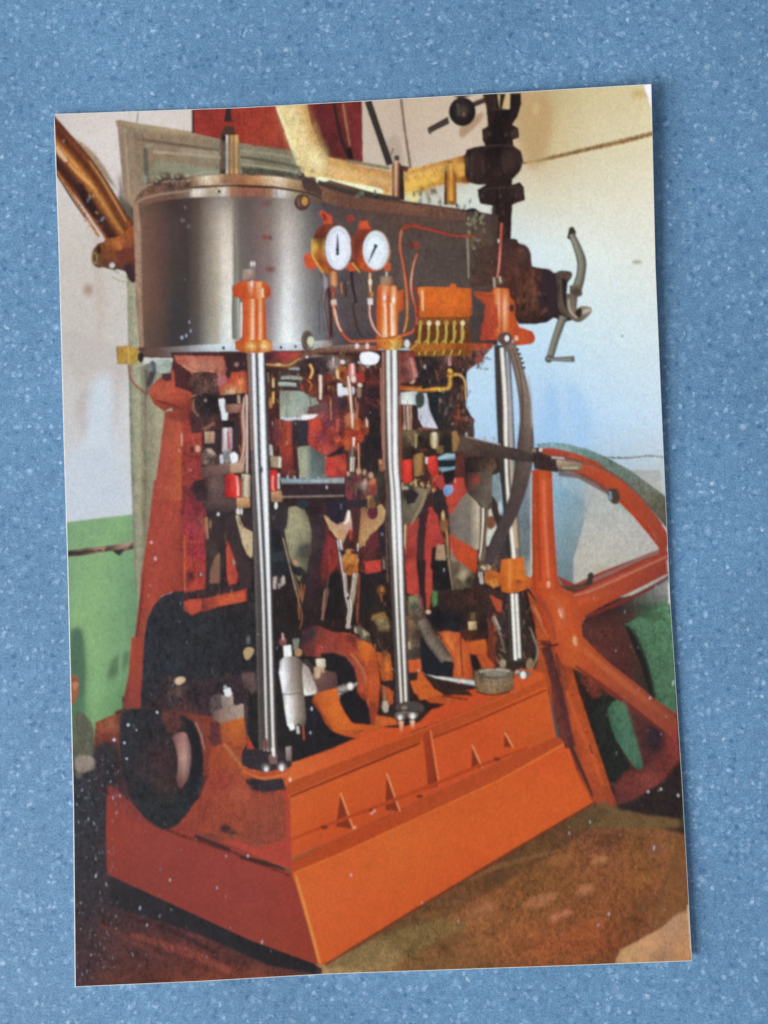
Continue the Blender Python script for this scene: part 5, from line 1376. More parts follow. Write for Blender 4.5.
P('85,230 110,225 130,300 155,380 145,400 105,390 80,380', 'G 85,155 / 230: c04034 b83c30 / 390: b83c30 7a2c28', f=1.4, mot=.4)
P('75,400 105,400 105,560 110,690 80,705 75,560', 'G 75,110 / 400: 8a302c a83830 / 700: b83c2c a03828', f=1.2, mot=.5)
P('40,260 85,240 75,400 75,700 45,640 30,480', '2f2026', f=1.4, mot=.8)
P('105,80 150,90 170,130 160,180 135,165 110,140', 'b02c24', f=1.4)
P('130,100 165,130 155,190 190,220 165,300 130,250 110,190', '2a2224', f=1.4, mot=.8)
P('215,90 260,110 270,150 240,190 200,260 178,250 190,190 210,150', 'c03a2c', f=1.2, mot=.4)
P('165,125 195,120 200,145 182,175 165,160', '8ab0e0', f=1, sm=1)
T('125,200 160,270 172,360 190,470 208,630', (14, 22, 26, 16, 8), '3a2a24 8a5c38 3a2a24|3a2a24 b07840 4a3024|2c2020 a88058 3a2a24|3a2a24 c8b090 3a2a24', f=1, mot=.7)
E(165, 305, 22, 40, '7a5028', f=2); E(160, 290, 8, 20, 'c08848', f=1.4)
P('195,350 230,370 320,435 318,540 300,545 240,480 200,450', 'G 195,250,320 / 360: b84430 c04828 a8401c / 440: 9a3820 b84020 b84420 / 540: 8a3018 a83818 a83c1c', f=1.2, mot=.3)
P('120,620 135,610 135,700 110,700 105,640', '4c7a4c', f=1.4, mot=.6)
P('130,480 200,520 215,640 320,600 330,768 0,768 0,700 60,660 110,710 140,700', 'G 0,80,200,330 / 600: 5a4a34 33241f 33241f 3c2420 / 700: 6a6048 4a3024 2c1c1a 3a221f / 768: 5a4c34 2c1c1a 241818 30201e', f=2, mot=1.1)
T('80,730 95,720', 16, 'b8906c', f=1)
# eccentric sheave and rod, rear
part('printed_valve_gear', 'rear_link')
P('265,100 300,70 400,70 400,130 390,190 360,240 340,240 325,210 290,180', 'G 265,310,350,400 / 80: 3a2a2a 6a3830 4a3a34 3a302c / 130: 33262a 4a3634 5c4c44 4a3e38 / 230: 3c2c2c 54443c 6a5c50 5a4c44', f=1.2, mot=.6)
E(320, 92, 24, 26, '8a3a34', f=3)
P('250,40 420,30 420,70 340,80 260,95', '3a2824', f=1.4, mot=1)
dabs(462, 460, 500, 475, ['2a2020', '4a3028', '5a3c34', '1c1818'], 30, (1, 2.4), (1, 1.6), (0, 180), 25)
T('395,160 420,230 450,330', (16, 20, 14), '3a3030 5a4c4a', f=1.2)
T('360,235 350,340 345,450 335,560', (34, 34, 30, 22), '3a2a26 8a7060 c8b098 4a342c e8d8c0 3c2c26 8a7468', f=1)
P('320,500 345,470 400,410 450,380 480,400 450,490 400,560 360,540 330,545', 'G 320,370,430,480 / 400: 4a3a3a 4a3a3a 4a3c40 3a3034 / 480: 4a3c34 6a5444 4a3a38 3a3030 / 550: 5a4434 7a5c48 5a3828 4a3028', f=1.2, mot=.9)
T('345,510 362,525', 14, 'c8b498', f=1); E(378, 512, 9, 18, 'b8946c', f=1.2)
T('338,540 345,595', (20, 18), '4a3c34 d8d8d0 3a302c e0dcd0 5a4c44', f=.8)
P('355,540 400,530 430,545 440,600 400,612 360,590', 'G 355,440 / 540: a85820 c8641c / 610: b8601f a8501a', f=1.2, mot=.4)
P('370,580 415,570 430,600 400,615', 'c07a34', f=1.2)
P('380,640 440,680 440,710 410,730 395,700', 'a83c24', f=1.4)
P('320,600 470,640 540,640 580,768 330,768', 'G 320,440,580 / 610: 38242a 33242a 302824 / 768: 2a1c1c 33221f 302620', f=1.6, mot=1)
P('395,660 445,680 430,720 405,715', 'a03a24', f=1.4)

# ---------------- cranks and bearings low down
MOT = 0.5
part('printed_crankshaft', None, 'orange crank bearings and dark crank webs above the bedplate')
V(200, 590, 4.8)
P('555,270 600,215 660,205 720,225 768,270 800,380 830,470 840,640 768,680 740,720 640,680 600,640 570,560 545,530 560,400', 'G 545,600,660,720,768,840 / 220: 7a3424 a04028 a84028 a04028 7a3420 7a3420 / 300: 8a3824 a8482c 3a1c18 3a1c18 9a4020 a84820 / 450: 50261f 3a1c1a 241a1c 241a1c 2a1c1c b8501f / 550: b8481c c4501c 241a1c 201a1c 221a1a a84018 / 680: 8a3c1c c04c1c b0481c 3a201c 5a2c18 a84018', f=1.4, mot=.6)
P('545,520 580,490 655,475 665,500 665,560 700,620 740,660 768,670 768,715 700,700 650,690 610,640 580,570', 'G 545,600,660,768 / 480: c8602c d0641c b85818 a84c18 / 580: a84a1f cc5c18 c05018 a04814 / 710: 8a3c1c b85024 c0541c b04c1c', f=1.2, mot=.3)
P('665,500 740,470 800,480 830,560 830,660 768,670 700,620 668,560', '1f1a1c', f=1.4, mot=.9)
P('555,380 640,400 655,405 655,470 575,490 550,440', 'G 555,655 / 390: 6a4c44 5a3c3a / 480: 5c3a34 7a4c38', f=1.2, mot=.5)
P('560,335 598,335 600,368 565,372', 'd8ccb8', f=.9); P('555,370 590,372 585,410 552,420', 'G 552,590 / 370: c09c78 8a6850 / 415: a87c58 6a4c3c', f=1)
P('490,370 520,380 560,470 555,485 500,498 488,440', 'G 488,560 / 375: 9a9488 8a8478 / 490: f0f0ec c8c4b8', f=1, mot=.2)
P('500,330 545,335 555,400 530,385 500,360', '3f3030', f=1.4)
T('670,490 720,475 745,460', (26, 34, 20), '5a5450 c8c4bc 6a6460', f=1.2)
E(722, 462, 12, 16, 'f0f0ec', f=1.2)
T('530,300 560,270 600,225', (6, 10, 6), '7a3028', f=2)
P('365,640 560,540 600,640 640,680 740,715 640,760 470,820 430,790 450,740', 'G 365,500,740 / 560: 241c20 22202a 1c181c / 700: 221c20 1c1a1e 201a1c / 820: 2a2020 1c1a1c 241c1c', f=1.4, mot=.8)
E(536, 570, 4, 10, 'c8c8d0', f=.8); E(530, 685, 5, 8, '9aa0b0', f=.9)
V(330, 590, 3.2)
P('0,150 40,135 100,150 125,180 155,215 160,290 150,400 190,430 150,445 120,430 118,330 100,250 60,205 0,200', 'G 0,60,110,160 / 150: 9a4028 a8482a a04428 b0501c / 230: 8a3c24 7a3020 9a4020 a84818 / 330: 8a3820 241c1c 9a3c20 a04418 / 440: 8a3820 b04418 b04818 b84c18', f=1.3, mot=.5)
P('85,165 125,175 150,210 135,230 105,220 90,195', 'c8601c', f=1.2, sm=1)
T('75,180 105,240 120,300 125,340', (5, 7, 7, 4), 'c05c38', f=1.4)
P('20,210 60,220 100,270 115,330 110,400 60,440 0,440 0,330', 'G 0,110 / 210: 241c1e 1f1a1c / 440: 241a1a 1c1818', f=1.4, mot=.8)
P('0,280 20,285 20,310 0,315', '6a4a44', f=1.2)
T('20,325 60,315 90,300', (14, 18, 10), '6a6460 a8a49c 5a5450', f=1.4); E(68, 306, 8, 10, 'f0ece4', f=1.3)
P('0,320 35,312 30,360 65,420 100,440 80,460 30,450 0,430', 'G 0,100 / 320: cc6420 c85c1c / 450: b8501c b04c1c', f=1.2, mot=.3)
P('150,200 185,195 200,260 195,360 215,400 170,420 150,400 160,300', '2c201c', f=1.4, mot=1)
P('165,205 190,205 200,280 175,290 165,260', 'c0601f', f=1.3, mot=.5); P('168,320 190,315 200,345 185,360 170,350', 'b04c18', f=1.3)
E(178, 370, 9, 18, 'a08c78', f=1.3); E(180, 215, 8, 16, '5a4030', f=1.4)
P('140,60 180,60 200,100 195,190 150,190 130,120', '30241f', f=1.6, mot=1.1); P('145,85 175,85 190,115 160,120', '7a6440', f=1.5, sm=1)
P('240,20 290,30 300,90 290,230 245,240', 'G 240,300 / 30: 3a2a28 4a302a / 130: 5a443a 3c2c28 / 230: 4a3428 6a3424', f=1.5, mot=1.1)
dabs(406, 600, 425, 665, ['5a4a44', '2a201f', '7a5c50', '3a2c28', '8a6a54'], 50, (0.8, 2.2), (1, 2), (60, 120), 26)
P('250,225 285,220 290,265 255,268', 'c04c20', f=1.3, mot=.5)
E(284, 250, 6, 12, 'c8b8a8', f=1.2)
P('300,100 340,100 420,130 520,140 560,120 660,150 665,230 640,260 560,250 520,262 440,260 400,280 320,270 290,200', 'G 290,360,440,520,600,665 / 110: 3a2620 3c2a20 33241c 2a1f1a 30241f 3a2a26 / 180: 241c1c 2a1f1c 4a241a 3a201a 2a221f 302824 / 270: 221c1c 241c1a 30201a 3a2018 302018 33261f', f=1.6, mot=1.1)
P('285,210 400,230 400,280 330,290 290,265', '1f1a1c', f=1.5)
P('330,150 400,135 470,150 500,165 500,200 445,250 455,262 450,300 400,290 390,230 350,180', '340,150:a0401f 380,150:c85a1c 400,180:c8581c 420,160:7a3018 440,180:b04c1c 480,180:c45418 400,240:b04c18 420,220:a84418 430,280:b8501c 450,170:8a3a18', f=1.3, mot=.5)
T('395,145 408,200 412,280', (8, 10, 8), 'd8703c', f=1.5)
P('450,165 495,160 500,200 470,215 452,195', 'c8581c', f=1.2, mot=.3)
P('440,215 475,205 500,240 520,250 455,262', '2c1a16', f=1.3)
P('480,185 500,180 530,240 520,260 500,245', 'b04c1f', f=1.3, mot=.5)
P('505,60 530,75 555,130 520,190 505,150', '7a3420', f=1.6, mot=.9)
E(455, 110, 14, 18, 'c8a878', f=1.2); E(453, 105, 5, 8, 'f0e8d0', f=1)
P('415,90 450,70 500,90 480,130 430,125', '4a3424', f=1.8, mot=1.1)
dabs(430, 600, 505, 640, ['3a2018', '5a3020', '241818', '6a4024', '40281c'], 90, (1, 3), (1, 2.2), (0, 180), 27)
T('305,130 345,170 385,228', (22, 28, 24), '6a605c 7a6c5c 5a4c40', f=1.5, mot=.7)
P('300,100 320,115 330,145 300,150', '8a8478', f=1.6, sm=1)
T('400,150 395,200', 10, '9a4a24', f=1.4)
P('255,285 290,275 310,310 340,335 430,345 400,360 320,362 270,330', 'G 255,300,430 / 280: c8601f c85818 a84818 / 360: a84c1c b04c1c b84c1c', f=1.3, mot=.4)
P('270,330 320,362 370,365 340,380 300,382 275,360', '2c1a18', f=1.3)
T('320,335 380,342 440,350', 6, '7a3014', f=1.4)
T('295,270 380,285 465,297', (5, 12, 20), '7a7470 e0dcd8 7a706a', f=1.2)
E(412, 293, 5, 5, 'e8b0b0', f=1)
P('535,60 600,60 660,150 665,230 640,260 560,250 535,180', 'G 535,600,665 / 60: 33282a 3a2c28 33282a / 250: 3a2c22 33281f 3f2c22', f=1.4, mot=1.1)
T('515,80 545,140 560,200', (3, 5, 3), '8a8278', f=1.2); T('640,120 665,200 640,260', (3, 5, 4), '8a7a6a', f=1.2)
E(553, 235, 10, 14, 'a08c70', f=1.2); E(640, 240, 12, 22, '8a7454', f=1.6)
E(450, 265, 0.1, 0.1, '000')
part('printed_oil_pan', None, 'small round brass oil cup with a handle on the bedplate')
P('462,258 500,248 560,248 588,262 588,318 560,330 500,335 470,325 460,290', 'G 460,490,530,588 / 260: 6a5440 7a6450 8a7c68 5a4838 / 300: 7a6044 8a7054 9a8060 6a5038 / 335: 5a4430 7a5c38 7a5c38 4c3828', f=1, mot=.9)
E(525, 268, 54, 17, '5c5048', f=1.2); E(530, 266, 36, 11, '8a8070', f=2); T('480,262 525,254 575,260', 5, 'b0a490', f=1.2)
T('470,325 520,336 575,325', 4, '4a2818', f=1.2)

# dark pulley on the crankshaft end
part('printed_crankshaft_pulley', None, 'black pulley wheel on the left end of the crankshaft')
V(60, 640, 3.84)
P('240,260 300,235 380,215 420,170 480,150 600,150 720,130 720,420 740,480 690,500 640,410 560,400 560,300 420,280', 'G 240,400,500,600,720 / 150: 2c2c33 33282c 33282e 3a2c30 3a3034 / 250: 30262c 3c2426 3a242a 4a343a 4a343a / 350: 2a242a 4a2a28 4c2c28 4a2c28 4a343a / 480: 2c2428 3a2628 4a2c28 6a302a 2c262c', f=1.6, mot=1.1)
dabs(160, 675, 245, 705, ['24242a', '3c2c30', '5a4440', '2c2024', '4a3434', '1f1f24'], 90, (1.2, 3.4), (1, 2.2), (0, 180), 28)
P('445,148 470,140 480,155 460,168 447,165', 'c0a484', f=1, sm=1)
E(455, 200, 14, 18, '6a4a3c', f=2)
P('630,185 655,180 660,215 635,222', 'c8c4c8', f=.9); P('615,215 655,215 655,255 620,270', 'G 615,655 / 215: 8a706a a88c84 / 265: 7a5c54 a08474', f=1)
P('575,260 700,245 705,290 620,318 580,300', 'G 575,620,705 / 250: 5a3c38 9a8478 b8a898 / 310: 3a2424 8a7064 a89484', f=1, mot=.4)
P('615,320 705,292 705,385 640,398 612,385', 'G 612,660,705 / 310: a8481c c85c1c c8601c / 390: a84820 c05420 b84c20', f=1, mot=.3)
P('430,290 500,280 560,330 600,400 590,560 540,600 540,400 490,320', 'G 430,520,600 / 290: 7a3830 8a3c30 7a3028 / 400: 6a302c 9a3c2f 9c382c / 590: 7a302c 8a302a 9c3428', f=1.4, mot=.7)
P('455,300 500,310 545,370 555,470 540,560 500,600 490,470', '1f1c24', sm=1, f=1.4, mot=.7)
P('420,360 470,355 500,420 500,480 480,560 455,590 450,480', 'G 420,445,470,500 / 360: 6a4444 7a4c48 8a5450 5a3838 / 430: 5a3434 b08078 a87870 6a4440 / 500: 4a2c30 7a4c48 8c5c54 5a3838 / 590: 3a2428 5a3434 5c3434 3a2428', sm=0, f=1.3, mot=.4)
P('240,300 270,262 330,258 400,290 435,350 450,430 455,520 520,560 500,640 450,700 400,712 340,690 290,640 250,560 235,470 232,370', 'G 232,300,380,455,520 / 270: 33282e 2c262c 30262c 3a262a 3a262a / 400: 222229 2a2228 2c2028 2c2028 241e24 / 550: 2a2228 2f2028 301f26 2c2026 24202a / 700: 30242a 262228 24222a 24222a 2c242a', f=1.3, sm=1, mot=1.0)
P('500,510 550,500 575,560 550,600 500,640 480,600', '24222a', f=1.6, mot=.8)
E(570, 555, 14, 18, '2a1e22', f=1.5)
P('150,400 220,390 235,470 240,560 180,600 140,540', '33242a', f=2.5, mot=1)
P('180,560 240,560 290,650 350,700 300,710 200,640', '80342f', f=2, mot=.6)
for x, y, r in [(375, 276, 6), (263, 326, 8), (208, 383, 7)]:
    E(x, y, r, r, 'd8e4f4', f=.9)
# ================================================================== FINER DETAIL OVER THE MACHINERY
MOT = 0.45
V(190, 350, 5.486)
part('printed_valve_chest')
P('225,125 310,118 313,238 162,243 168,200 222,182', 'G 162,230,280,313 / 120: 9a3c34 b04434 c05038 8a3028 / 180: a84030 b84c34 d8703c 9a3428 / 243: a05038 c89c70 b8784c a04430', f=1.2, mot=.5)
E(278, 172, 12, 16, 'e8945c', f=1.3)
P('192,222 245,215 245,238 195,240', 'c8a480', f=1.4)
P('160,145 195,140 200,180 170,190', 'a86068', f=1.4)
P('478,128 640,122 650,235 690,240 690,210 720,120 640,120 560,120', '3c302e', f=1.2, mot=.9)
P('480,128 640,126 640,228 482,226', '4a3a36', f=1.4, mot=.9)
T('500,152 560,150 622,156', (14, 18, 14), 'a8b0a8 8a908c', f=1)
T('488,188 530,186 582,192', (16, 20, 16), '8fa09c b8c4bc', f=1)
T('505,170 600,176', 5, '2c2422'); T('482,210 590,216', 8, '2f2624')
T('545,100 600,104', (12, 10), '9aa4a4', f=1.2)
P('500,228 575,225 660,236 690,236 695,300 650,335 600,360 530,380 500,365', 'G 500,530,560,620,690 / 228: 7a8078 98a498 8c988c 9aa69c 7a827c / 300: a0a496 98a292 a0aa9c 98a296 8a9088 / 380: a8a898 9aa294 a4aa9e a8aca4 a8a8a4', f=1, mot=.3)
T('528,235 528,370', 4, '6a746c', f=1); T('655,238 662,300', 6, '5a625e', f=1)
T('500,372 540,380 580,372', (6, 14, 10), 'ccd4e0', f=1); T('640,372 710,362', (14, 8), 'd8dce4', f=1)
P('630,345 700,300 768,265 768,340 720,355', '8a4038', f=1.4, mot=.8)
P('452,405 475,395 530,398 560,395 570,440 565,520 500,525 460,500', 'G 452,480,520,540,570 / 400: 5a3236 6a3436 9a3c30 b04834 4a2c30 / 520: 4a2c30 6a3034 a04034 b84c34 4a2a2e', f=1.4, mot=.5)
P('565,395 600,385 640,392 650,440 640,500 600,522 565,510', 'G 565,600,650 / 390: 33282e 3c3238 38303a / 520: 2a242c 302a34 38303a', f=1.4, sm=1, mot=.5)
P('645,392 700,380 735,400 730,470 700,560 660,540 645,490', 'G 645,690,735 / 385: c05040 c8503c a83c30 / 550: a03a34 b84030 8a3430', f=1.8, mot=.6)
T('520,420 530,500', 6, '7a3028', f=1.4)
E(655, 120, 22, 40, '5a3c20', f=1.6); T('668,80 672,130 650,200', (10, 14, 8), '7a4a24 e0b060 6a3c1c', f=1)
E(615, 205, 12, 14, 'a8402c', f=1.5)
T('714,150 718,265', 12, '7a5840 f0e4d4 5a3028', f=1)
T('700,285 702,340', 6, 'a8a098', f=1.4)
# dark cross-piece under the cylinders
P('420,20 500,10 620,15 700,30 768,40 768,70 640,60 600,90 540,100 420,95', '430,40:4a2830 520,45:a03c38 580,40:b04438 470,70:6a3430 640,50:6a5850 720,50:8a7050 560,80:6a4a30 600,70:3a2a28', f=1.6, mot=.7)
T('412,78 470,82 540,82 590,55 640,22', (10, 16, 16, 14, 10), '6a4828 c89858 7a5434', f=1)
E(485, 80, 20, 7, 'e0b880', f=1.2); P('628,22 640,20 650,45 638,50', 'f0ece8', f=.9)
E(700, 50, 40, 22, '8a7470', f=2)
dabs(300, 352, 350, 385, ['2c2020', '6a4c34', 'a87c50', '4a3028', 'd8a868', '3a2620'], 60, (0.7, 1.6), (1, 2), (60, 120), 41)
# machinery left of the front column
V(100, 340, 4.8)
part('printed_crosshead')
T('700,262 690,340 694,430 690,560', (14, 16, 18, 16), '4a2c2a a87060 d8b8a4 6a3c34', f=1)
T('668,262 662,420 670,600', (6, 8, 6), '3a2626', f=1)
T('560,420 566,560', (20, 18), '3c2e30', f=1.4)
T('655,440 650,540', (24, 22), '3a2c2e', f=1.2)
E(515, 470, 10, 10, 'd8b898', f=1.4)
T('610,520 612,560', (30, 20), '9a9898 e0e0e0 7a7478', f=1)
V(190, 480, 5.486)
P('75,80 110,60 180,95 240,95 240,160 150,180 90,160', '80,100:4a3434 150,110:5c403c 210,130:4a3034 110,150:33282c', f=1.5, mot=.8)
T('98,210 96,330', 9, '8a6248 c89c74 5a3c34', f=1.2); E(93, 290, 9, 30, '9a7860', f=1.3)
E(153, 195, 8, 18, 'f0ece4', f=.9)
P('85,165 250,150 300,300 340,420 340,590 300,590 270,480 200,330 190,600 75,610 70,500 110,380 100,260', '100,200:2f262c 200,200:33282c 260,280:33262a 310,420:2c2426 320,540:3a2a2c 130,320:3a2c2e 170,450:30242a 90,560:2a2228 170,580:2a2228', f=1.4, mot=.7)
P('130,400 160,390 160,565 105,570 110,500', '6a5048', f=1.6, mot=.5); P('105,530 160,525 160,570 105,570', '8a6250', f=1.3)
P('205,330 225,345 275,450 260,550 210,560 200,450', 'G 205,275 / 330: b84434 b84434 / 560: c44c38 9a3830', f=1.2, mot=.5)
E(243, 450, 8, 14, 'a88888', f=1.1); E(268, 478, 18, 26, '4a2424', f=1.6)
P('250,195 262,195 270,240 300,275 335,285 338,430 315,410 280,340 258,260', 'G 250,285,338 / 200: e8d4ac a88c68 7a6450 / 300: c8a878 d0b898 b8a480 / 430: b89c70 c8ac84 c0a884', f=1.1, mot=.3)
P('285,195 340,180 342,275 310,270 288,240', '352a2e', f=1.3)
E(262, 172, 8, 18, 'f0ece4', f=1); E(282, 172, 6, 18, 'e4e0d8', f=1)
# between front and middle columns
part('printed_crosshead')
E(472, 142, 8, 22, 'f4f4f0', f=.9)
P('445,180 520,120 540,200 530,260 500,290 460,260', '352c30', f=1.5, mot=.6)
P('445,260 500,300 540,420 560,470 610,500 600,520 540,520 450,530', '24242a', f=1.5, mot=.8)
P('448,400 520,390 520,440 450,450', '2c3438', f=1.4)
T('500,300 545,440 600,640 625,768', (5, 7, 8, 6), '241e20 3a2c2a', f=.9); T('510,320 555,500 605,700', (2, 3, 2), 'c8b090', f=.8)
T('600,600 596,690 602,768', (6, 9, 6), '4a2c20 b87848 5a3420', f=1.3)
P('640,520 620,580 600,560 625,480', '2a2428', f=1.4)
E(578, 452, 8, 14, 'c88870', f=1.1); P('545,455 610,490 600,520 560,510', '24222a', f=1.3)
E(465, 560, 8, 26, 'b0a49c', f=1.2); E(488, 580, 8, 18, '8a7c78', f=1.3); E(512, 545, 7, 20, 'a8a098', f=1.2); E(490, 555, 12, 14, '4a3c3c', f=1.3)
E(640, 380, 44, 26, '4c4844', f=3.5, op=.8)
T('740,600 725,768', 4, 'b08060', f=1.1)
P('650,200 740,190 720,400 680,500 650,560 640,520 670,400 665,280', '382a2e', f=1.6, mot=.8)
V(320, 350, 5.486)
part('printed_valve_chest')
P('0,250 60,250 80,330 90,440 60,560 0,580', '10,300:6a3438 50,350:7a3430 20,420:9a3c34 70,450:7a3028 20,520:a03c34 60,540:7a2c28', f=1.8, mot=.9)
P('90,370 140,350 220,380 240,450 230,520 160,530 100,510 80,440', '100,400:a8483c 150,400:b0502c 210,420:a8482c 120,480:8a3424 170,470:c0602c 220,500:a8402c 190,510:b84c2c', f=1.6, mot=1)
E(205, 440, 22, 28, '8a3c28', f=1.3); E(203, 440, 10, 16, '3a1f1c', f=1.2); E(250, 440, 20, 24, '8a402c', f=1.3); E(250, 442, 9, 14, '3c221f', f=1.1)
E(160, 450, 12, 16, '4c2820', f=1.2); E(95, 400, 12, 20, 'b86858', f=1.5)
T('150,150 160,230 170,300 182,420', (10, 18, 14, 10), '7a4030 f0e4dc 8a5444', f=.9)
T('185,480 180,520', 16, '9a5434 f4ece4 8a4c34', f=.9); T('178,530 172,640', (14, 20), '5a4038 8a8078 4a342e', f=1); T('212,500 212,650', 7, '4a2c28 c09080 3a2624', f=.9)
T('60,270 62,370', 7, '4a2828 b08880 4a2828', f=1); T('255,370 257,420', 10, '6a5448 dcd0c0 4a3430', f=.9)
P('240,190 330,180 340,350 330,560 350,768 260,768 250,560 240,480 270,400 250,300', '280,240:3a2426 310,300:4a2a2a 290,400:33222a 320,500:2a2024 300,600:2c2022 330,700:33242a 270,520:3a2624', f=1.8, mot=1)
T('250,260 320,310', 8, '6a3430', f=1.6)
P('90,95 140,90 155,120 140,145 95,140', 'a06434', f=1.2, mot=.8); E(120, 118, 14, 16, '3a2018', f=1.2); T('94,100 96,140', 8, 'e0b880', f=1)
P('160,75 190,72 200,150 205,180 180,185 165,140', '9c4c44', f=1.2, mot=.5); E(182, 95, 9, 14, 'd8908c', f=1.2); E(185, 155, 10, 14, 'e0a8a0', f=1.1)
T('68,35 72,95', 9, 'a8989c', f=1.2)
P('0,585 30,585 30,690 0,700', '788478', f=1.5); P('35,600 120,580 140,610 140,690 35,690', 'a83830', f=1.6, mot=.7); P('80,560 130,535 135,570 100,590', '33262a', f=1.4)
P('430,20 510,25 525,90 540,140 500,180 430,180', '440,50:7a3c38 500,80:a86058 460,120:5a3430 520,130:9a6058 470,160:7a4440', f=1.3, mot=.6)
T('495,40 525,150', (6, 14), 'c88878', f=1.4)
P('540,20 700,20 700,120 690,200 560,215 545,140', '560,50:3a2a26 620,80:2a2226 680,50:4a3430 600,150:2c2426 670,160:3a2828', f=1.3, mot=1.1)
E(575, 92, 6, 12, 'a8a8ac', f=1); T('708,10 712,85', (20, 24), '6a3434 d09894 7a4444', f=1)
P('440,235 530,225 545,260 540,310 525,300 430,295', 'G 430,480,545 / 235: a8b8b4 d4dcd8 a0aca8 / 300: c4d4d0 e4f0ec 98a8a4', f=1, mot=.3)
P('525,245 565,240 572,290 550,318 528,300', '3a443e', f=1.1, sm=1)
T('450,300 450,400', 16, '4c2c24', f=1.4); T('485,300 488,400 490,470', (46, 40, 30), '6a3c30 4a2e28 d8b4a0 7a4c3a a89078 3a2824', f=1, mot=.6)
P('430,430 500,440 515,480 520,550 430,560', '440,470:8a6a48 480,500:7a7058 500,530:4a4438 450,540:5a4c3c', f=1.4, mot=.9)
T('527,470 527,530', 9, 'a89868', f=1.1); P('545,430 590,425 600,440 560,450', '8a4a38', f=1.3)
P('530,450 600,450 610,520 580,570 540,540', '2a2226', f=1.4, mot=.8); E(628, 480, 16, 34, '6a5c48', f=1.3); E(630, 495, 11, 30, 'c8b490', f=1.1)
P('430,600 500,595 510,700 460,730 435,700', 'G 430,470,510 / 600: c03024 e83c2c c03028 / 720: a02824 dc3028 902420', f=1.2, mot=.4)
P('510,580 572,560 575,660 545,700 512,680', 'G 510,540,575 / 570: 9a7048 b08854 7a5434 / 690: 7a5430 9a7444 6a4830', f=1.3, mot=.6)
P('585,595 630,580 645,620 635,660 600,660 582,620', 'd82c28', f=1.2, mot=.4); T('580,590 584,620', 7, 'f0c8c0', f=.9)
P('645,585 740,570 745,670 700,720 650,660', '1c2026', f=1.3, mot=.6); T('650,595 740,575', (16, 18), '5a7a88 84a4b4', f=1.1); T('650,655 742,640', (14, 14), '4a6474 6a8ea4', f=1.1); T('655,625 740,610', 8, '33424c', f=1.3)
dabs(400, 470, 440, 492, ['c8a878', '2c1f1c', '7a5434', 'e0c89c', '3a2420', '5a3c28'], 60, (0.7, 1.6), (1, 2), (50, 130), 42)
V(320, 480, 5.486)
part('printed_connecting_rod')
P('30,200 70,120 140,110 150,180 130,235 90,245 60,230', '2c242a', f=1.5, mot=.9)
P('100,380 215,390 215,430 130,440', '33222a', f=1.5)
P('205,520 240,500 345,490 360,560 350,768 210,768 220,640', '240,560:221c1e 300,560:261e20 330,620:2a2020 260,680:201c1c 300,740:2c201c', f=1.8, mot=.9)
E(335, 605, 22, 30, '6a4020', f=1.6); E(340, 600, 8, 14, 'c8883c', f=1.2); T('335,630 340,670', 7, '9a6030', f=1.1)
P('290,740 350,725 380,768 280,768', '8a6434', f=1.8, mot=1)
P('50,520 100,480 120,560 110,768 20,768 40,620', '20191a', f=2, mot=.8)
T('45,600 15,768', 4, '8a6458', f=1.1)
T('215,520 205,768', 7, '8a4430', f=1.2)
T('130,510 138,600 150,700', (14, 12, 6), '3c2c26 e0dcd4 5a4a44', f=.9)
T('200,520 180,620 155,768', (18, 22, 24), '4a3428 f0e0c4 4a3830 c8b498 6a4838', f=.9)
P('120,420 150,400 205,410 210,500 170,520 125,490', '140,430:c8883c 180,440:c07830 200,480:b86828 150,480:8a4c20 130,470:a86028', f=1.2, mot=.9); E(155, 395, 14, 16, 'c88c48', f=1.3)
P('245,450 330,440 335,500 250,515', 'G 245,335 / 445: c04034 c84438 / 512: b03830 a0342c', f=1.3, mot=.5)
P('340,420 375,415 375,440 345,440', '4a4034', f=1.3)
T('362,120 366,400 372,560', (4, 5, 4), '6a5450', f=1.3)
part('printed_valve_gear')
P('450,100 500,80 560,60 590,45 575,110 540,170 500,240 460,245', '460,120:33302e 500,110:3a3230 550,90:7a6c58 520,150:7a6a58 480,200:6a5c4c 550,130:8a7860', f=1.3, mot=.6)
P('450,90 510,70 530,90 500,130 460,130', '24222a', f=1.5, mot=.6); E(470, 40, 20, 14, 'b8a484', f=1.4)
P('455,250 520,230 560,200 600,150 640,170 670,260 680,340 620,350 600,560 610,700 590,720 575,640 545,640 480,620 462,400', '470,300:b04030 520,300:a03a30 500,400:a83a30 560,250:8a302c 610,220:c0403c 640,300:a83430 600,400:b43c34 600,600:b83c30 500,560:b43828 520,500:b03a30', f=1.4, mot=.6)
P('540,220 580,150 600,170 580,260 575,400 570,560 575,640 545,640 535,500 540,360', '33222a', f=1.5, mot=.8)
T('470,255 468,380', (16, 10), '6a4830 e8c898 7a5038', f=1.1)
T('462,400 460,480', 8, '3a3434', f=1.3); E(480, 430, 14, 24, '3a2c2e', f=1.5)
P('615,150 660,110 690,180 720,300 690,330 660,290 640,200', '2c2426', f=1.4, mot=.9)
T('665,170 690,250 700,330 715,450 730,600', (10, 14, 14, 10, 6), '3c2c24 c8a478 4a3a30', f=1); E(688, 240, 18, 34, '9a6a3c', f=1.5); E(682, 215, 8, 14, 'd8a868', f=1.2)
P('640,350 680,380 690,470 660,450 635,420', 'b08c6c', f=1.4, mot=.4)
P('610,460 700,440 730,640 620,640 605,560', '2c221f', f=1.6, mot=1)
P('612,620 648,610 652,690 620,710', '5a7a4c', f=1.5, mot=.8); P('490,650 540,640 560,720 500,740', '7a6448', f=1.8, mot=1); E(553, 680, 14, 26, '9a3048', f=1.6)
E(597, 720, 14, 12, 'd0a084', f=1.1)
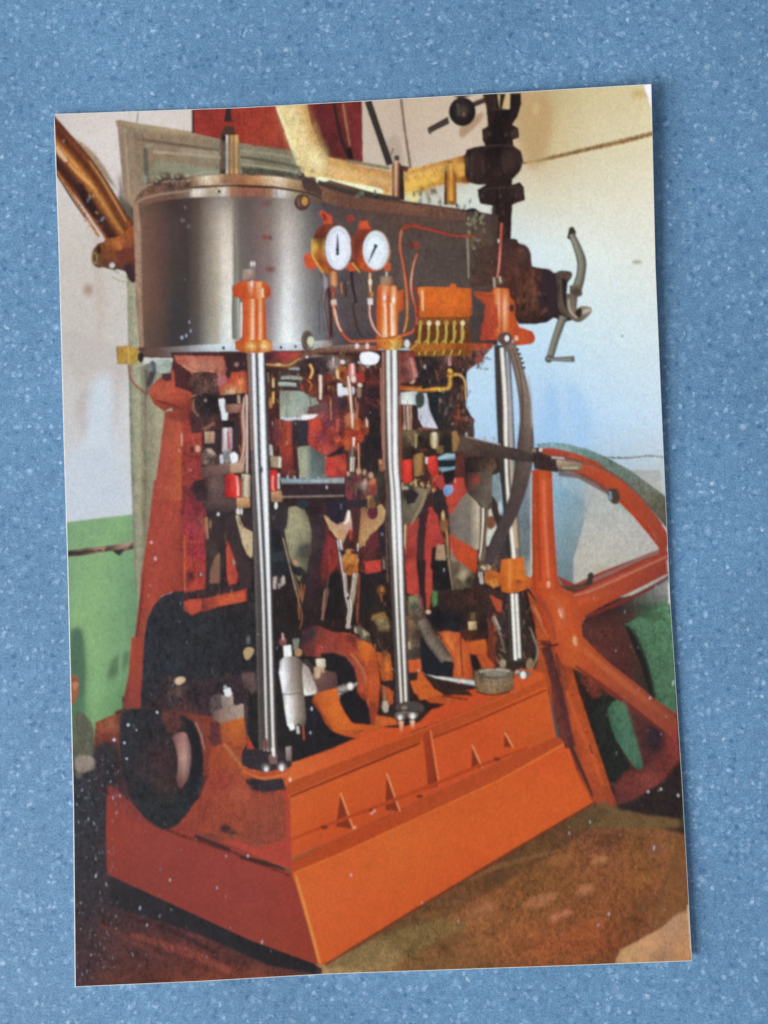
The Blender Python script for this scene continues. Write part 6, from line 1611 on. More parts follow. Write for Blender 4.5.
P('690,300 768,330 768,440 720,400', 'd04830', f=1.4, mot=.3)
P('700,30 740,20 768,10 768,120 700,190 690,140', 'b83a30', f=1.5, mot=.5); P('688,40 712,30 722,60 700,88 685,70', '7aa4d0', f=1.1, sm=1)
# fine streaks of print, the clutter of rods, nuts and reflections too small to read
part('printed_machinery_shadow')
_q = random.Random(5)
def streaks(n, x0, y0, x1, y1, cols, ln=(3, 12), wd=(0.5, 1.5)):
    for _ in range(n):
        x, y = _q.uniform(x0, x1), _q.uniform(y0, y1)
        key = CUR
        L = _q.uniform(*ln); a = math.radians(_q.gauss(90, 14))
        dx, dy = math.cos(a) * L, math.sin(a) * L; w = _q.uniform(*wd)
        px, py = -math.sin(a) * w / 2, math.cos(a) * w / 2
        i = OWNER[int(min(max(y, 0), 1020) * RES), int(x * RES)]
        globals()['CUR'] = int(i)          # a streak belongs to whatever it lies on
        P([(x - px, y - py), (x + dx - px * .4, y + dy - py * .4), (x + dx + px * .4, y + dy + py * .4), (x + px, y + py)], _q.choice(cols), f=_q.uniform(.8, 1.2), op=_q.uniform(.35, .8))
        globals()['CUR'] = key
DK = ['241c1e', '2c2022', '1c1618', '3a2624']
WM = ['7a4430', '9a5838', 'b87850', '6a3028', '8a6a54']
LT = ['d8c4b0', 'e8dcd0', 'c8a888', 'b0a8a4']
streaks(170, 196, 362, 250, 600, DK + WM)
streaks(130, 272, 360, 385, 480, DK + WM + WM)
streaks(110, 275, 480, 388, 630, DK)
streaks(140, 400, 350, 470, 600, DK + WM)
streaks(55, 200, 362, 470, 520, LT, (2, 6), (0.5, 1.1))
streaks(120, 150, 660, 330, 720, DK + ['4a3634', '5a4440'])
streaks(130, 405, 590, 560, 665, DK + WM)
streaks(60, 330, 620, 400, 700, DK + WM)
streaks(60, 150, 590, 250, 690, ['3a3a40', '1c1c20', '33343a'])
V(0, 0, 1)
# ---------------- low down at the left: frame foot, pulley, bearing cap
MOT = 0.5
V(90, 640, 3.657)
part('printed_frame_column')
P('152,-10 196,-10 190,100 185,240 178,250 128,250 122,215 140,130', 'G 125,150,190 / 0: 8a3430 98402f 9c3a2c / 120: 7a302c 94402f 94382c / 250: 6f2c2c 843832 8a362e', f=1, mot=.4)
T('120,205 122,250', 6, '5a2628', f=1.2)
part('printed_bedplate')
P('20,302 85,275 90,262 130,245 260,250 400,255 440,280 460,300 440,390 400,560 260,700 110,560 60,520 30,420 18,340', '40,320:8a4a30 80,300:8a5038 110,290:6c3a2c 60,360:742f28 30,380:5a3426 90,400:6a3024 60,450:33262c 90,520:3f282e 330,260:6c3424 420,300:7a3424 430,420:8a3c24 400,480:7c3a24', f=1.6, mot=.8)
P('18,390 60,370 100,380 112,440 100,520 60,540 30,500', '2f2a30', f=3, mot=1)
P('90,262 130,248 135,262 95,275', '4a2c24', f=1.3)
part('printed_crankshaft_pulley')
P('118,262 180,250 262,252 330,272 375,295 402,350 416,430 412,520 380,600 330,668 270,692 200,650 150,580 116,480 108,380 108,310',
  '130,290:2c2a32 200,280:26262c 250,270:2c262a 150,400:26262c 200,450:33282c 260,440:3a2629 280,520:3a2829 200,560:24262a 260,640:24272b 330,620:22262a 380,520:24242a 400,420:241f26 370,330:221f26 340,290:33262a 130,480:2a262c', f=1.8, sm=1, mot=1.2)
P('262,258 320,270 340,300 310,345 290,340 265,300', '55302e', f=2.2, mot=.8)
P('302,352 345,338 366,380 370,440 360,500 335,540 318,520 322,440 312,385', 'G 302,325,345,370 / 340: 6a4444 8a605a 9a6c64 6a4444 / 430: 5a3636 9a726c b48c84 6a5250 / 530: 4a2c30 6a403e 6f4c48 4a2c30', f=1.3, sm=1, mot=.3)
P('345,290 375,310 400,380 406,450 396,520 372,560 366,480 376,420 366,350', '1c1a20', f=1.6, sm=1)
P('375,270 410,300 430,380 438,470 430,540 415,520 418,430 402,350', 'G 375,438 / 270: 7a4434 6f302c / 540: 8a4034 80302c', f=2, mot=.6)
T('385,300 405,345 418,400', (3, 5, 3), 'a87868', f=1.3, caps=None)
E(430, 520, 20, 26, '33242a', f=2.4)
for x, y, r in [(246, 264, 4), (140, 311, 4.5), (88, 365, 4.5), (126, 376, 3.5), (134, 434, 3), (170, 330, 2)]:
    E(x, y, r, r * 1.2, 'c8d8ec', f=1)
P('185,175 260,160 420,170 560,120 560,235 480,250 440,280 260,252 190,250', '200,200:24242a 260,180:2a262c 320,220:3a2c30 300,190:4a3834 380,200:2c2228 420,240:3a2830 480,200:2c2228 540,180:30242a 250,235:33262c 340,245:4a2c2c', f=2, mot=1.2)
P('312,145 340,135 348,148 330,162 314,160', 'c8ac8c', f=1.2, sm=1); E(322, 190, 14, 20, '5a4440', f=2.4)
P('440,205 480,195 500,230 470,270 440,260', '5a4a4c', f=2, mot=.9)
P('478,205 520,190 525,240 485,255', 'G 478,525 / 195: 8a7874 a8988e / 250: 7a6460 9a8478', f=1.2, mot=.4)
P('488,182 512,175 518,200 495,206', 'e8ecf0', f=1); T('494,168 496,180', 4, 'c8ccd0', f=1)
P('440,262 560,235 562,282 500,300 475,305 455,290', 'G 440,480,562 / 240: 5a403c 8a7068 b09c8c / 300: 4a2c2c 8a6c60 a08878', f=1, mot=.4)
P('475,305 562,285 575,380 560,400 520,382 480,372', 'G 475,520,575 / 290: 9a4a24 b8601f b8601f / 390: 8a4028 a84c24 984224', f=1.3, mot=.4)
P('440,300 475,305 480,372 450,400 435,360', '5c2c2c', f=1.6, mot=.8)
P('440,400 500,370 560,400 555,470 580,520 700,560 716,600 716,731 600,760 440,700 330,680 400,580 430,500', '460,430:984224 520,420:a04828 480,520:90382a 600,600:90402c 560,560:a04a34 680,640:8a402c 500,620:94402a 400,650:8a382a 620,700:8a4030 540,690:90402c', f=2, mot=.5)
T('490,380 530,430 560,470', (8, 12, 8), 'a8643c', f=2.4)
P('556,478 600,490 712,470 714,510 640,530 590,520 560,500', 'G 556,640,712 / 480: 9c5020 a86418 b8601f / 520: 7a421f 9a5420 a8601c', f=1.4, mot=.4)
P('565,510 600,525 680,530 716,515 690,545 640,560 590,548', '3a2c30', f=2.2, mot=1.3)
E(495, 690, 22, 16, '3c2428', f=3); E(520, 705, 20, 10, '4a2c22', f=3)
P('375,690 440,705 520,731 440,731', '6c3a2c', f=3)
# foot of the front column
P('556,440 580,400 700,390 716,430 716,470 640,490 580,482', '33282c', f=2, mot=1)
# ---------------- right: below the flywheel spoke
V(560, 600, 4.654)
part('printed_flywheel')
P('95,110 140,60 210,15 300,8 405,42 330,80 300,95 200,100 140,140 130,190 150,220 120,215 98,165', '110,120:33201f 150,90:2c1f20 220,40:3f2a28 300,30:38282a 380,45:3c2f2e 250,90:3a2220 130,190:4a2420', f=2.2, mot=.8)
P('260,0 330,-20 520,-70 520,10 470,30 405,42 300,12', 'G 260,400,520 / -40: 7a7a76 84847e 90908a / 40: 5a5652 6a6862 8a8a82', f=1.4, mot=.5)
P('330,80 405,42 520,8 530,60 300,100', 'G 300,400,530 / 20: 2c302c 3e5f48 4f7a58 / 100: 24382c 3f6448 456e4c', f=1.8, mot=.7)
P('300,100 350,90 420,340 440,450 400,420 370,260', '1f2420', f=2.6, mot=.9)
P('140,150 250,120 330,180 380,300 400,430 280,330 170,260 135,210', '170,190:5c2c26 250,170:50302a 320,250:4f2a26 360,340:482824 230,260:5a2c22', f=2.4, mot=.8)
T('70,250 200,330 330,425 450,510 545,580', (70, 62, 62, 60, 60), '8a3820 b0482a c0542c a8442a 7a3024|7a3420 94442a a05030 84382a 64302a|6a2c24 8a4034 7a3830 6c3430', f=1.6, mot=.5)
T('180,320 300,400 430,480', (8, 10, 6), 'c0683c', f=2.4, op=None) if False else None
P('60,275 120,290 190,370 230,440 215,470 150,440 100,380', '70,300:30261c 120,320:4a2c1c 170,380:8a3c28 150,420:6a3024 200,430:4a2820', f=2, mot=1)
P('200,440 260,455 225,510 260,650 340,790 300,800 240,860 200,700 150,520', '20231f', f=2.4, mot=.9)
P('222,520 232,490 268,463 300,480 318,540 350,650 384,760 376,788 356,786 310,725 262,650 236,580', 'G 222,300,384 / 470: 3a5a44 4f7a58 4f7a58 / 600: 33503c 44705a 44705a / 790: 304a3a 3c6450 3c6450', f=1.1, sm=1, mot=.6)
P('310,500 420,560 540,590 552,740 470,850 340,930 260,960 250,860 330,800 390,790 380,720 340,600', '340,560:55302c 420,620:4a2a2a 500,620:7a342c 540,680:84342c 440,680:3c2426 480,760:6c302c 400,840:7a3830 320,880:6a302c 280,930:5a2c28 390,740:502a2a', f=2.2, mot=.7)
E(440, 640, 44, 60, '33242a', f=6, rot=30)
P('260,960 360,930 470,860 560,740 575,1000 480,1024 300,1000', '2a201f', f=3, mot=1)
for x, y, w, h in [(418, 462, 5, 8), (532, 385, 5, 14), (65, 190, 7, 20), (440, 165, 4, 6), (520, 15, 6, 26), (470, 880, 4, 6), (410, 892, 4, 7), (550, 910, 4, 7)]:
    E(x, y, w, h, 'd0d4d4', f=1, op=.9)
part('printed_floor')
P('150,960 200,940 275,975 400,1000 560,1020 560,1060 140,1060 0,1060', '6a5030', f=2.5, mot=.5)
# brown floor: no bluish gap along the plinth
V(0, 0, 1)
P('321,967 420,906 520,846 594,802 612,812 560,850 450,915 360,965', '4a3420', f=3, mot=.6, op=.5)
P('325,968 380,936 440,918 470,925 420,950 380,972', '7a6238', f=4, mot=.8, op=.7)
# ---------------- inside of the cranks
V(280, 590, 2.743)
part('printed_crankshaft')
P('70,110 100,100 150,118 200,125 235,150 262,185 275,260 270,320 255,375 240,300 225,220 190,180 140,165 100,185 70,170', '90,130:7a3428 150,140:8c3c2c 210,160:a84c28 240,190:b85420 260,240:a84420 255,320:a04020 130,160:5a2a24 220,200:8a3a28', f=1.5, mot=.7)
T('195,175 225,215 238,260 240,310', (5, 7, 6, 4), 'b8603c', f=1.8)
P('75,185 130,170 190,185 222,225 235,300 240,370 200,365 170,330 160,280 150,240 100,230', '241c1e', f=2, mot=.9)
P('75,230 155,228 160,262 95,285 75,275', 'G 75,160 / 230: 6a5450 5a4444 / 280: 7a5c50 6a4c40', f=1.3)
T('150,290 180,278 210,262', (18, 24, 10), '5a5450 c0b8b0 4a4444', f=1.5); E(195, 265, 7, 9, 'f0ece4', f=1.2)
P('98,190 122,188 125,210 102,214', 'd8ccb8', f=1); P('95,212 120,210 115,235 92,240', 'a88868', f=1.2)
P('62,215 78,222 100,275 98,285 62,290', 'G 62,100 / 220: a09a90 9a9488 / 290: e8e8e4 c8c0b4', f=1.1)
T('305,30 318,150', 30, '2a1e1c', f=3, mot=1); T('360,30 372,200', (24, 26), '4a3a36 5a4a42 33262a', f=2.4, mot=1.2)
P('265,170 300,175 310,245 280,250', 'b85420', f=1.6, mot=.6); P('262,80 295,75 300,110 270,112', '6a5a3c', f=2, mot=.9)
P('275,260 300,270 310,310 290,320', '9c441c', f=1.6, mot=.8); E(288, 320, 8, 16, '9a8878', f=1.5)
P('390,180 460,195 520,210 530,235 400,232 385,215', '1f1a1c', f=2, mot=.8)
P('510,170 545,190 560,205 530,215 520,190', '2c1a16', f=1.5)
P('400,60 480,70 560,90 575,130 500,140 430,120 400,110', '30201c', f=2.4, mot=1.3)
E(526, 98, 12, 16, 'c0a478', f=1.4); P('505,85 548,80 552,118 510,120', '3c2c24', f=2, op=.6); E(527, 97, 8, 12, 'd0b88c', f=1.2)
for k in range(7):
    a = math.radians(-70 + k * 22)
    T('%g,%g %g,%g' % (585 + 20 * math.cos(a), 150 + 40 * math.sin(a), 585 + 34 * math.cos(a), 150 + 60 * math.sin(a)), 3, '7a5c4c', f=1.2)
V(0, 0, 1)
MOT = .5
part('printed_flywheel')
P('588,614 600,607 618,601 634,595 646,600 640,606 622,612 606,622 594,642 588,632', '3c2a26', f=1.8, mot=.7)
P('630,597 650,586 669,576 671,598 655,603 640,607 630,606', 'G 630,650,670 / 576: 6a6a66 7c807c 8a8e88 / 607: 3a3c36 5c665c 6c7a6c', f=1.3, mot=.5)
part('printed_wall', 'door_frame')
V(40, 70, 2.56)
P('205,140 390,170 480,185 650,205 672,262 600,258 560,252 480,256 395,264 300,278 262,300 240,325 222,270', '7c6c58', f=3, op=.50, mot=.5)
T('262,178 390,196 460,205', (4, 6, 4), '6c5a48', f=1.4)
T('290,210 380,216 462,224', (5, 7, 5), 'a89880', f=1.6)
T('512,205 600,216 665,228', (3, 5, 3), '9c9078', f=1.6)
T('512,222 600,236 668,250', (6, 8, 6), '5c5442', f=2)
T('515,240 600,252 660,262', (3, 5, 3), '9aa088', f=1.4)
P('512,248 560,252 640,262 660,272 520,268', '504a3c', f=2, mot=1)
T('268,200 272,270', (7, 8), '5f594e', f=1.4)
T('232,150 240,260 246,320', (14, 12, 8), '94806a', f=3)
T('217,150 224,260 230,330', (3, 4, 3), 'b09a80', f=2)
# rounded shading on the lagging and edge lights on the dark castings
V(200, 70, 3.84)
part('printed_lagged_pipe')
P('310,140 365,134 400,230 445,310 480,350 440,395 400,370 370,320 335,230', 'f0e2ac', f=9, op=.55, mot=.5)
P('395,132 412,130 432,210 470,290 492,330 470,330 430,270 405,200', 'b88a48', f=6, op=.6, mot=.5)
P('470,365 560,382 640,405 735,420 735,445 640,430 560,408 470,395', 'f0d8a0', f=8, op=.5, mot=.5)
P('500,350 640,372 735,388 735,402 640,388 500,366', 'b08448', f=6, op=.55, mot=.5)
E(450, 345, 24, 50, 'f4e8b4', f=9, op=.5)
V(360, 70, 3.84)
part('printed_lagged_pipe', 'right_length')
P('180,400 260,382 330,365 400,348 400,362 330,382 260,402 182,424', 'f0c868', f=7, op=.6, mot=.5)
P('180,470 300,430 400,425 420,440 300,450 185,492', 'a87428', f=7, op=.5, mot=.5)
part('printed_stop_valve')
for s_, w_ in [('484,225 480,265', 5), ('592,228 600,262', 5), ('505,150 560,152', 4), ('480,300 500,290 590,292', 4), ('470,345 476,400', 6), ('548,330 556,395', 6), ('612,335 618,370', 5), ('470,470 500,455 590,450 625,455', 4), ('508,530 508,640', 5), ('412,330 408,400', 5), ('430,320 426,420', 6), ('520,110 515,148', 5)]:
    T(s_, w_, '3f302c', f=1.5)
for x, y in [(495, 245), (585, 245), (470, 485), (600, 480), (540, 485), (430, 340), (430, 400), (560, 250)]:
    E(x, y, 6, 7, '453630', f=1.5)
E(575, 350, 26, 40, '3c2a26', f=5); E(395, 155, 16, 18, '4a3c38', f=4)
V(0, 0, 1)
# ---------------- flywheel redrawn over its gaps
MOT = .3
V(500, 430, 2.56)
part('printed_flywheel')
TONE = (1.0, 0.97, 1.0)
P('198,462 260,430 340,425 390,395 436,366 440,440 330,490 318,500 340,560 380,640 400,690 300,640 215,560 200,510', 'G 200,270,330,400,440 / 366: 3a2a24 3c2c28 50504a 8a908c 9aa09c / 420: 33221e 30221e 4a443e 74786f 8a8e88 / 455: 30201e 2c1e1c 3c302c 3f5c44 52805c / 510: 4a2c26 5a3028 4c2c26 3c6448 47765a / 600: 5c3028 5a2c26 4a2824 2c3a2c 3f6e50 / 690: 5c3028 5a2c26 4a2824 2a2c24 3a6448', f=1.6, mot=.6)
P('318,498 440,440 446,600 450,725 400,690 378,640 365,560 340,520', 'G 318,380,448 / 440: 40684c 4a7a58 52845f / 560: 2c4434 3f6f4e 457652 / 720: 2a3428 33543e 3f6a4c', f=1.2, mot=.7)
E(390, 478, 26, 14, '2f5438', f=2.5)
P('318,498 345,510 372,570 392,640 400,690 385,680 360,600', '1f201c', f=1.4)
P('84,104 110,98 132,106 136,200 142,300 148,380 160,404 186,420 230,402 330,358 404,322 410,300 396,270 350,214 300,168 250,132 215,112 205,80 250,92 310,125 365,180 410,240 432,285 434,366 350,408 262,450 222,474 208,500 212,530 270,588 360,658 452,738 454,800 420,770 330,712 245,645 190,610 160,600 140,560 110,500 92,430 84,398 82,250',
  'G 82,96,112,132,150,186,240,300,360,434 / 80: a03c1c a03c1c a03c1c a03c1c a03c1c b0482c c05838 b04c2c a0442c a0442c / 130: a83c18 c04c1c d05c28 b04420 a03c1c a03c1c a8401f b44c24 a0442a 94402a / 250: a03814 bc4818 cc5420 b04420 a03c1c a03c1c a03c1c a03c1c a8442a 98402a / '
  '330: a03814 b84818 c85420 b8481c 984020 983c20 904028 984430 a44c34 90382a / 395: a03814 b84818 c4501c c05020 a84420 984224 a85030 ac4828 9a3c24 84342a / 440: 8c3418 a03c18 b84818 c4541f c85824 b84c20 b0481f a44020 84342a 7a302a / '
  '500: 8a3018 9a3818 a83c18 bc4c1c c85a24 c05020 8a3c24 7a342a 7a342a 7a342a / 560: 8a3018 8a3018 9a3818 a84018 b84c20 c45a24 b0481f 90402a 7a342a 6a2c2a / 640: 8a3018 8a3018 8a3018 9a3818 a04020 b04c20 b04c24 a04828 94442c 70302a / 740: 7a2c20 7a2c20 7a2c20 7a2c20 8a3820 903c20 8a3c28 90402c 98482f 90402c', f=1.1, mot=.25)
T('112,130 116,250 124,380', (4, 7, 6), 'd87048', f=2)
T('96,110 98,250 104,390', (4, 6, 5), 'a03c18', f=2)
T('190,424 240,408 330,368 430,322', (3, 5, 4, 3), 'c8765c b87058', f=1.4)
T('200,440 300,412 390,372 432,350', (12, 16, 14, 10), 'c0542a|a0442a|8a382a', f=3)
T('215,480 300,445 380,408 432,376', (5, 8, 8, 6), '7a2c22|6a2a24', f=2)
T('215,560 280,618 360,682 440,745', (12, 16, 14, 10), 'c0602c|b05830|8a4430', f=3)
T('195,605 280,668 360,728 420,775', (6, 10, 10, 6), '7a3020|5a2a26', f=2)
E(157, 468, 5, 14, 'f0c8a0', f=1.8, rot=-15); E(192, 540, 5, 13, 'e8b078', f=1.8, rot=-10); E(124, 395, 4, 9, 'f0b890', f=1.6)
T('90,420 115,450 135,500 140,540', (5, 8, 6, 4), '7a2c20 a85038 8a3420', f=1.6)
T('130,425 152,450 168,500', (3, 5, 3), 'b86040', f=1.8)
T('105,545 130,552 150,548', (3, 6, 5), '4a2018', f=1.4)
P('150,104 215,112 250,132 300,168 292,176 240,146 200,124 150,118', '6a4438', f=1.4, op=.8)
T('205,82 260,98 320,134 372,186 414,242', (3, 4, 4, 3, 2), '6c5044', f=1.4)
P('276,150 300,150 308,170 300,188 290,190 280,172', '4a3a30', f=1.4); T('282,158 284,178', 4, '8aa4ac', f=1.2)
P('160,404 190,418 228,402 236,366 240,372 236,396 200,408', '3c2c26', f=1.4, op=.8)
E(432, 305, 4, 9, 'c8b8a8', f=1.4)
P('434,280 440,300 440,372 434,366', '8a3428', f=1)
TONE = (1.0, 1.0, 1.0)
# bronze gauge cases are darker than their faces
V(300, 200, 6.4)
part('printed_pressure_gauge')
P('85,250 110,190 150,158 190,160 170,220 165,300 175,380 200,440 165,470 120,430 88,370 78,310', '120,200:5a2c1c 150,180:6a3424 110,260:6a3c20 140,260:4c2418 90,310:c88c3c 130,310:a8702c 100,330:d8a848 140,345:8a4820 120,390:8a4420 160,430:a85c28 180,200:6a342c', f=1.2, mot=.5, op=.85)
part('printed_pressure_gauge#2')
P('335,260 350,215 375,195 420,192 404,240 400,320 415,390 440,440 400,445 360,410 335,350', '350,250:5a2c20 380,220:6c3424 370,300:5c2a20 390,350:8a3820 360,380:7a3424 410,420:a04c24', f=1.2, mot=.5, op=.8)
V(0, 0, 1)
part('printed_cylinder_block')
P('326,212 400,214 470,222 494,226 494,300 470,292 400,296 340,340 326,345', '6a4c3c', f=6, op=.22, mot=.5)

part('printed_wall', 'green_patch')
V(500, 430, 2.56)
P('330,500 440,442 450,725 400,690 380,600 350,530', '5c7a5c', f=3, op=.35, mot=.9)
P('300,700 320,690 350,790 362,860 340,850 305,770', '4c6a54', f=2, op=.5, mot=.6)
V(0, 0, 1)
# ================================================================== the middle of the engine, closest tracing
MOT = 0.4
# ---- right crosshead, eccentric rod and the lit wall seen through (region right of the middle column)
V(400, 430, 5.486)
part('printed_valve_gear')
P('0,0 330,0 330,120 520,150 540,240 350,260 210,240 0,300', '20,60:4a3a2c 60,30:7a6448 60,120:33241f 100,60:241a1a 150,100:2c1f1e 200,30:4a3a2c 240,60:1f1c1c 240,110:1c1c20 340,160:5a3028 400,180:302220 480,180:33241f 330,220:3a2828', f=1.4, mot=.9)
P('60,20 95,20 98,80 60,90', '6a5a44', f=1.5); T('88,20 86,100', 8, 'a89468', f=1.3)
P('170,20 205,20 210,90 185,100 168,80', 'G 168,190,210 / 20: a89468 e8e0c4 8a7850 / 100: 8a7440 d0c090 6a5430', f=1.3, sm=1)
P('285,10 310,5 330,60 325,110 290,120', '9a7444', f=1.5)
P('205,90 240,85 235,130 200,125', '7a5a34', f=1.6, mot=.9)
T('110,112 150,108', 10, '6a3428', f=1.4)
P('8,168 62,160 70,285 14,290', 'G 8,38,70 / 165: b02820 f04030 c83028 / 290: a02420 e03428 a82420', f=1.1, mot=.3)
P('75,140 125,122 135,150 132,245 80,258 70,180', 'G 72,100,130 / 130: 7a5230 b88a54 8a6438 / 255: 7a5430 a07848 7a5834', f=1.1, mot=.5)
T('128,150 128,235', 6, '4a3424', f=1.3); T('68,180 72,280', 5, '3a2420', f=1.2)
P('150,150 195,140 210,190 212,240 180,260 152,220', 'G 150,175,210 / 145: e04038 f04030 b82820 / 255: 8a2820 b83028 9a2c24', f=1.1, mot=.3)
P('140,150 152,150 150,185 142,185', 'f4d4d0', f=1)
P('205,150 250,130 300,128 306,215 260,230 215,222', 'G 205,255,306 / 130: 5a7c88 98b8c4 6a8c98 / 150: 7a9aa4 a0bcc8 7a98a0 / 168: 1c242c 1f2830 1c242c / 200: 1a1f26 1c2028 1c2028 / 212: 6a94a0 8ab0bc 6a90a0 / 230: 2c3a40 3a4c54 2c3840', f=1, mot=.2)
T('212,158 300,138', 9, '9cc0cc', f=1); T('228,226 304,204', 10, '7aa0b0', f=1)
P('240,228 305,215 300,255 260,300 240,270', '1f1a1c', f=1.3)
P('190,255 235,250 250,310 225,330 200,300', 'a83a34', f=1.5)
P('306,150 360,150 372,250 340,260 300,240', '5c2c28', f=1.6, mot=.7)
P('300,262 352,262 362,340 330,370 300,400 275,465 262,440 255,400 275,330 290,300', 'G 255,310,362 / 262: b03a30 c04034 a83c30 / 380: b84430 c04834 a04030 / 465: a04030 b04030 8a3428', f=1.3, mot=.4)
P('246,318 285,305 288,340 262,362 246,350', 'G 246,288 / 305: 6a94c4 88b4e0 / 362: 5a80ac 7aa4d0', f=1, sm=1)
# grey-brown lit wall behind the rods
P('362,342 400,372 440,420 442,640 425,660 300,590 275,560 270,480 320,400', 'G 270,330,380,425,442 / 350: 8a7a68 7a6e62 8a7a68 a89880 a89880 / 450: 6a5c50 7c7068 7a7066 c0b098 b8a890 / 560: 6a5c54 7a6e66 756a62 b8a890 a89c88 / 650: 6a5c50 7a6c60 7a6c60 a89c88 a09480', f=1.2, mot=.35)
P('505,250 545,240 555,370 540,400 505,360', '7c8c90', f=1.2); P('545,395 555,420 550,470 535,450', 'c8ccc4', f=1.1)
P('485,440 510,430 530,530 520,590 475,640 470,560', 'G 470,500,530 / 440: b8a890 c8c0b0 c8ccc4 / 640: c8c8bc d0d4c8 c8ccc0', f=1.1); P('480,480 515,475 525,520 500,545 478,530', '7a4830', f=1.5, sm=1)
P('500,350 525,390 560,500 575,580 540,560 500,440', '3a2c28', f=1.2, mot=.6)
P('350,150 520,150 530,200 515,225 500,240 355,240', '400,180:2c2220 460,190:4a382e 500,200:5a4436 380,200:241c1c 430,160:33261f', f=1.3, mot=1)
P('352,235 505,225 503,420 470,440 430,400 375,350 355,300', 'G 352,400,440,503 / 230: 2c2220 4a2c26 5a4a3c 5a4c40 / 290: 2a2224 6a3c34 54483e 6a5c50 / 350: 33262a 4c4038 5c5046 6a5c50 / 430: 2c2220 4a4038 6a5c50 5c5044', f=1.2, mot=.5)
E(420, 272, 22, 22, '8a3c34', f=2)
T('430,400 470,440 500,400', (4, 6, 4), '2c2220', f=1.2)
T('462,430 460,520 450,640 440,700', (44, 40, 30, 24), '3a2a24 4a3c34 c8b8a4 f0e4d4 6a5040 3a2c26 8a6c50 3a2c26', f=1, mot=.2)
T('550,150 560,300 572,420', (8, 12, 10), '2c2420', f=1)
P('270,565 300,590 380,640 425,670 420,768 360,768 300,700 285,640', 'G 270,340,425 / 570: c04c34 b84428 b84828 / 680: 9a3c28 c04820 b84420 / 768: 7a2c20 b04018 b04018', f=1.2, mot=.3)
P('275,640 300,700 350,768 275,768', '8a7a68', f=1.4)
# left: rods between column and link
P('5,300 60,300 120,320 150,330 110,420 60,500 20,520 5,520', '30,330:3a322c 60,350:241f20 120,340:8a7a60 90,400:7a6c58 40,440:6a6050 60,480:6a5c4c 20,500:5a5044', f=1.3, mot=.5)
P('22,345 80,335 105,350 80,400 40,410', '2a2224', f=1.6, mot=.6); T('12,290 14,330', 10, 'a09070', f=1.2); T('85,270 88,310', 8, 'c0a878', f=1.2); E(30, 318, 18, 8, 'b8a890', f=1.3)
T('145,325 125,400 60,520', (8, 10, 6), '9a8868', f=1.5, mot=.4)
T('30,520 26,640', (14, 10), '6a4c34 e0c8a0 6a4c34', f=1.1)
P('40,540 105,480 105,560 95,768 30,768', '60,560:9a3c34 80,600:a83c34 50,680:8a302c 70,740:b03828', f=1.5, mot=.5)
P('150,350 190,340 150,440 130,560 140,768 90,768 92,600 110,470', '3a2628', f=1.4, mot=.6)
P('175,430 205,470 220,560 240,620 205,640 175,640 160,740 140,768 135,640 150,540', '180,460:b43c34 190,540:b03c34 220,610:a03430 160,620:a83830 150,720:b83830', f=1.4, mot=.4)
P('190,330 240,350 262,420 270,540 262,560 240,540 215,470 180,400', '2c2426', f=1.4, mot=.8)
T('240,440 246,500 262,580 268,768', (12, 22, 16, 12), '3a2c24 a07848 5a4030 2c2422|3a2a24 c89058 6a4a30 2c2422|241f1f a88c68 3a2c26', f=1, mot=.5)
E(240, 520, 22, 40, '8a5c34', f=2); E(236, 470, 7, 26, 'd8b078', f=1.3)
P('205,625 235,640 250,720 240,740 195,690', 'a88868', f=1.4, mot=.3); P('175,650 200,640 190,768 165,768', '1f1a1c', f=1.4)
# ---- bearings under it
V(400, 560, 5.486)
part('printed_crankshaft')
P('120,180 290,170 340,150 470,160 560,180 560,240 520,270 500,330 480,400 440,440 330,440 210,390 150,330 130,260', '150,230:241e1e 200,230:30221f 300,210:38241f 400,220:40261f 480,230:3a2622 200,310:16141a 300,330:1a171a 400,260:33221f 450,370:2a1c1a 380,420:4a241a 290,350:24222a', f=1.6, mot=1)
P('180,0 260,0 290,160 200,170 175,100', '1c1a1a', f=1.6, mot=.8); P('270,0 330,10 390,60 400,150 300,160 275,80', '300,60:5a4c3c 345,90:a8987c 320,120:5a4c38 380,110:3a2c24', f=2, mot=.6)
T('268,0 290,165', (12, 5), '4a382c b09474 3a2c26', f=1.1)
P('45,0 90,0 85,150 70,190 40,180', 'b04034', f=1.4, mot=.4); P('90,0 145,0 140,180 120,260 110,180', '2a1e22', f=1.4, mot=.6); P('145,0 175,60 175,170 160,270 145,270 140,120', 'b04030', f=1.3, mot=.4)
P('178,170 205,175 205,240 185,262 175,230', '4c7a44', f=1.4, mot=.5); E(155, 285, 14, 12, 'd0a890', f=1.2); E(115, 230, 9, 26, '8a3048', f=1.6)
P('45,200 100,190 120,260 120,540 45,550', '60,220:7a7a58 80,260:5a5044 90,330:4a3c36 60,350:7a5c40 100,420:4a3a34 60,460:6a5a48 90,500:3a302c', f=1.5, mot=.9)
T('50,450 52,490', 8, 'c0a880', f=1.2)
P('370,290 430,285 435,340 420,395 370,395', '3a2a20', f=1.5); P('374,340 418,335 420,380 378,385', 'G 374,420 / 335: f0d8a8 b89868 / 385: c0a070 8a6c44', f=1.1); T('400,290 400,330', 22, '6a5438', f=1.6)
P('490,190 560,225 555,290 530,280', 'a84428', f=1.4)
T('515,310 548,380', (4, 6), '8a8074 d0c8bc', f=1.2); T('480,320 510,470 530,560', (8, 12, 8), '4a2820 7a3c2c', f=1.6); T('555,380 580,500', 8, '3a302a', f=1.8)
P('470,440 500,420 520,540 530,600 480,590', '6a2c1c', f=1.6, mot=.6)
P('110,420 210,520 250,560 300,570 290,630 200,640 130,600 110,520', '1c1c22', f=1.5, mot=.6)
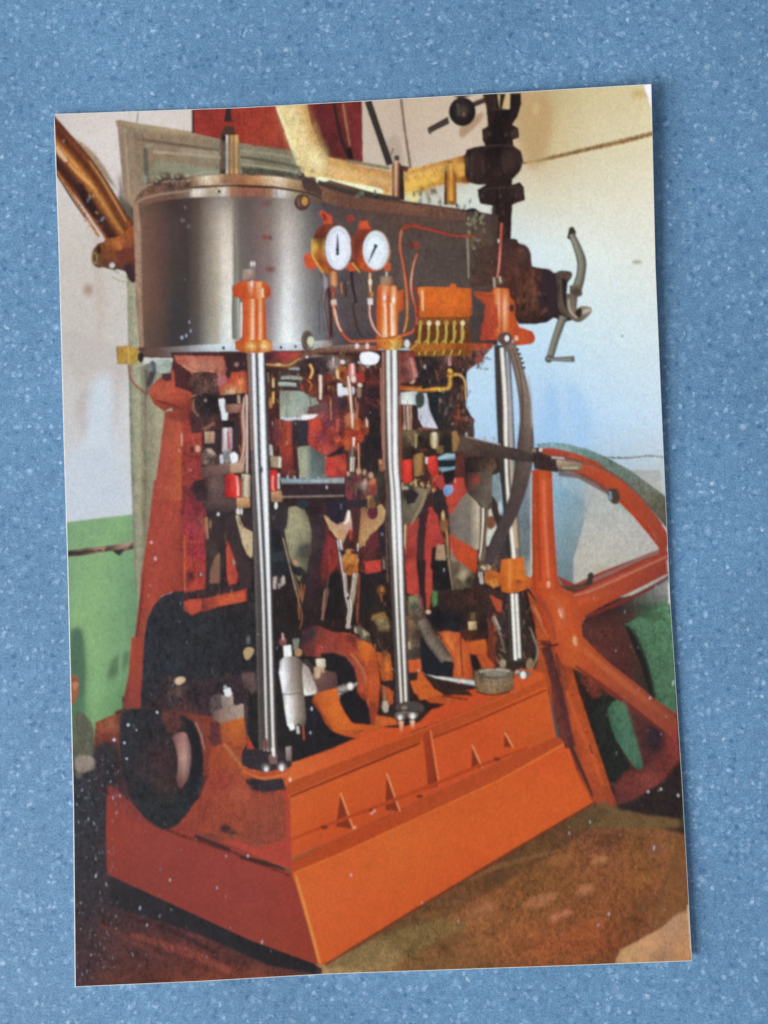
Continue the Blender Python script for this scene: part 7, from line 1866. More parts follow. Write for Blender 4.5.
T('120,330 170,430 255,545', (60, 70, 66), '5c5048 7a6c5e 6a5a4c 4a3c34', f=1.4, mot=.6)
P('200,395 260,390 330,400 340,470 300,500 320,560 300,520 270,470 240,430', 'G 200,260,340 / 390: 7a3018 c8602c b04c20 / 480: a84c20 e0803c b04a1c / 560: a84c20 d06828 a8481c', f=1.3, mot=.3)
P('300,460 335,420 370,470 395,560 400,650 290,640 300,560', 'G 290,330,360,400 / 430: a8441c b84c20 c05824 9a3c1c / 540: b8501f d06a30 c05420 a8441c / 650: b04c1c c8581f b84c1c a0401a', f=1.3, mot=.3)
T('333,400 335,520 345,640', (5, 8, 6), '6a2814', f=1.5)
P('345,455 400,450 470,435 475,490 470,520 420,520 380,500', 'G 345,400,475 / 440: a8441c c0581f c8641c / 520: 9a3c18 b8501c b84c18', f=1.3, mot=.3)
P('385,515 420,520 450,590 420,610 390,580', '201818', f=1.4); P('420,520 470,520 520,580 500,600 450,590', 'b04c20', f=1.4)
P('50,550 110,545 118,600 60,612', 'c8581f', f=1.3, mot=.4); P('45,620 120,610 190,700 240,740 110,768 70,700', 'c45a1c', f=1.4, mot=.4); P('120,620 180,640 240,700 380,720 400,745 260,740 190,710', '33201c', f=1.5, mot=.8)
P('40,615 100,615 95,660 50,665', '2c201f', f=1.5)
# ---- front crank bearing
V(290, 600, 5.908)
P('70,180 160,150 240,185 300,200 390,215 400,290 340,330 260,300 200,310 160,340 140,330 90,330 60,260', '80,230:3a2830 130,200:3a2c30 120,290:5a2c28 180,220:7a342c 240,220:903c30 300,240:8a3428 180,290:9a3c30 260,280:8c3c30 340,270:9a3c24 370,230:6a2c24', f=1.7, mot=.6)
P('160,340 200,305 260,298 330,320 390,380 430,440 445,520 440,600 400,560 380,440 340,370 280,330 230,320', '200,320:8a4030 300,320:9a4434 380,390:a04434 430,500:a84428 430,590:8a341f', f=1.4, mot=.5)
T('345,335 400,390 435,460 455,560', (4, 7, 6, 4), '7a3428 c87850 8a3c28', f=1.2)
P('395,250 440,240 480,260 515,325 500,350 450,345 420,365 400,310', 'G 395,440,515 / 245: a85424 d06c1f b85820 / 365: 9a4420 c8581a 9a4418', f=1.4, mot=.4)
P('460,360 500,350 530,400 525,560 500,620 470,590 430,580 455,480', 'G 430,480,530 / 360: 8a3c20 a84820 9a4420 / 480: 9a3c20 b84c1f b8501f / 620: 8a341c b0481c a8441a', f=1.5, mot=.5)
P('470,590 510,620 500,768 465,768', '8a381f', f=1.6, mot=.5)
P('175,315 260,310 330,335 380,400 400,480 395,540 350,560 280,540 275,440 215,430 210,380', '1e1a1e', f=1.6, mot=.7)
P('290,560 380,520 440,600 470,640 480,768 400,740 340,700', '1c181c', f=1.6, mot=.8)
P('140,400 270,430 275,520 180,545 145,500', 'G 140,200,275 / 400: 8a6c58 6a4c48 5a3c3c / 545: 4a302c 5c3c38 4a3030', f=1.4, mot=.5)
P('165,350 207,348 205,400 168,402', 'G 165,207 / 350: f0e8d4 c8bca4 / 400: d8ccb4 a8987c', f=1.1); P('145,395 185,400 175,460 148,465', 'c0a080', f=1.3); T('195,400 195,430', 12, 'b09878', f=1.4)
T('280,530 330,520 375,505 400,490', (40, 50, 34, 14), '4a4440 a8a098 5a5450', f=1.5); E(356, 510, 16, 22, 'e8e4dc', f=1.4); E(362, 506, 7, 10, 'fcf8f4', f=1.1)
P('75,370 110,400 158,520 150,530 85,555 70,480', 'G 70,110,158 / 370: a09890 8a7c70 6a5c54 / 480: d0c8c0 b8aca0 a09488 / 550: f4f4f0 d0c8c0 a89c94', f=1.2)
P('135,590 165,550 270,520 285,530 290,600 330,680 370,730 560,745 520,768 250,768 200,700 170,640', 'G 135,200,270,400,560 / 530: a04820 c8601c cc641c c0581c c0581c / 640: 9a4020 c05a1c d0681c b8501c b8501c / 768: 8a3418 a84418 c8601c c05818 b85018', f=1.3, mot=.3)
T('135,600 180,660 250,768', (8, 10, 8), '8a3a20', f=1.8)
P('540,300 570,290 600,380 605,470 570,475 545,420', 'G 540,575,605 / 300: 4a3424 6a4828 5a3c28 / 380: 8a4420 d0701f a84c1c / 475: 7a341c c05c1f 8a3c18', f=1.4, mot=.6)
P('570,520 610,540 605,610 575,600', 'a84a20', f=1.5, mot=.6); T('560,600 572,660', (26, 24), '8a7c68 c8b8a0 6a5c4c', f=1.4); T('555,510 562,590', 8, '8a7458', f=1.4)
P('510,680 620,700 640,735 560,745 500,740', 'c05820', f=1.6)
P('500,100 560,110 590,160 560,170 510,140', '7a6848', f=2, mot=.7); E(540, 120, 20, 12, 'a08c60', f=2, op=.7)
P('380,150 420,160 470,200 480,260 440,240 395,230', '400,180:6a5c4c 440,200:8a7c64 460,230:4a3c30 400,210:3a2c28', f=1.5, mot=1); T('385,165 390,195', 7, 'c0b8a8', f=1.2); T('435,180 445,210', 6, 'b0a48c', f=1.2)
T('350,0 355,60 340,165', (30, 26, 22), '3a2c26 e0d0bc 4a3a32 f0e8dc 5a4438', f=1, mot=.2); E(345, 158, 16, 10, 'b0a89c', f=1.3); T('395,20 398,140', 4, '8a4c38', f=1.2)
T('190,60 200,0', 3, '8a6454', f=1.3)
P('20,230 55,235 45,290 25,300', '8a8c80', f=1.4); P('30,290 60,295 65,325 30,330', 'a88458', f=1.4); T('60,40 72,110 58,170', (7, 9, 6), '4a2c24 a86c4c 4a2c24', f=1.5)
P('700,370 768,350 768,410 705,430', 'c05424', f=1.5, mot=.4)
# ---- red valve casing and copper spindle
V(300, 350, 7.68)
part('printed_valve_chest')
P('0,100 40,60 250,40 470,60 460,120 300,110 260,200 200,300 190,360 100,370 30,330', '30,120:3c2a2a 100,80:33242a 160,100:3a2c30 60,250:5a2c24 120,160:30222a 190,150:4a3438 230,220:7a3428 200,280:4a2828 80,320:6a3428 250,120:8a7c78 360,80:6a4c44 420,90:3a2828', f=1.6, mot=1)
T('75,110 95,160 75,220', (26, 28, 22), '6a3c1c d89848 f0c878 7a4420', f=1.1); T('60,230 90,270 70,320', (20, 24, 14), '5a2c1c c07038 5a2c1c', f=1.3)
T('158,195 160,300 158,380', (40, 38, 28), '5a2c20 c8a088 fcf4ec b89078 5a2c24', f=1)
T('260,60 250,130', (20, 16), '5c4848 e0d0d0 6a4c48', f=1.1); E(328, 92, 18, 16, 'e8e0dc', f=1.1)
P('280,150 360,140 370,200 330,250 290,220', 'G 280,320,370 / 140: c89850 a85c28 8a3c24 / 250: d0a060 8a4420 7a3424', f=1.1, mot=.5); E(322, 190, 22, 30, '6a2c20', f=1.4); T('285,160 290,220', 14, 'e8cc90', f=1.1)
P('370,110 420,100 430,180 425,250 390,240 365,190', 'G 365,400,430 / 105: a04840 e08c88 a85c58 / 250: 9a3c30 f0b8b4 8a3c38', f=1.1, mot=.3); E(412, 225, 18, 24, 'f0d0cc', f=1.2); T('402,110 408,190', 10, 'f8dcd8', f=1)
P('430,180 490,170 500,240 450,260', 'a03430', f=1.5); E(460, 270, 16, 16, 'd8c8b8', f=1.1); P('440,290 470,290 465,365 445,365', '8a7468', f=1.3)
P('290,258 322,258 325,290 360,300 400,280 418,300 410,345 360,345 325,345 322,385 292,385', 'G 290,320,420 / 260: e8ecf4 dce0e8 c8ccd4 / 385: f0f4f8 e0e4ec c8ccd4', f=1, mot=.1)
P('190,370 250,350 360,360 380,490 350,560 360,640 330,700 280,768 160,768 100,700 90,560 130,460', '200,400:703030 240,420:5a3034 300,400:4a3438 340,420:3a2c30 160,480:a05050 180,600:7a3038 230,560:6a3440 260,620:a84840 130,700:c04038 210,700:a03c34 300,560:7a3c38 320,640:6a2c28 340,500:6a3028', f=1.7, mot=.8)
P('60,440 190,400 220,440 150,490 60,480', '6a4a48', f=1.6, mot=.5); P('10,505 60,495 140,495 110,520 50,535 15,530', 'f0f0f4', f=1.2)
P('60,540 150,520 175,600 165,700 110,720 60,690', 'G 60,110,175 / 530: a04038 d04830 b84438 / 700: a83830 c04434 a03430', f=1.6, mot=.4)
P('0,545 60,540 70,600 60,690 20,720 0,720', '342e36', f=1.5, mot=.4)
T('235,380 240,540', 16, '5a2c28 c88c70 5a2c28', f=1.1); P('275,530 300,530 300,620 280,640', 'c85850', f=1.4); P('278,670 308,670 305,740 280,740', 'b84c34', f=1.4)
P('340,510 380,480 440,490 455,600 480,680 470,768 330,768 320,700 360,640', '360,540:a86444 400,520:b87050 430,560:a85428 440,620:b8602c 360,700:b04c28 420,720:c05c2c 460,720:a83c28 380,640:5a2420', f=1.4, mot=.6)
T('370,200 385,300 392,400 398,490', (22, 28, 24, 18), '7a4030 d8a080 fcf0e4 c8a08c 6a3c34', f=.9); T('402,490 404,600', (28, 16), '8a4c38 f8ece0 9a5c44', f=1)
T('428,370 440,500', (10, 8), '6a3430 d0a090 5a302c', f=1)
E(388, 640, 20, 28, '4a1c1a', f=1.3); E(388, 640, 8, 14, 'a85c4c', f=1.2); E(478, 620, 20, 26, '4a201c', f=1.3); T('460,590 462,650', 7, '9a502c', f=1.2)
P('490,540 530,530 530,640 500,650 480,600', '8a4028', f=1.4, mot=.6); T('514,530 516,590', 16, '8a6c54 f4ece0 7a5444', f=1.1)
T('415,670 412,740', (26, 22), 'b8603c fcf0e8 a85030', f=1.1); T('450,690 450,768', 8, 'c87858', f=1.2)
P('440,380 520,380 600,400 620,768 490,768 530,660 540,560 470,480', '500,420:3a2024 580,480:2a2024 560,600:24201f 600,700:2a2428 540,720:1f1c1c 480,440:4a2828', f=1.7, mot=.9)
P('500,220 620,200 620,380 520,370', '560,240:5a2c28 580,320:302024 540,340:33222a', f=1.7, mot=.8); T('520,240 610,250', 16, '6a2c28', f=1.6); T('510,390 600,440', 14, '5c2c30', f=1.8)
T('625,140 628,400 638,768', (22, 20, 16), '5a302c b8806c 6a3c34 4a2c2a', f=1.2)
P('465,60 490,25 540,18 590,35 605,70 580,100 530,110 490,98', 'G 465,530,605 / 20: e0e4ec f0f4fc d0d4dc / 110: c8ccd4 e8ecf8 b8bcc4', f=1.1, sm=1, mot=.1); E(518, 125, 14, 14, 'a8a09c', f=1.3)
V(300, 430, 7.68)
P('70,0 270,0 310,60 340,130 260,180 200,210 140,180 80,110', '100,40:b04038 160,60:7a3440 230,40:8a3430 290,80:c05440 140,110:a03c34 200,150:a84438 260,100:7a3030 170,180:9a4438 310,100:8a3020', f=1.5, mot=.8)
P('200,205 340,110 345,150 250,210', '2c2228', f=1.6, mot=.5)
P('200,230 260,205 345,180 360,250 355,320 290,350 200,355 190,290', '230,260:b83830 300,230:b04434 340,210:8a302c 330,300:b84430 240,330:c04034 300,320:8c302c', f=1.5, mot=.6)
P('0,130 70,120 190,200 195,340 110,370 0,360', 'G 0,40,90,190 / 130: 8a9080 9a9c88 5a6460 3a3c40 / 230: 8a9078 a8ac94 5c6c68 5c5c5c / 360: 9a9c80 a8a88c 6c7c78 5a5c5c', f=1.3, mot=.4)
P('345,0 480,0 480,120 345,130', '370,20:a83c28 420,30:8a3020 460,60:b03c28 360,90:c05028 440,100:8a3424', f=1.5, mot=.7)
T('415,60 412,140', (26, 14), 'c07850 fcf4ec a86c48', f=1); T('405,130 400,210', 36, '4a302c 8a7468 4a302c', f=1.3)
T('400,210 396,320', (44, 46), '3a2a26 6a5440 f4ece0 6a5444 d8ccbc 4a382e', f=1)
T('448,100 455,300', 14, '6a3c2c e0a888 7a4434', f=1)
P('460,100 600,20 640,300 640,500 580,560 520,480 560,330 470,300', '500,150:2a2022 560,120:241e20 600,200:2c2226 540,260:2c2224 600,400:3c3a30 620,480:33302a 580,520:3a3a30', f=1.6, mot=.9)
P('600,225 635,225 640,320 610,310', '9a5c40', f=1.4); E(620, 245, 10, 16, 'd89c78', f=1.3)
P('350,340 400,330 510,320 530,400 500,510 480,560 380,560 350,500', '380,360:4a3438 430,380:6a3038 480,360:5a3c30 400,430:6a3838 430,450:5a4a34 380,500:7a3440 460,480:4a2c34 490,430:9a8078 440,520:4c2c34', f=1.4, mot=1)
for x, y, w, h in [(372, 340, 12, 16), (450, 315, 18, 26), (495, 325, 12, 22), (500, 400, 10, 26), (545, 350, 18, 26)]:
    E(x, y, w, h, 'c8a084', f=1.4, op=.9)
P('530,380 580,370 590,470 560,560 520,540', '560,400:c87050 560,450:8a3c34 550,510:6a3440 575,430:9a4c34', f=1.4, mot=.6)
P('510,510 550,500 560,560 540,600 515,590', 'a07c4c', f=1.4, mot=.5)
P('350,540 520,530 520,600 400,600 370,580', '30282e', f=1.4)
P('380,600 490,600 465,768 400,768', '4a2a2c', f=1.3, mot=.5)
P('200,660 240,700 290,730 340,700 365,620 380,620 395,700 400,768 230,768', 'G 200,300,400 / 640: c09868 a08068 e0c8b0 / 768: c8a078 c0987c c08878', f=1.2, mot=.3); T('372,620 370,680 345,720', 12, 'f0ece4', f=1.1)
P('470,600 505,590 515,640 560,690 600,650 600,590 620,570 655,620 640,700 600,740 560,768 460,768', 'G 460,540,655 / 600: 8a5c44 8a5c44 c8a470 / 768: b88458 c09060 b48c60', f=1.2, mot=.3)
E(558, 645, 38, 42, '5a2434', f=1.4); E(545, 560, 18, 40, '6a4c30', f=1.6)
P('210,540 350,530 365,620 340,700 290,725 240,690 205,640', '2a2230', f=1.5, mot=.7); T('315,570 316,610', 8, '6a6478', f=1.2)
E(25, 575, 40, 36, '28343c', f=2.4)
V(0, 0, 1)
# ---- valve gear left of the front column
MOT = .35
V(150, 380, 4.655)
part('printed_frame_column')
P('150,190 240,180 240,330 245,500 270,700 255,970 158,990 150,600', '160,250:a04034 200,260:a83c30 180,330:8a342c 220,400:8a3434 180,450:963834 200,520:6a2c2c 180,600:8a2f38 220,600:702830 240,660:8a4038 200,700:93303c 180,760:a43c34 220,800:9a2f3c 190,860:a83c30 230,900:a03a30 190,920:6a2828 220,950:b04030', f=1.5, mot=.8)
T('160,720 163,980', (3, 5), 'c8643c', f=1.3)
P('190,250 235,245 240,340 205,350 160,340 165,300 195,300', 'G 160,200,240 / 250: a84430 b84c3c a04030 / 350: 7a302c a04438 8a3830', f=1.3, mot=.5); E(222, 320, 12, 16, 'd8a898', f=1.3); E(196, 325, 10, 18, '5a2428', f=1.3)
P('185,150 240,160 240,245 190,250', '4a2a2e', f=1.6, mot=.8)
E(210, 500, 16, 28, '3a2426', f=2); E(190, 910, 12, 16, '4a2028', f=2); E(235, 905, 12, 14, '3f2426', f=2); E(237, 905, 4, 9, 'b8a0a8', f=1.2); E(150, 615, 7, 12, '5a2626', f=2)
P('70,150 185,125 190,165 150,200 75,175', '6a2c26', f=3, op=.6)
part('printed_crosshead')
P('205,75 300,70 325,120 320,190 260,230 215,190', '230,110:3a2a2c 270,100:241c20 300,130:2c2226 250,160:33262a 280,190:4a302e 220,170:4a302e', f=1.5, mot=1)
T('205,90 200,130 225,170', (6, 7, 5), '8a6458', f=1.4); T('250,230 300,200', (10, 12), '8a5c50', f=1.5); E(258, 95, 6, 7, '8a8488', f=1.4)
P('240,230 255,240 255,380 300,390 330,330 330,230 310,230 300,290 258,295', '33262a', f=1.4, mot=.7)
P('255,240 298,240 298,292 258,294', 'G 255,298 / 240: c8a48c b89478 / 294: a88468 a07c64', f=1.2); T('278,240 277,290', 3, '8a6454', f=1.2)
P('240,350 260,320 285,320 310,350 325,400 240,410', '260,340:5a4a44 280,330:b8a090 300,370:4a3834 260,380:7a6458 285,380:5a4840 245,400:33262a', f=1.4, mot=1)
P('235,410 300,398 375,385 375,425 300,445 240,455', 'G 235,300,375 / 385: 6a4c48 7a5a54 8a6a60 / 455: 5a3c3a 6a4a46 6a4c46', f=1.2, mot=.4)
P('375,385 435,385 435,430 375,432', 'G 375,435 / 385: c09c84 c8a890 / 432: a88870 a8846c', f=1.2, mot=.3)
P('262,450 345,440 345,560 260,565', 'G 262,300,345 / 445: 4a3634 6a5250 5a403e / 500: 4a3432 745c58 5c4442 / 565: 3a2a2a 553f3e 4a3434', f=1.4, mot=.7)
P('205,470 262,455 262,560 215,570', '33262a', f=1.8, mot=1)
P('240,570 400,550 400,610 330,620 260,610', 'G 240,320,400 / 560: 4a3638 5c4644 5a4442 / 620: 33282c 3a2c2e 3f3032', f=1.5, mot=.5)
E(318, 630, 6, 14, 'e8e4e0', f=1.1)
P('330,88 350,92 345,130 362,150 358,186 335,184 330,140', 'e0e4e8', f=1, mot=.1)
P('348,118 440,112 440,150 352,152', 'G 348,400,440 / 115: 7a5448 a87868 8a6054 / 152: 6a443c 8a6052 6a463e', f=1.2, mot=.3)
P('350,70 440,60 440,110 355,115', '2c2226', f=1.5, mot=.6); T('412,72 415,110', 10, 'b89c8c', f=1.2)
P('338,225 380,222 382,320 345,330 338,290', 'G 338,352,368,382 / 225: a8a0a4 e0dce0 b89098 c8c4c8 / 325: 8a7c80 c8c0c4 a84850 a8a0a4', f=1.1, mot=.3)
T('362,240 366,318', 6, 'b04450', f=1.3)
P('325,350 340,345 342,388 328,390', 'c8c8cc', f=1.1); P('340,330 375,320 385,350 365,385 345,380', '8a8488', f=1.3, mot=.6); P('372,345 392,335 410,350 408,382 380,388', 'f0f0f4', f=1)
T('405,190 400,330', 20, '3a2c30', f=1.5)
T('440,80 430,170 438,260 430,350 415,390', (12, 16, 20, 18, 14), '6a3c34 b08070 d8b8a4 8a5c4c', f=1.1); T('452,70 452,420', 9, '8a6454 f0e4dc 7a5448', f=1.1)
P('268,640 350,625 350,700 345,960 268,970 262,880 255,760', '290,680:3a2e30 330,680:33282a 290,800:44342f 335,800:2c2426 300,900:3a2c2c 335,920:2a2226 265,820:3a2a2c', f=1.5, mot=.6)
T('262,640 268,740', (10, 6), 'a87c5c', f=1.5); E(280, 670, 6, 24, '8a6850', f=1.6)
P('300,830 325,800 325,945 278,948 280,890', 'G 278,325 / 800: 6a4c44 8a6858 / 948: 8a5c4c 7a5444', f=1.4, mot=.3)
P('352,640 400,630 430,760 465,860 465,970 420,970 400,860 360,740', '3a2c2e', f=1.5, mot=.5)
V(0, 0, 1)
# ================================================================== FRONT: COLUMNS, GAUGES, LUBRICATOR
MOT = 0.25
# ---- rear column
part('printed_column', None, 'polished steel rear column with an orange bracket')
V(0, 0, 1)
T('502,345 506,436 509,481 513,550 514,562', (16, 17, 17, 15, 15), '4a4440 3a3430 3c3632 4a4642 6a6e72 5a5a5c|3a3430 33302e 4c4640 5a5450 8a98a4 4a4848|3a3634 2c2826 4a3c34 6a5444 8a7c70 5a5450', f=.9, mot=.3)
T('501.5,348 505,400 505.8,436 507,481 513.3,548 514,560', (3.5, 4, 4, 2.6, 4, 4), 'a89c90 f4f0ec e8e0d4|c8b8a0 fcf8f0 b8a890', f=.8, mot=.1)
T('507,352 510,400 511,436 512.5,481 517,548', (2, 3, 3, 3, 2.5), 'a8b0b8 8a98a8|d8b890 a88858', f=.8, mot=.1)
T('514,592 517,662', (12, 13), '4a403a 2c2624 33302c 4a443e 33302c', f=.9, mot=.3)
T('512.2,594 515.5,660', 2.6, 'f4f0e8', f=.8, mot=.1); T('516.2,594 519.5,658', 2.6, 'ece4d8', f=.8, mot=.1)
part('printed_column', 'bracket')
V(400, 190, 5.12)
P('380,520 470,525 480,500 555,505 565,550 585,570 592,600 585,640 610,700 680,725 690,768 410,768 415,700 440,640 440,590 385,545',
  'G 380,440,480,505,520,535,560,600,690 / 510: a84c30 b85028 c85c24 e09050 c85c24 d87838 c05420 8a3c20 8a3c20 / 600: 7a3020 a04020 b84820 e8b088 c8581c f0b890 c05018 9a4418 c85024 / 700: 6a2c1f a03c28 b84420 d88048 c04c18 e09860 c05018 c05020 c85024 / 768: 5a2820 a84028 b04024 c04c20 b84818 c05018 c45420 cc5828 c85428', f=.9, mot=.3)
T('385,530 440,548 480,545', (14, 26, 20), 'b84c28 a04020', f=1)
P('435,590 500,585 505,700 440,768 415,768 430,660', 'G 415,470,505 / 590: 9a3c28 b84c30 b84820 / 768: a83c28 a83c28 a84020', f=1.4, mot=.5)
E(510, 462, 30, 24, '5a4438', f=1.2); T('480,450 485,500', 10, 'a89c8c', f=1); T('510,445 515,475', 8, 'c8b8a0', f=1)
E(572, 605, 12, 20, '3a2c30', f=1)
V(500, 210, 4.267)
P('60,500 100,515 135,520 150,545 140,568 110,575 60,572', 'G 60,100,150 / 505: b84c20 c04c24 b04420 / 575: b84818 c85024 a83c20', f=1, mot=.3, sm=1)
E(70, 547, 8, 12, 'e8b8a0', f=1)
E(25, 545, 26, 24, '5a4440', f=1); E(27, 545, 9, 14, 'e8e4e0', f=.9)
V(410, 460, 4.8)
P('440,478 545,466 555,550 585,570 590,600 560,620 530,630 490,640 440,632 430,560', 'G 430,470,545,590 / 470: b85c18 d87020 cc6418 c0581c / 560: b85818 d06a1c d0701c b84c18 / 630: a84c18 c8641c b8541c a84818', f=.9, mot=.35)
E(520, 590, 32, 20, 'c05c18', f=1.2); E(520, 585, 14, 8, '8a4014', f=1.6)
T('480,480 478,620', 8, 'e08c3c', f=2.5)
V(330, 590, 3.2)
P('590,262 610,250 650,255 680,265 660,285 640,300 600,312 590,290', 'G 590,680 / 255: b84c20 c05020 / 310: c8541c c8541c', f=1.2, mot=.3)
E(618, 268, 24, 12, '6a5c54', f=1.2); E(618, 272, 9, 12, 'e8e4e0', f=1); E(600, 262, 8, 6, 'a8a098', f=1)

# ---- curved link
part('printed_curved_link', None, 'long curved brown steel link in front of the flywheel')
V(390, 330, 4.518)
T('565,65 600,185', 5, '2c2420', f=.8)
for x, y in [(572, 88), (580, 108), (588, 128), (594, 148), (600, 170)]:
    B(x - 2, y - 5, x + 12, y + 6, '3a3430', f=.7)
T('540,60 575,160 605,290 615,420 610,560 590,680 560,790 510,900 470,980 440,1060', (36, 44, 52, 56, 76, 78, 66, 60, 56, 30),
  '5a4844 7a6458 8a7464 6a5450|5a463f 8a7464 8a7868 6a5850|5a4a44 7a685c 7f6e62 8a7c70|4c3e38 5c4c46 6a5a52 5c4c46|4a3c38 54443e 5a4a44 5a4a48|463a38 4c3e3a 4c3c3c 4a3c3c|3a3030 4a3c3c 4a3c3c 4a4040|3a3234 4a3c40 4a3c40 3c3034', f=.9, mot=.4)
T('552,80 585,190 598,300 600,440', (3, 5, 6, 4), '4c3c36', f=1.2)
T('625,210 638,300 640,440', (3, 4, 3), 'b0a498', f=.9)
E(520, 40, 34, 30, '5a4440', f=1); E(528, 38, 10, 14, 'e8e4e0', f=1)
part('printed_curved_link', 'cross_bar')
P('320,475 420,500 500,520 590,540 660,570 665,600 560,590 480,575 400,572 340,560 300,550', 'G 300,400,500,600,660 / 480: 5a4840 5a4438 54403a 4a3a34 4a3a34 / 540: 5a443c 4c3a34 4a3834 4a3a38 4a3a34 / 600: 3c2c28 3a2a28 3a2c2a 3a302e 3a302e', f=1, mot=.6)
T('340,480 420,500 500,518', 4, '9a8a80', f=1)
for x in (345, 428, 470): E(x, 490 if x > 400 else 470, 5, 10, 'a8a8a8', f=1)
P('660,575 700,560 768,590 768,640 700,625 660,620', 'G 660,768 / 570: 3a2820 4a3430 / 640: 2c1f1c 3c2c2a', f=1, mot=.7)
V(520, 380, 4.267)
P('50,290 90,285 100,330 160,345 160,395 60,380', '3a2a28', f=1, mot=.8)
P('155,340 190,345 262,355 268,380 250,388 170,392 158,370', 'G 155,268 / 345: b8a48c 9a8a74 / 390: 4a3a30 6a5a48', f=.9)
T('180,372 250,372', 12, 'c8b898 8a7a60', f=.9)
T('135,330 190,335', 8, 'b8a8a0', f=1)
E(88, 298, 7, 9, 'e0d4cc', f=.9); E(60, 300, 10, 9, '8a7868', f=1)

# ---- front column
part('printed_column#2', None, 'polished steel front column with an orange bracket on top')
V(0, 0, 1)
T('256,352 258.5,410 260.5,460 264,600 268,736 269.5,758', (18, 18, 17.5, 17, 18, 18), '6a6260 7a7674 4a4444 3a3838 4a4a4c 5a5456 3a3436|6a6464 5a5450 3a3a3c 33343a 4a4a4e 6a686c 3c3a3c|6a625e 504a48 44403e 4c4846 44403e 4c4648 3c3436|5a504c 4a4242 3a3636 4a4444 44403e 4a4042 3c3234|5a504c 4a4040 4a4038 5c5048 44403e 4a3c3e 3c3234', f=.9, mot=.3)
T('253.4,352 254,375 256.5,460 260,530 263.3,605 266.7,736 268.5,752', (3.4, 3.4, 2.6, 2.2, 2.0, 1.8, 1.6), 'c8ccd0 f8f8ff d0d0d4|c8c8cc f0f0f4 b8b8bc|b8b4b0 f4ece4 a8a098', f=.8, mot=.1)
T('260.6,352 261.2,375 263.6,460 266,520 269,605 273,736 274,752', (5.2, 5.2, 5.2, 3.6, 2.8, 2.6, 2.2), 'b8bcc4 f4f8ff f8fcff d8dce0|a8acb4 fcfcff ececf0|c8c0b8 fcf8f4 b8b0a8', f=.8, mot=.1)
T('249,356 252,450', 2.2, '8a6a60', f=.9)
E(261.5, 470, 1.6, 3.4, '4a4a54', f=1)
E(265.5, 745, 3, 7, '6a4a40', f=1.4)
part('printed_column#2', 'bracket')
V(180, 240, 5.12)
T('275,230 272,380 275,500', (10, 14, 12), '5a5a50 7a7c70', f=1.4)
T('290,300 295,510', 22, '7a7a70 8a8c80 b8b4b0', f=1)
T('314,320 314,500', 7, 'e8e0e0', f=.8)
P('318,210 430,212 435,290 440,400 445,510 470,520 472,570 400,580 330,575 285,560 282,520 315,512 322,400 318,310', 'G 318,335,350,362,372,385,398,410,425,445 / 215: c04c20 c85828 c85020 d06a30 f0b890 d86428 c8521c e08848 c8501c b04418 / 320: b84818 cc5824 d06028 e08048 f4c8a0 d06428 c8501c f0b078 cc5c20 b04418 / 480: b84818 c85420 cc5820 e89058 f8d0b0 d06024 c8501c f4c090 c85820 b04418 / 575: b84c18 c86024 d87c30 e8b080 e8a870 d07028 d07830 f0c080 d87c30 a84818', f=.9, mot=.25)
P('265,245 300,215 430,215 462,240 465,285 440,300 380,302 320,300 275,290', 'G 265,300,340,365,380,410,425,465 / 220: a83c18 c04c20 c8541f f0b888 d06428 f0b078 c8541c b84820 / 300: b04414 c04a18 c04a18 c85a20 c85020 e8a068 c8501c a84014', f=1, mot=.3)
E(368, 225, 6, 20, 'f0d8d0', f=.9); T('422,250 424,295', 9, 'f4d4b0', f=.9)
P('320,150 385,150 392,200 320,205', 'G 320,355,392 / 150: 8a7468 b8a8a0 7a6460 / 205: a88c80 8a6c60 8a5c4c', f=1)
E(372, 130, 18, 24, '8a7c78', f=1.2); E(366, 122, 5, 14, 'e8e4e4', f=.8); E(380, 122, 4, 14, 'e0dcdc', f=.8)
P('282,520 325,515 400,510 470,515 474,568 400,578 330,575 284,560', 'G 282,330,365,400,430,474 / 515: b04a18 c05418 d07020 c05c18 e0a040 c06018 / 545: c05818 c86420 f0d080 c86418 f0d090 c86820 / 575: a04818 b85818 c86820 a85010 c87c28 b05818', f=.9, mot=.4)
part('printed_column#2', 'foot')
V(200, 590, 4.8)
P('210,770 260,765 400,790 440,830 430,860 400,880 300,890 215,875 200,830', '2f282e', f=1.4, sm=1, mot=.9)
P('200,840 240,860 320,875 420,850 430,890 410,960 330,955 230,925 200,890', 'G 200,260,340,430 / 850: a85028 c05820 b04c20 c85c28 / 900: b04a28 8a3c24 b04820 c85824 / 950: 2a201f 30241f 3a2a24 c85c28', f=1.2, mot=.5, sm=0)
P('215,910 300,900 400,905 415,960 330,965 240,935', '30282c', f=1.6, mot=.9)
T('205,865 300,900 400,880 440,850', (10, 18, 18, 10), 'd06c38 b04c20', f=1.3)
E(316, 852, 22, 22, '5a5654', f=1.3); E(392, 846, 24, 24, '5c5856', f=1.3); E(318, 858, 12, 15, 'b8b4b0', f=1.3); E(392, 852, 14, 17, 'c4c0bc', f=1.3); E(318, 862, 6, 9, 'f4f4f4', f=1); E(392, 857, 7, 10, 'f4f4f4', f=1)
P('330,790 370,785 372,835 335,835', '7a5a54', f=1.2); P('412,755 438,750 440,820 415,822', 'G 412,440 / 755: a89c94 8a7c74 / 820: 7a6a64 5a4c48', f=1)
T('350,760 355,800', (14, 8), 'f4ece4', f=1)
E(432, 910, 6, 12, 'e8b898', f=1.2)
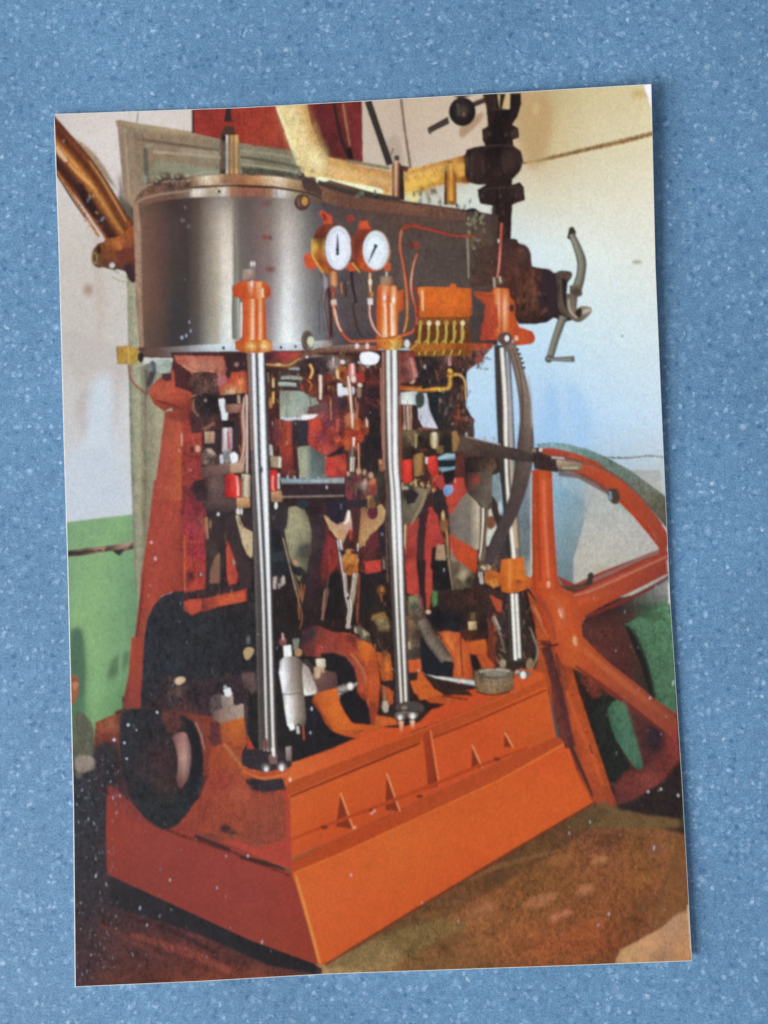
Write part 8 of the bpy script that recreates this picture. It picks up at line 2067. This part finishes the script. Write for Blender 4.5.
# connecting rod big end behind the column: bright sleeve
part('printed_connecting_rod', 'big_end', 'bright silver big end sleeve right of the front column')
P('385,340 405,322 460,318 490,340 492,420 500,500 510,620 500,660 470,640 445,668 420,650 405,560 395,480 380,400',
  'G 380,400,420,440,460,480,510 / 325: 8a8484 c8c8c8 b8b4b0 8a7c74 7a6c64 5a4a44 5a4a44 / 400: d8d8dc f8f8fc c8c4c4 9a8c80 8a7c70 6a5c54 5a4a44 / 485: d0d0d4 e8e8ec c8c4c4 b0a498 9a8c80 7a6c60 5a4a44 / 505: 6a5c5c b8b4b4 e8e4e4 c8c0b8 a89c90 7a6c60 5a4a44 / 600: 8a8080 c8c4c4 f4f4f4 d8d4cc a89c90 8a7c70 5a4c44 / 660: 8a8080 a8a0a0 f0f0f0 c8c4bc 8a7c74 6a5c54 4a3c38', f=.9, mot=.3)
T('400,500 440,500 495,488', 4, '6a5a58', f=1)
P('400,268 436,264 440,318 405,322', 'f0f0f0', f=.9); E(398, 248, 18, 20, '7a4c44', f=1.4); T('396,208 400,240', (4, 8), 'd8b0a8', f=1)
P('445,238 475,232 470,290 450,285', '7a7c70', f=1.2); E(472, 300, 18, 18, 'a88058', f=1.4)
T('432,640 445,670', 22, 'f0f0f0', f=1); T('468,655 472,690', 12, 'c8c0bc', f=1); T('495,655 500,720', 12, '4a2020 b85038 3a2020', f=1)
V(200, 590, 4.8)
part('printed_machinery_shadow', 'oil_can')
P('210,290 235,275 258,285 250,315 225,335 212,318', 'b0946c', f=1, sm=1)
E(232, 240, 8, 20, '5a605c', f=1.4)
P('200,400 265,395 270,480 250,500 205,440', '5a4444', f=2, mot=.7)
E(135, 492, 14, 22, 'd8dce0', f=1); T('115,465 125,475', 8, '9aa0a8', f=1)

# ---- middle column
part('printed_column#3', None, 'polished steel middle column right of the gauges')
V(0, 0, 1)
T('391,348 392,459 394.5,500 399,607 402,684 403.5,712', (15, 15, 15, 14, 13, 13), '7a4c40 4a3a36 5a5450 3c3838 6a6460 5a3c34|6a4a40 4c4440 3a3836 4a4644 5a5450 6a4a3e|6a5a50 3c3836 4a4846 4a4644 6a6866 4a3c38|4c403e 4a4442 4e4844 4c4844 5c5854 4a403e|433638 44403c 4c443e 5a4c42 5a5048 3c3434', f=.9, mot=.3)
T('388.3,350 388.6,375 390.2,459 392.8,500 396.8,607 400.5,684 401.8,710', (4, 4, 2.6, 4.2, 2.6, 2.2, 2), 'b8b4b0 f4f4f0 b0aca8|c8c4c0 fcfcf8 c8c4bc|b8b0a4 f8f0e4 a89c90', f=.8, mot=.1)
T('394.2,350 394.6,375 395.3,459 398,500 402,607 405.3,684 406.3,710', (4.2, 4.4, 4.6, 4.6, 3.6, 2.6, 2.2), 'c8c8c4 fcfcff d8d8d8|c0c0c0 fcfcff d0d0cc|b8b0a8 fcf4ec a89888', f=.8, mot=.1)
T('383,352 384,470', 1.6, 'a87c6c', f=.9); T('399.5,352 401,480', 1.4, '8a4838', f=.9)
part('printed_column#3', 'foot')
V(330, 590, 3.2)
E(255, 378, 46, 22, '4a403e', f=1.4); E(178, 372, 9, 18, 'b0a490', f=1.2)
E(225, 403, 17, 15, '6a605a', f=1.3); E(264, 398, 18, 16, '6c625c', f=1.3); E(225, 407, 9, 9, 'c0b8b0', f=1.2); E(264, 403, 10, 10, 'ccc4bc', f=1.2); E(224, 410, 4, 6, 'f4f0ec', f=1); E(264, 406, 4, 6, 'f8f4f0', f=1)
T('228,420 228,455', (14, 8), 'e8b090|c86028', f=1.6); T('264,418 264,445', (14, 8), 'f0c0a0|c86028', f=1.6)
E(238, 382, 10, 12, '8a7468', f=1.4)
T('190,395 230,385 290,390', 5, '2c2220', f=1.4)
part('printed_column#3', 'bracket')
V(300, 200, 6.4)
P('500,545 620,550 625,590 660,570 665,700 630,720 625,860 625,900 490,905 490,700 495,600', 'G 490,520,540,555,575,600,620,665 / 550: c85c20 d86828 e09050 e8a468 d06020 e0a468 c85018 c0541c / 620: c85418 d05c18 f4c8b8 d8641c cc581c f8d0a8 d06c28 b84818 / 700: c05020 d8681c e89850 d05c18 d05c18 f0b070 cc5c18 a84418 / 860: b85020 d06c24 f0c088 d87424 d8641c f4d0a0 c85c20 a84418', f=.9, mot=.25)
T('545,660 552,880', 8, 'f8e0c0', f=.9); T('585,660 590,870', 9, 'f8e4cc', f=.9)
E(542, 625, 8, 16, 'f8e8f0', f=.8); E(598, 640, 9, 18, 'fcf4e0', f=.8)
P('515,490 600,490 605,545 515,548', 'G 515,550,605 / 490: 8a7464 a88c74 5a3c34 / 548: a87c5c b08464 7a3c2c', f=1)
T('555,460 553,490', 9, 'c8c0b8', f=.9)

# ---- gauges
MOT = 0.2
for gi in (0, 1):
    part('printed_pressure_gauge' + ('#2' if gi else ''), None, 'round pressure gauge with its needle pointing up and to the right' if gi else 'round pressure gauge with its needle pointing straight up')
    V(300, 200, 6.4)
    if gi == 0:
        P('125,75 140,65 165,80 200,100 210,150 195,180 150,165 150,120 130,110', 'c84c2c', f=1, mot=.4)
        P('140,90 160,85 170,130 155,135', '7a2c24', f=1.4)
        P('30,350 80,345 110,400 100,440 50,440 28,400', 'd0542c', f=1, sm=1, mot=.3)
        P('285,400 350,400 380,450 320,455 280,430', 'c8502c', f=1.2, mot=.4); T('335,405 385,465', (22, 14), '8a5c24 d8a040 8a5c24', f=1)
        P('75,310 85,240 110,190 150,155 200,150 250,165 300,190 330,250 335,320 320,390 280,440 230,460 165,480 120,430 85,370',
          'G 75,95,130,170,200 / 160: 7a4028 6a3420 6a3020 7a3a28 7a3a28 / 240: 8a4c28 5a2c1c 5a2c20 6a3424 7a3a28 / 300: e0a840 d8b048 8a5020 d8b050 8a4a28 / 330: e8c060 b87828 a86430 c89040 8a4a28 / 400: d09838 9a5024 8a3c1c a84c20 8a4a28 / 480: 8a5028 c88c38 c87830 b06028 8a4a28', f=1, mot=.4)
        T('78,250 76,320 90,375 150,470', (5, 8, 9, 7), 'd8a848', f=1)
        T('130,170 115,220', 10, '8a3424', f=1.6)
    else:
        P('380,140 430,130 440,160 455,190 420,200 375,185', 'd0502c', f=1, mot=.3)
        P('300,100 340,95 345,130 320,145 300,130', '9a3c34', f=1.4, mot=.5)
        P('320,270 345,220 370,190 420,185 490,195 540,220 570,280 580,340 565,400 530,440 480,460 430,460 385,440 350,410 330,350',
          'G 320,360,400,430,570 / 190: 7a3c2c 8a4028 8a3c28 7a3424 7a4030 / 260: 8a4428 6a3024 6a3024 8a3c24 a86040 / 330: 9a5030 6a3028 a8441c b85024 b88058 / 400: 8a3c28 8a3424 c8501c c85424 a8542c / 460: 7a3424 8a3424 b84818 b84c20 8a3c24', f=1, mot=.5)
        P('545,400 580,405 582,445 560,460 540,450', 'c8542c', f=1.2)
    part('printed_pressure_gauge' + ('#2' if gi else ''), 'dial')
    if gi == 0:
        E(246, 307, 90, 145, '8a6a5c', f=1)
        E(245, 307, 82, 139, 'G 160,245,330 / 170: c8ccd4 dce0ec c8c8c8 / 300: d8e0f0 e8eeff dce4f0 / 450: c8ccd8 e0e8f4 c8c0b0', f=.9, mot=.1)
        E(250, 312, 62, 118, 'e8eefc', f=4)
        for k in range(24):
            a = math.radians(130 + 280 * k / 23)
            x, y = 245 + 68 * math.cos(a), 307 + 118 * math.sin(a)
            T('%g,%g %g,%g' % (x, y, 245 + 61 * math.cos(a), 307 + 106 * math.sin(a)), 3, 'a0a4b0', f=.4)
    else:
        E(488, 322, 86, 128, 'b89c80', f=1)
        E(484, 322, 80, 122, 'G 400,484,570 / 200: c8d0d4 dce4ec c8c8c8 / 320: d8e4f4 e8f4ff dce4ec / 445: c8ccd0 dce8f0 c8c0b0', f=.9, mot=.1)
        E(484, 322, 60, 100, 'e6f2fc', f=4)
        for k in range(24):
            a = math.radians(130 + 280 * k / 23)
            x, y = 484 + 66 * math.cos(a), 322 + 103 * math.sin(a)
            T('%g,%g %g,%g' % (x, y, 484 + 59 * math.cos(a), 322 + 92 * math.sin(a)), 3, 'a0a8b0', f=.4)
    part('printed_pressure_gauge' + ('#2' if gi else ''), 'needle')
    if gi == 0:
        T('240,215 241,290 240,352', (5, 14, 18), '8a8c98|3a3440|2c2830', f=.7); E(239, 318, 11, 14, '2a2830', f=.8); E(240, 345, 10, 9, '2c2a30', f=.8)
    else:
        T('440,400 465,340 488,290', (4, 13, 16), '6a7080|2c2c3a|2a2c38', f=.7); E(484, 295, 12, 14, '2a2c38', f=.8)

# ---- copper gauge pipes
part('printed_gauge_pipe', None, 'copper pipes curling below the two gauges')
V(300, 200, 6.4)
T('330,460 335,540 360,660', (20, 16, 14), '3a242c 2a1c24', f=1.2)
T('345,650 345,720 380,850 410,880', (8, 10, 10, 6), '2c1c1c 4a2c28', f=1)
T('150,470 165,540 150,640 160,760 185,900', (36, 30, 14, 18, 14), '4a3438 8a7c84 3a2828', f=1.4, mot=.6)
E(163, 530, 14, 40, '9a98a0', f=2)
T('120,640 125,860', 4, '4a4448', f=1.2)
T('182,560 195,700 200,880', (20, 22, 22), '5a2c30 3a2428 4a2c2c', f=1.4, mot=.7)
P('190,455 235,460 245,540 225,560 195,540', 'G 190,215,245 / 460: 8a4820 e09858 8a4c24 / 550: a8643c e8a870 8a4828', f=1, mot=.3)
T('210,550 215,640', 18, '6a2c24 c8684c 5a2824', f=1)
T('265,530 270,600', 14, '8a5028 c88c48 5a3020', f=1); T('290,520 295,620', (8, 12), '3a242c', f=1.4)
E(213, 580, 13, 14, 'b03c34', f=1.4)
P('198,640 232,635 235,672 200,678', 'd8c0b0', f=1)
T('215,670 228,760 270,850 320,900 380,905 480,900 560,890 660,865 720,840 745,780 740,700 715,600 710,520 725,420 750,340', (22, 20, 20, 20, 22, 22, 22, 20, 20, 18, 18, 18, 18, 16, 14),
  '8a4430 f0a888 a04a34|7a3420 c86040 8a3c28|8a3c24 c86c48 8a3824|a04428 d87c50 8a3c24|9a3c28 c8603c 8a3828|8a3824 c05a38 7a3424|8a3c2c f0b8a0 8a3c2c|7a3020 c06848 7a3020', f=.9, mot=.3)
T('222,700 245,800 265,840', (4, 6, 4), 'f8d8c8', f=.8)
T('448,470 450,560 455,620', (22, 20, 16), '8a4c28 e8c8a0 8a4424', f=1); E(449, 525, 11, 22, 'f0e0c8', f=1)
T('455,590 458,620', 24, '9a5424 c8843c', f=1)
P('432,630 465,628 466,670 436,674', 'e8dcd4', f=1)
T('447,670 448,740 475,820 520,870', (18, 18, 18, 14), '7a3c30 f0c0b0 8a4438', f=.9)
T('520,900 600,890 640,870', (26, 30, 20), 'c8782c d89040 a85820', f=1.2)
# long loop
T('768,162 720,160 670,170 648,210 640,300 660,420 675,520 685,620 685,760 665,850', (20, 22, 24, 22, 18, 20, 20, 20, 18, 14), '6a2c20 a84c34 6a2c20|7a3c2c c07a5c 7a3c2c|7a3828 c8684c 8a3c28|8a3c24 d87850 8a3824|8a4420 d88c50 8a4424|9a5c28 d89848 8a5420', f=.9, mot=.3)
V(400, 190, 5.12)
T('10,200 60,185 120,195 200,215 280,235 350,235 390,240', (20, 20, 18, 18, 18, 18, 12), '5a2820 9a4430 6a2c20|6a2c20 a84838 6a2c24|5a2c24 a04034 6a2c24|6a3424 9a5034 6a3424', f=.9, mot=.3)
T('390,236 430,256 475,278', (8, 8, 6), '5a4438', f=1)
T('78,265 95,300', 24, '8a3c2c', f=1.3); E(60, 285, 14, 18, '6a302c', f=1.4)
T('520,170 514,290 508,380 498,450', (14, 14, 14, 12), '8a3020 c86a54 8a3424|8a2c20 c05848 7a2c20|9a4030 e09a84 8a3c2c|8a4438 d88c78 8a4434', f=.9, mot=.3)

# ---- lubricator box
part('printed_lubricator', None, 'orange lubricator box with a row of yellow drip tubes')
P('88,500 130,495 255,498 260,480 285,482 290,500 365,505 370,640 340,655 100,655 95,600', 'G 88,110,130,250,350,370 / 500: c8581c e09040 d0641c d0641c c8601c a84818 / 570: b8501c d87828 d8641c d8681c d4641c b04c18 / 655: a84818 c05c1c c05818 c05c1c b8581c 9a4418', f=.8, mot=.4)
T('114,515 118,620', 7, 'f4c890', f=.9); T('95,520 98,600', 6, 'f0a070', f=1)
T('75,495 95,560 88,650', (12, 14, 12), '8a3420', f=1.2)
P('100,650 360,650 345,690 100,700', '8a4a18', f=1.3, mot=.7)
part('printed_lubricator', 'backing_shadow')
P('75,690 345,680 370,768 360,850 70,850', 'G 75,200,345 / 690: 6a3018 6a3818 6a3818 / 768: 5a2c1c 6a3c14 5a3018 / 850: 8a4c1c 8a5820 7a4818', f=1, mot=.6)
for k, x in enumerate([105, 148, 193, 238, 278, 320]):
    part('printed_lubricator', 'drip_tube')
    T('%g,672 %g,720 %g,800 %g,845' % (x + 2, x, x - 4, x - 18 + 14 * (k == 0)), (17, 16, 15, 13), '6a5418 e0c868 b09034 4a3410|6a5018 f0e088 a88c30 3a2810|6a4c14 d8b848 9a7820 4a3010', f=.8, mot=.2)
    E(x + 1, 682, 11, 14, 'e8d8b0' if k in (1, 2, 5) else 'b89048', f=.9)
V(390, 330, 4.518)
for k, x in enumerate([130, 172, 213, 252, 290, 328]):
    T('%g,0 %g,40 %g,58' % (x + 4, x, x - 18), (12, 11, 9), '6a4c14 d8b850 8a6820', f=.8)
P('70,62 330,60 470,62 460,85 380,90 250,92 120,100 90,90', '70,70:8a5018 150,72:a8641c 250,75:a8601c 330,70:8a4418 420,72:b04828 460,75:a03c28', f=1.2, mot=.8)
part('printed_cylinder_block', 'base_flange')
V(300, 200, 6.4)
P('0,990 100,950 200,935 330,925 500,935 500,965 330,975 200,975 120,975 40,1000 0,1020', 'G 0,100,200,330,500 / 930: 6a5848 6a5444 8a6a5c 9a7868 a8542c / 975: 6a4c40 7a5044 6a4438 6a3c34 8a4424', f=1, mot=.7)
E(46, 890, 38, 56, '6a5a50', f=1); E(52, 890, 26, 44, '544840', f=1.2); E(68, 905, 22, 32, 'd0d0b4', f=1.2)
E(365, 935, 14, 18, 'd8d4d8', f=1); E(430, 935, 12, 20, 'e0c8c0', f=1)
P('390,985 410,975 460,975 500,990 505,1015 480,1050 400,1050 385,1015', 'f0f4fc', f=.9, sm=1)
E(380, 1040, 12, 10, 'b0a8a8', f=1)
E(685, 920, 18, 26, 'e0dcdc', f=1.1)
P('490,905 560,900 660,885 660,950 600,960 500,955', 'G 490,560,600,660 / 900: c8641c d87828 e0a848 a86418 / 955: a84c18 d08430 e8c868 8a5418', f=1, mot=.6)
T('700,1000 740,980', 20, '8a3424', f=1.4)
T('768,840 760,900 730,940 700,960', (16, 14, 12, 10), '8a5c24 d8a848 8a5420', f=1)

# ---- scuffed corner of the card
part('worn_corner', None, 'white scuffed corner where the print has rubbed off')
V(0, 0, 1)
P('644,84 652,83.6 653,110 650,105 648,97 645,90', 'f4f4fa', f=.7, mot=.1)
part('worn_edge', None, 'white nick in the right edge of the print')
P('651.5,104 654.8,122 655.2,134 652.8,130 651.5,120', 'e8e8ec', f=.6, mot=.1)
part('worn_edge#2')
T('668.8,583 669.6,604', 1.6, 'e0dccc', f=.5)
T('667.6,560 668.3,572', 1.1, 'c8b8b0', f=.5)
part('worn_edge#3')
T('688,905 691,950', 1.0, 'e0c8a8', f=.5)

# ---- dust specks and glints of the gloss, the glints painted as pale colour
part('dust_and_glint', None, 'tiny pale specks scattered on the gloss, dust and painted glints')
_r = random.Random(99)
for _ in range(380):
    z = _r.random()
    if z < .5:
        x, y = _r.uniform(75, 118) , _r.uniform(755, 980)
    elif z < .7:
        x, y = _r.uniform(75, 320), _r.uniform(600, 980)
    elif z < .85:
        x, y = _r.uniform(60, 560), _r.uniform(120, 960)
    else:
        x, y = _r.uniform(560, 685), _r.uniform(560, 960)
    h = _r.choice([0.6, 0.8, 1.2, 1.7, 2.2]) ; w = _r.uniform(0.3, 0.55)
    c = _r.choice(['5c6270', '6a7080', '4c525e', '7a8090', '707888', 'a8b4c4'])
    if z > .7: c = _r.choice(['8a8488', 'a8a4a8', '7a6a6a', 'c0bcc0'])
    E(x, y, w, h, c, f=.6, rot=_r.uniform(-25, 25), mot=0, op=_r.uniform(.35, .9))
for x, y, w, h in [(96, 876, 1.2, 1.8), (248, 856, 1, 1.6), (170, 880, .9, 1.6), (140, 908, .9, 2), (147, 925, .8, 1.6), (262, 942, .8, 2), (217, 888, .8, 1.4), (113, 798, .8, 1.6), (466, 973, 1, 3.2), (351, 875, .8, 1.8), (654, 848, 1, 2.2), (590, 822, .8, 1.4), (598, 925, .8, 1.6), (609, 914, .8, 1.4), (120, 796, .8, 1.5), (226, 856, .8, 1), (650, 698, 1, 1.5), (673, 683, 1, 3)]:
    E(x, y, w * .7, h * 1.1, 'b8c4d4', f=.7, rot=10, mot=0, op=.85)
PIECES[('dust_and_glint', None)]['stuff'] = True
# ------------------------------------------------------------------ the printed sheet, split into its parts
def finish():
    global INK_C
    INK_C = gauss(INK_C, SOFT * RES)
    lum = (INK_C * np.array([0.2126, 0.7152, 0.0722], np.float32)).sum(-1, keepdims=True)
    INK_C = np.maximum(lum + (INK_C - lum) * 0.96, 0.0)      # the inks of an old print are a little dull
    gu, gv = 780, 1120
    U, Vv = np.meshgrid(np.linspace(0, 1, gu + 1), np.linspace(0, 1, gv + 1))
    tab = lambda tb, v: np.interp(v, [a for a, b in tb], [b for a, b in tb])
    Y = 100 + Vv * 870; X = 60 + U * 610
    for _ in range(6):
        X = tab(EDGE_L, Y) + 0.9 + U * (tab(EDGE_R, Y) - 0.35 - tab(EDGE_L, Y) - 0.9)
        Y = tab(EDGE_T, X) + 0.5 + Vv * (tab(EDGE_B, X) - 0.5 - tab(EDGE_T, X) - 0.5)
    # colour at every point of the sheet
    fx = X * RES - 0.5; fy = Y * RES - 0.5
    i0 = fx.astype(int); j0 = fy.astype(int); ax = (fx - i0)[..., None]; ay = (fy - j0)[..., None]
    col = (INK_C[j0, i0] * (1 - ax) + INK_C[j0, i0 + 1] * ax) * (1 - ay) + (INK_C[j0 + 1, i0] * (1 - ax) + INK_C[j0 + 1, i0 + 1] * ax) * ay
    mot = INK_M[(Y * RES).astype(int), (X * RES).astype(int)]
    cx = (X[:-1, :-1] + X[1:, 1:]) / 2; cy = (Y[:-1, :-1] + Y[1:, 1:]) / 2
    own = OWNER[(cy * RES).astype(int), (cx * RES).astype(int)].ravel()
    # where the points lie on the curled card
    R = np.array(CAM_ROT); L = np.array(CAM_LOC)
    d = np.stack([(X - 384.0) / FOC, -(Y - 512.0) / FOC, -np.ones_like(X)], -1) @ R.T
    Z = np.full(X.shape, 0.0015)
    for _ in range(5):
        q = L + d * ((Z - L[2]) / d[..., 2])[..., None]
        u = q[..., 0] / 0.052
        Z = curl_of(u, q[..., 1] / 0.075)
    q[..., 2] = Z + 0.000009
    pos = q.reshape(-1, 3); col = col.reshape(-1, 3); mot = mot.ravel()
    a = (np.arange(gv)[:, None] * (gu + 1) + np.arange(gu)[None, :]).ravel()
    quads = np.stack([a, a + gu + 1, a + gu + 2, a + 1], 1)
    def build(k, name, parent):
        Q = quads[own == k]
        if len(Q) == 0:
            return None
        ids, inv = np.unique(Q, return_inverse=True)
        inv = inv.reshape(-1).astype(np.int32)
        me = bpy.data.meshes.new(name)
        me.vertices.add(len(ids)); me.vertices.foreach_set('co', pos[ids].astype(np.float32).ravel())
        me.loops.add(len(inv)); me.loops.foreach_set('vertex_index', inv)
        me.polygons.add(len(Q)); me.polygons.foreach_set('loop_start', np.arange(0, len(inv), 4, dtype=np.int32))
        me.update(calc_edges=True)
        me.materials.append(INK)
        ca = me.color_attributes.new('ink', 'FLOAT_COLOR', 'POINT')
        ca.data.foreach_set('color', np.hstack([col[ids], np.ones((len(ids), 1))]).astype(np.float32).ravel())
        ma = me.attributes.new('mottle', 'FLOAT', 'POINT')
        ma.data.foreach_set('value', mot[ids].astype(np.float32))
        me.validate()
        o = bpy.data.objects.new(name, me)
        C.objects.link(o)
        o.parent = parent
        D = PIECES[ORDER[k]]
        if D['label']:
            o['label'] = D['label']
        if D['stuff']:
            o['kind'] = 'stuff'
        return o
    heads = {}
    for k, (nm, sub) in enumerate(ORDER):
        if sub is None:
            heads[nm] = build(k, nm.split('#')[0], card)
    for k, (nm, sub) in enumerate(ORDER):
        if sub is not None:
            if heads.get(nm) is None:
                e = bpy.data.objects.new(nm.split('#')[0], None); C.objects.link(e); e.parent = card; heads[nm] = e
            build(k, sub.split('#')[0], heads[nm])
finish()
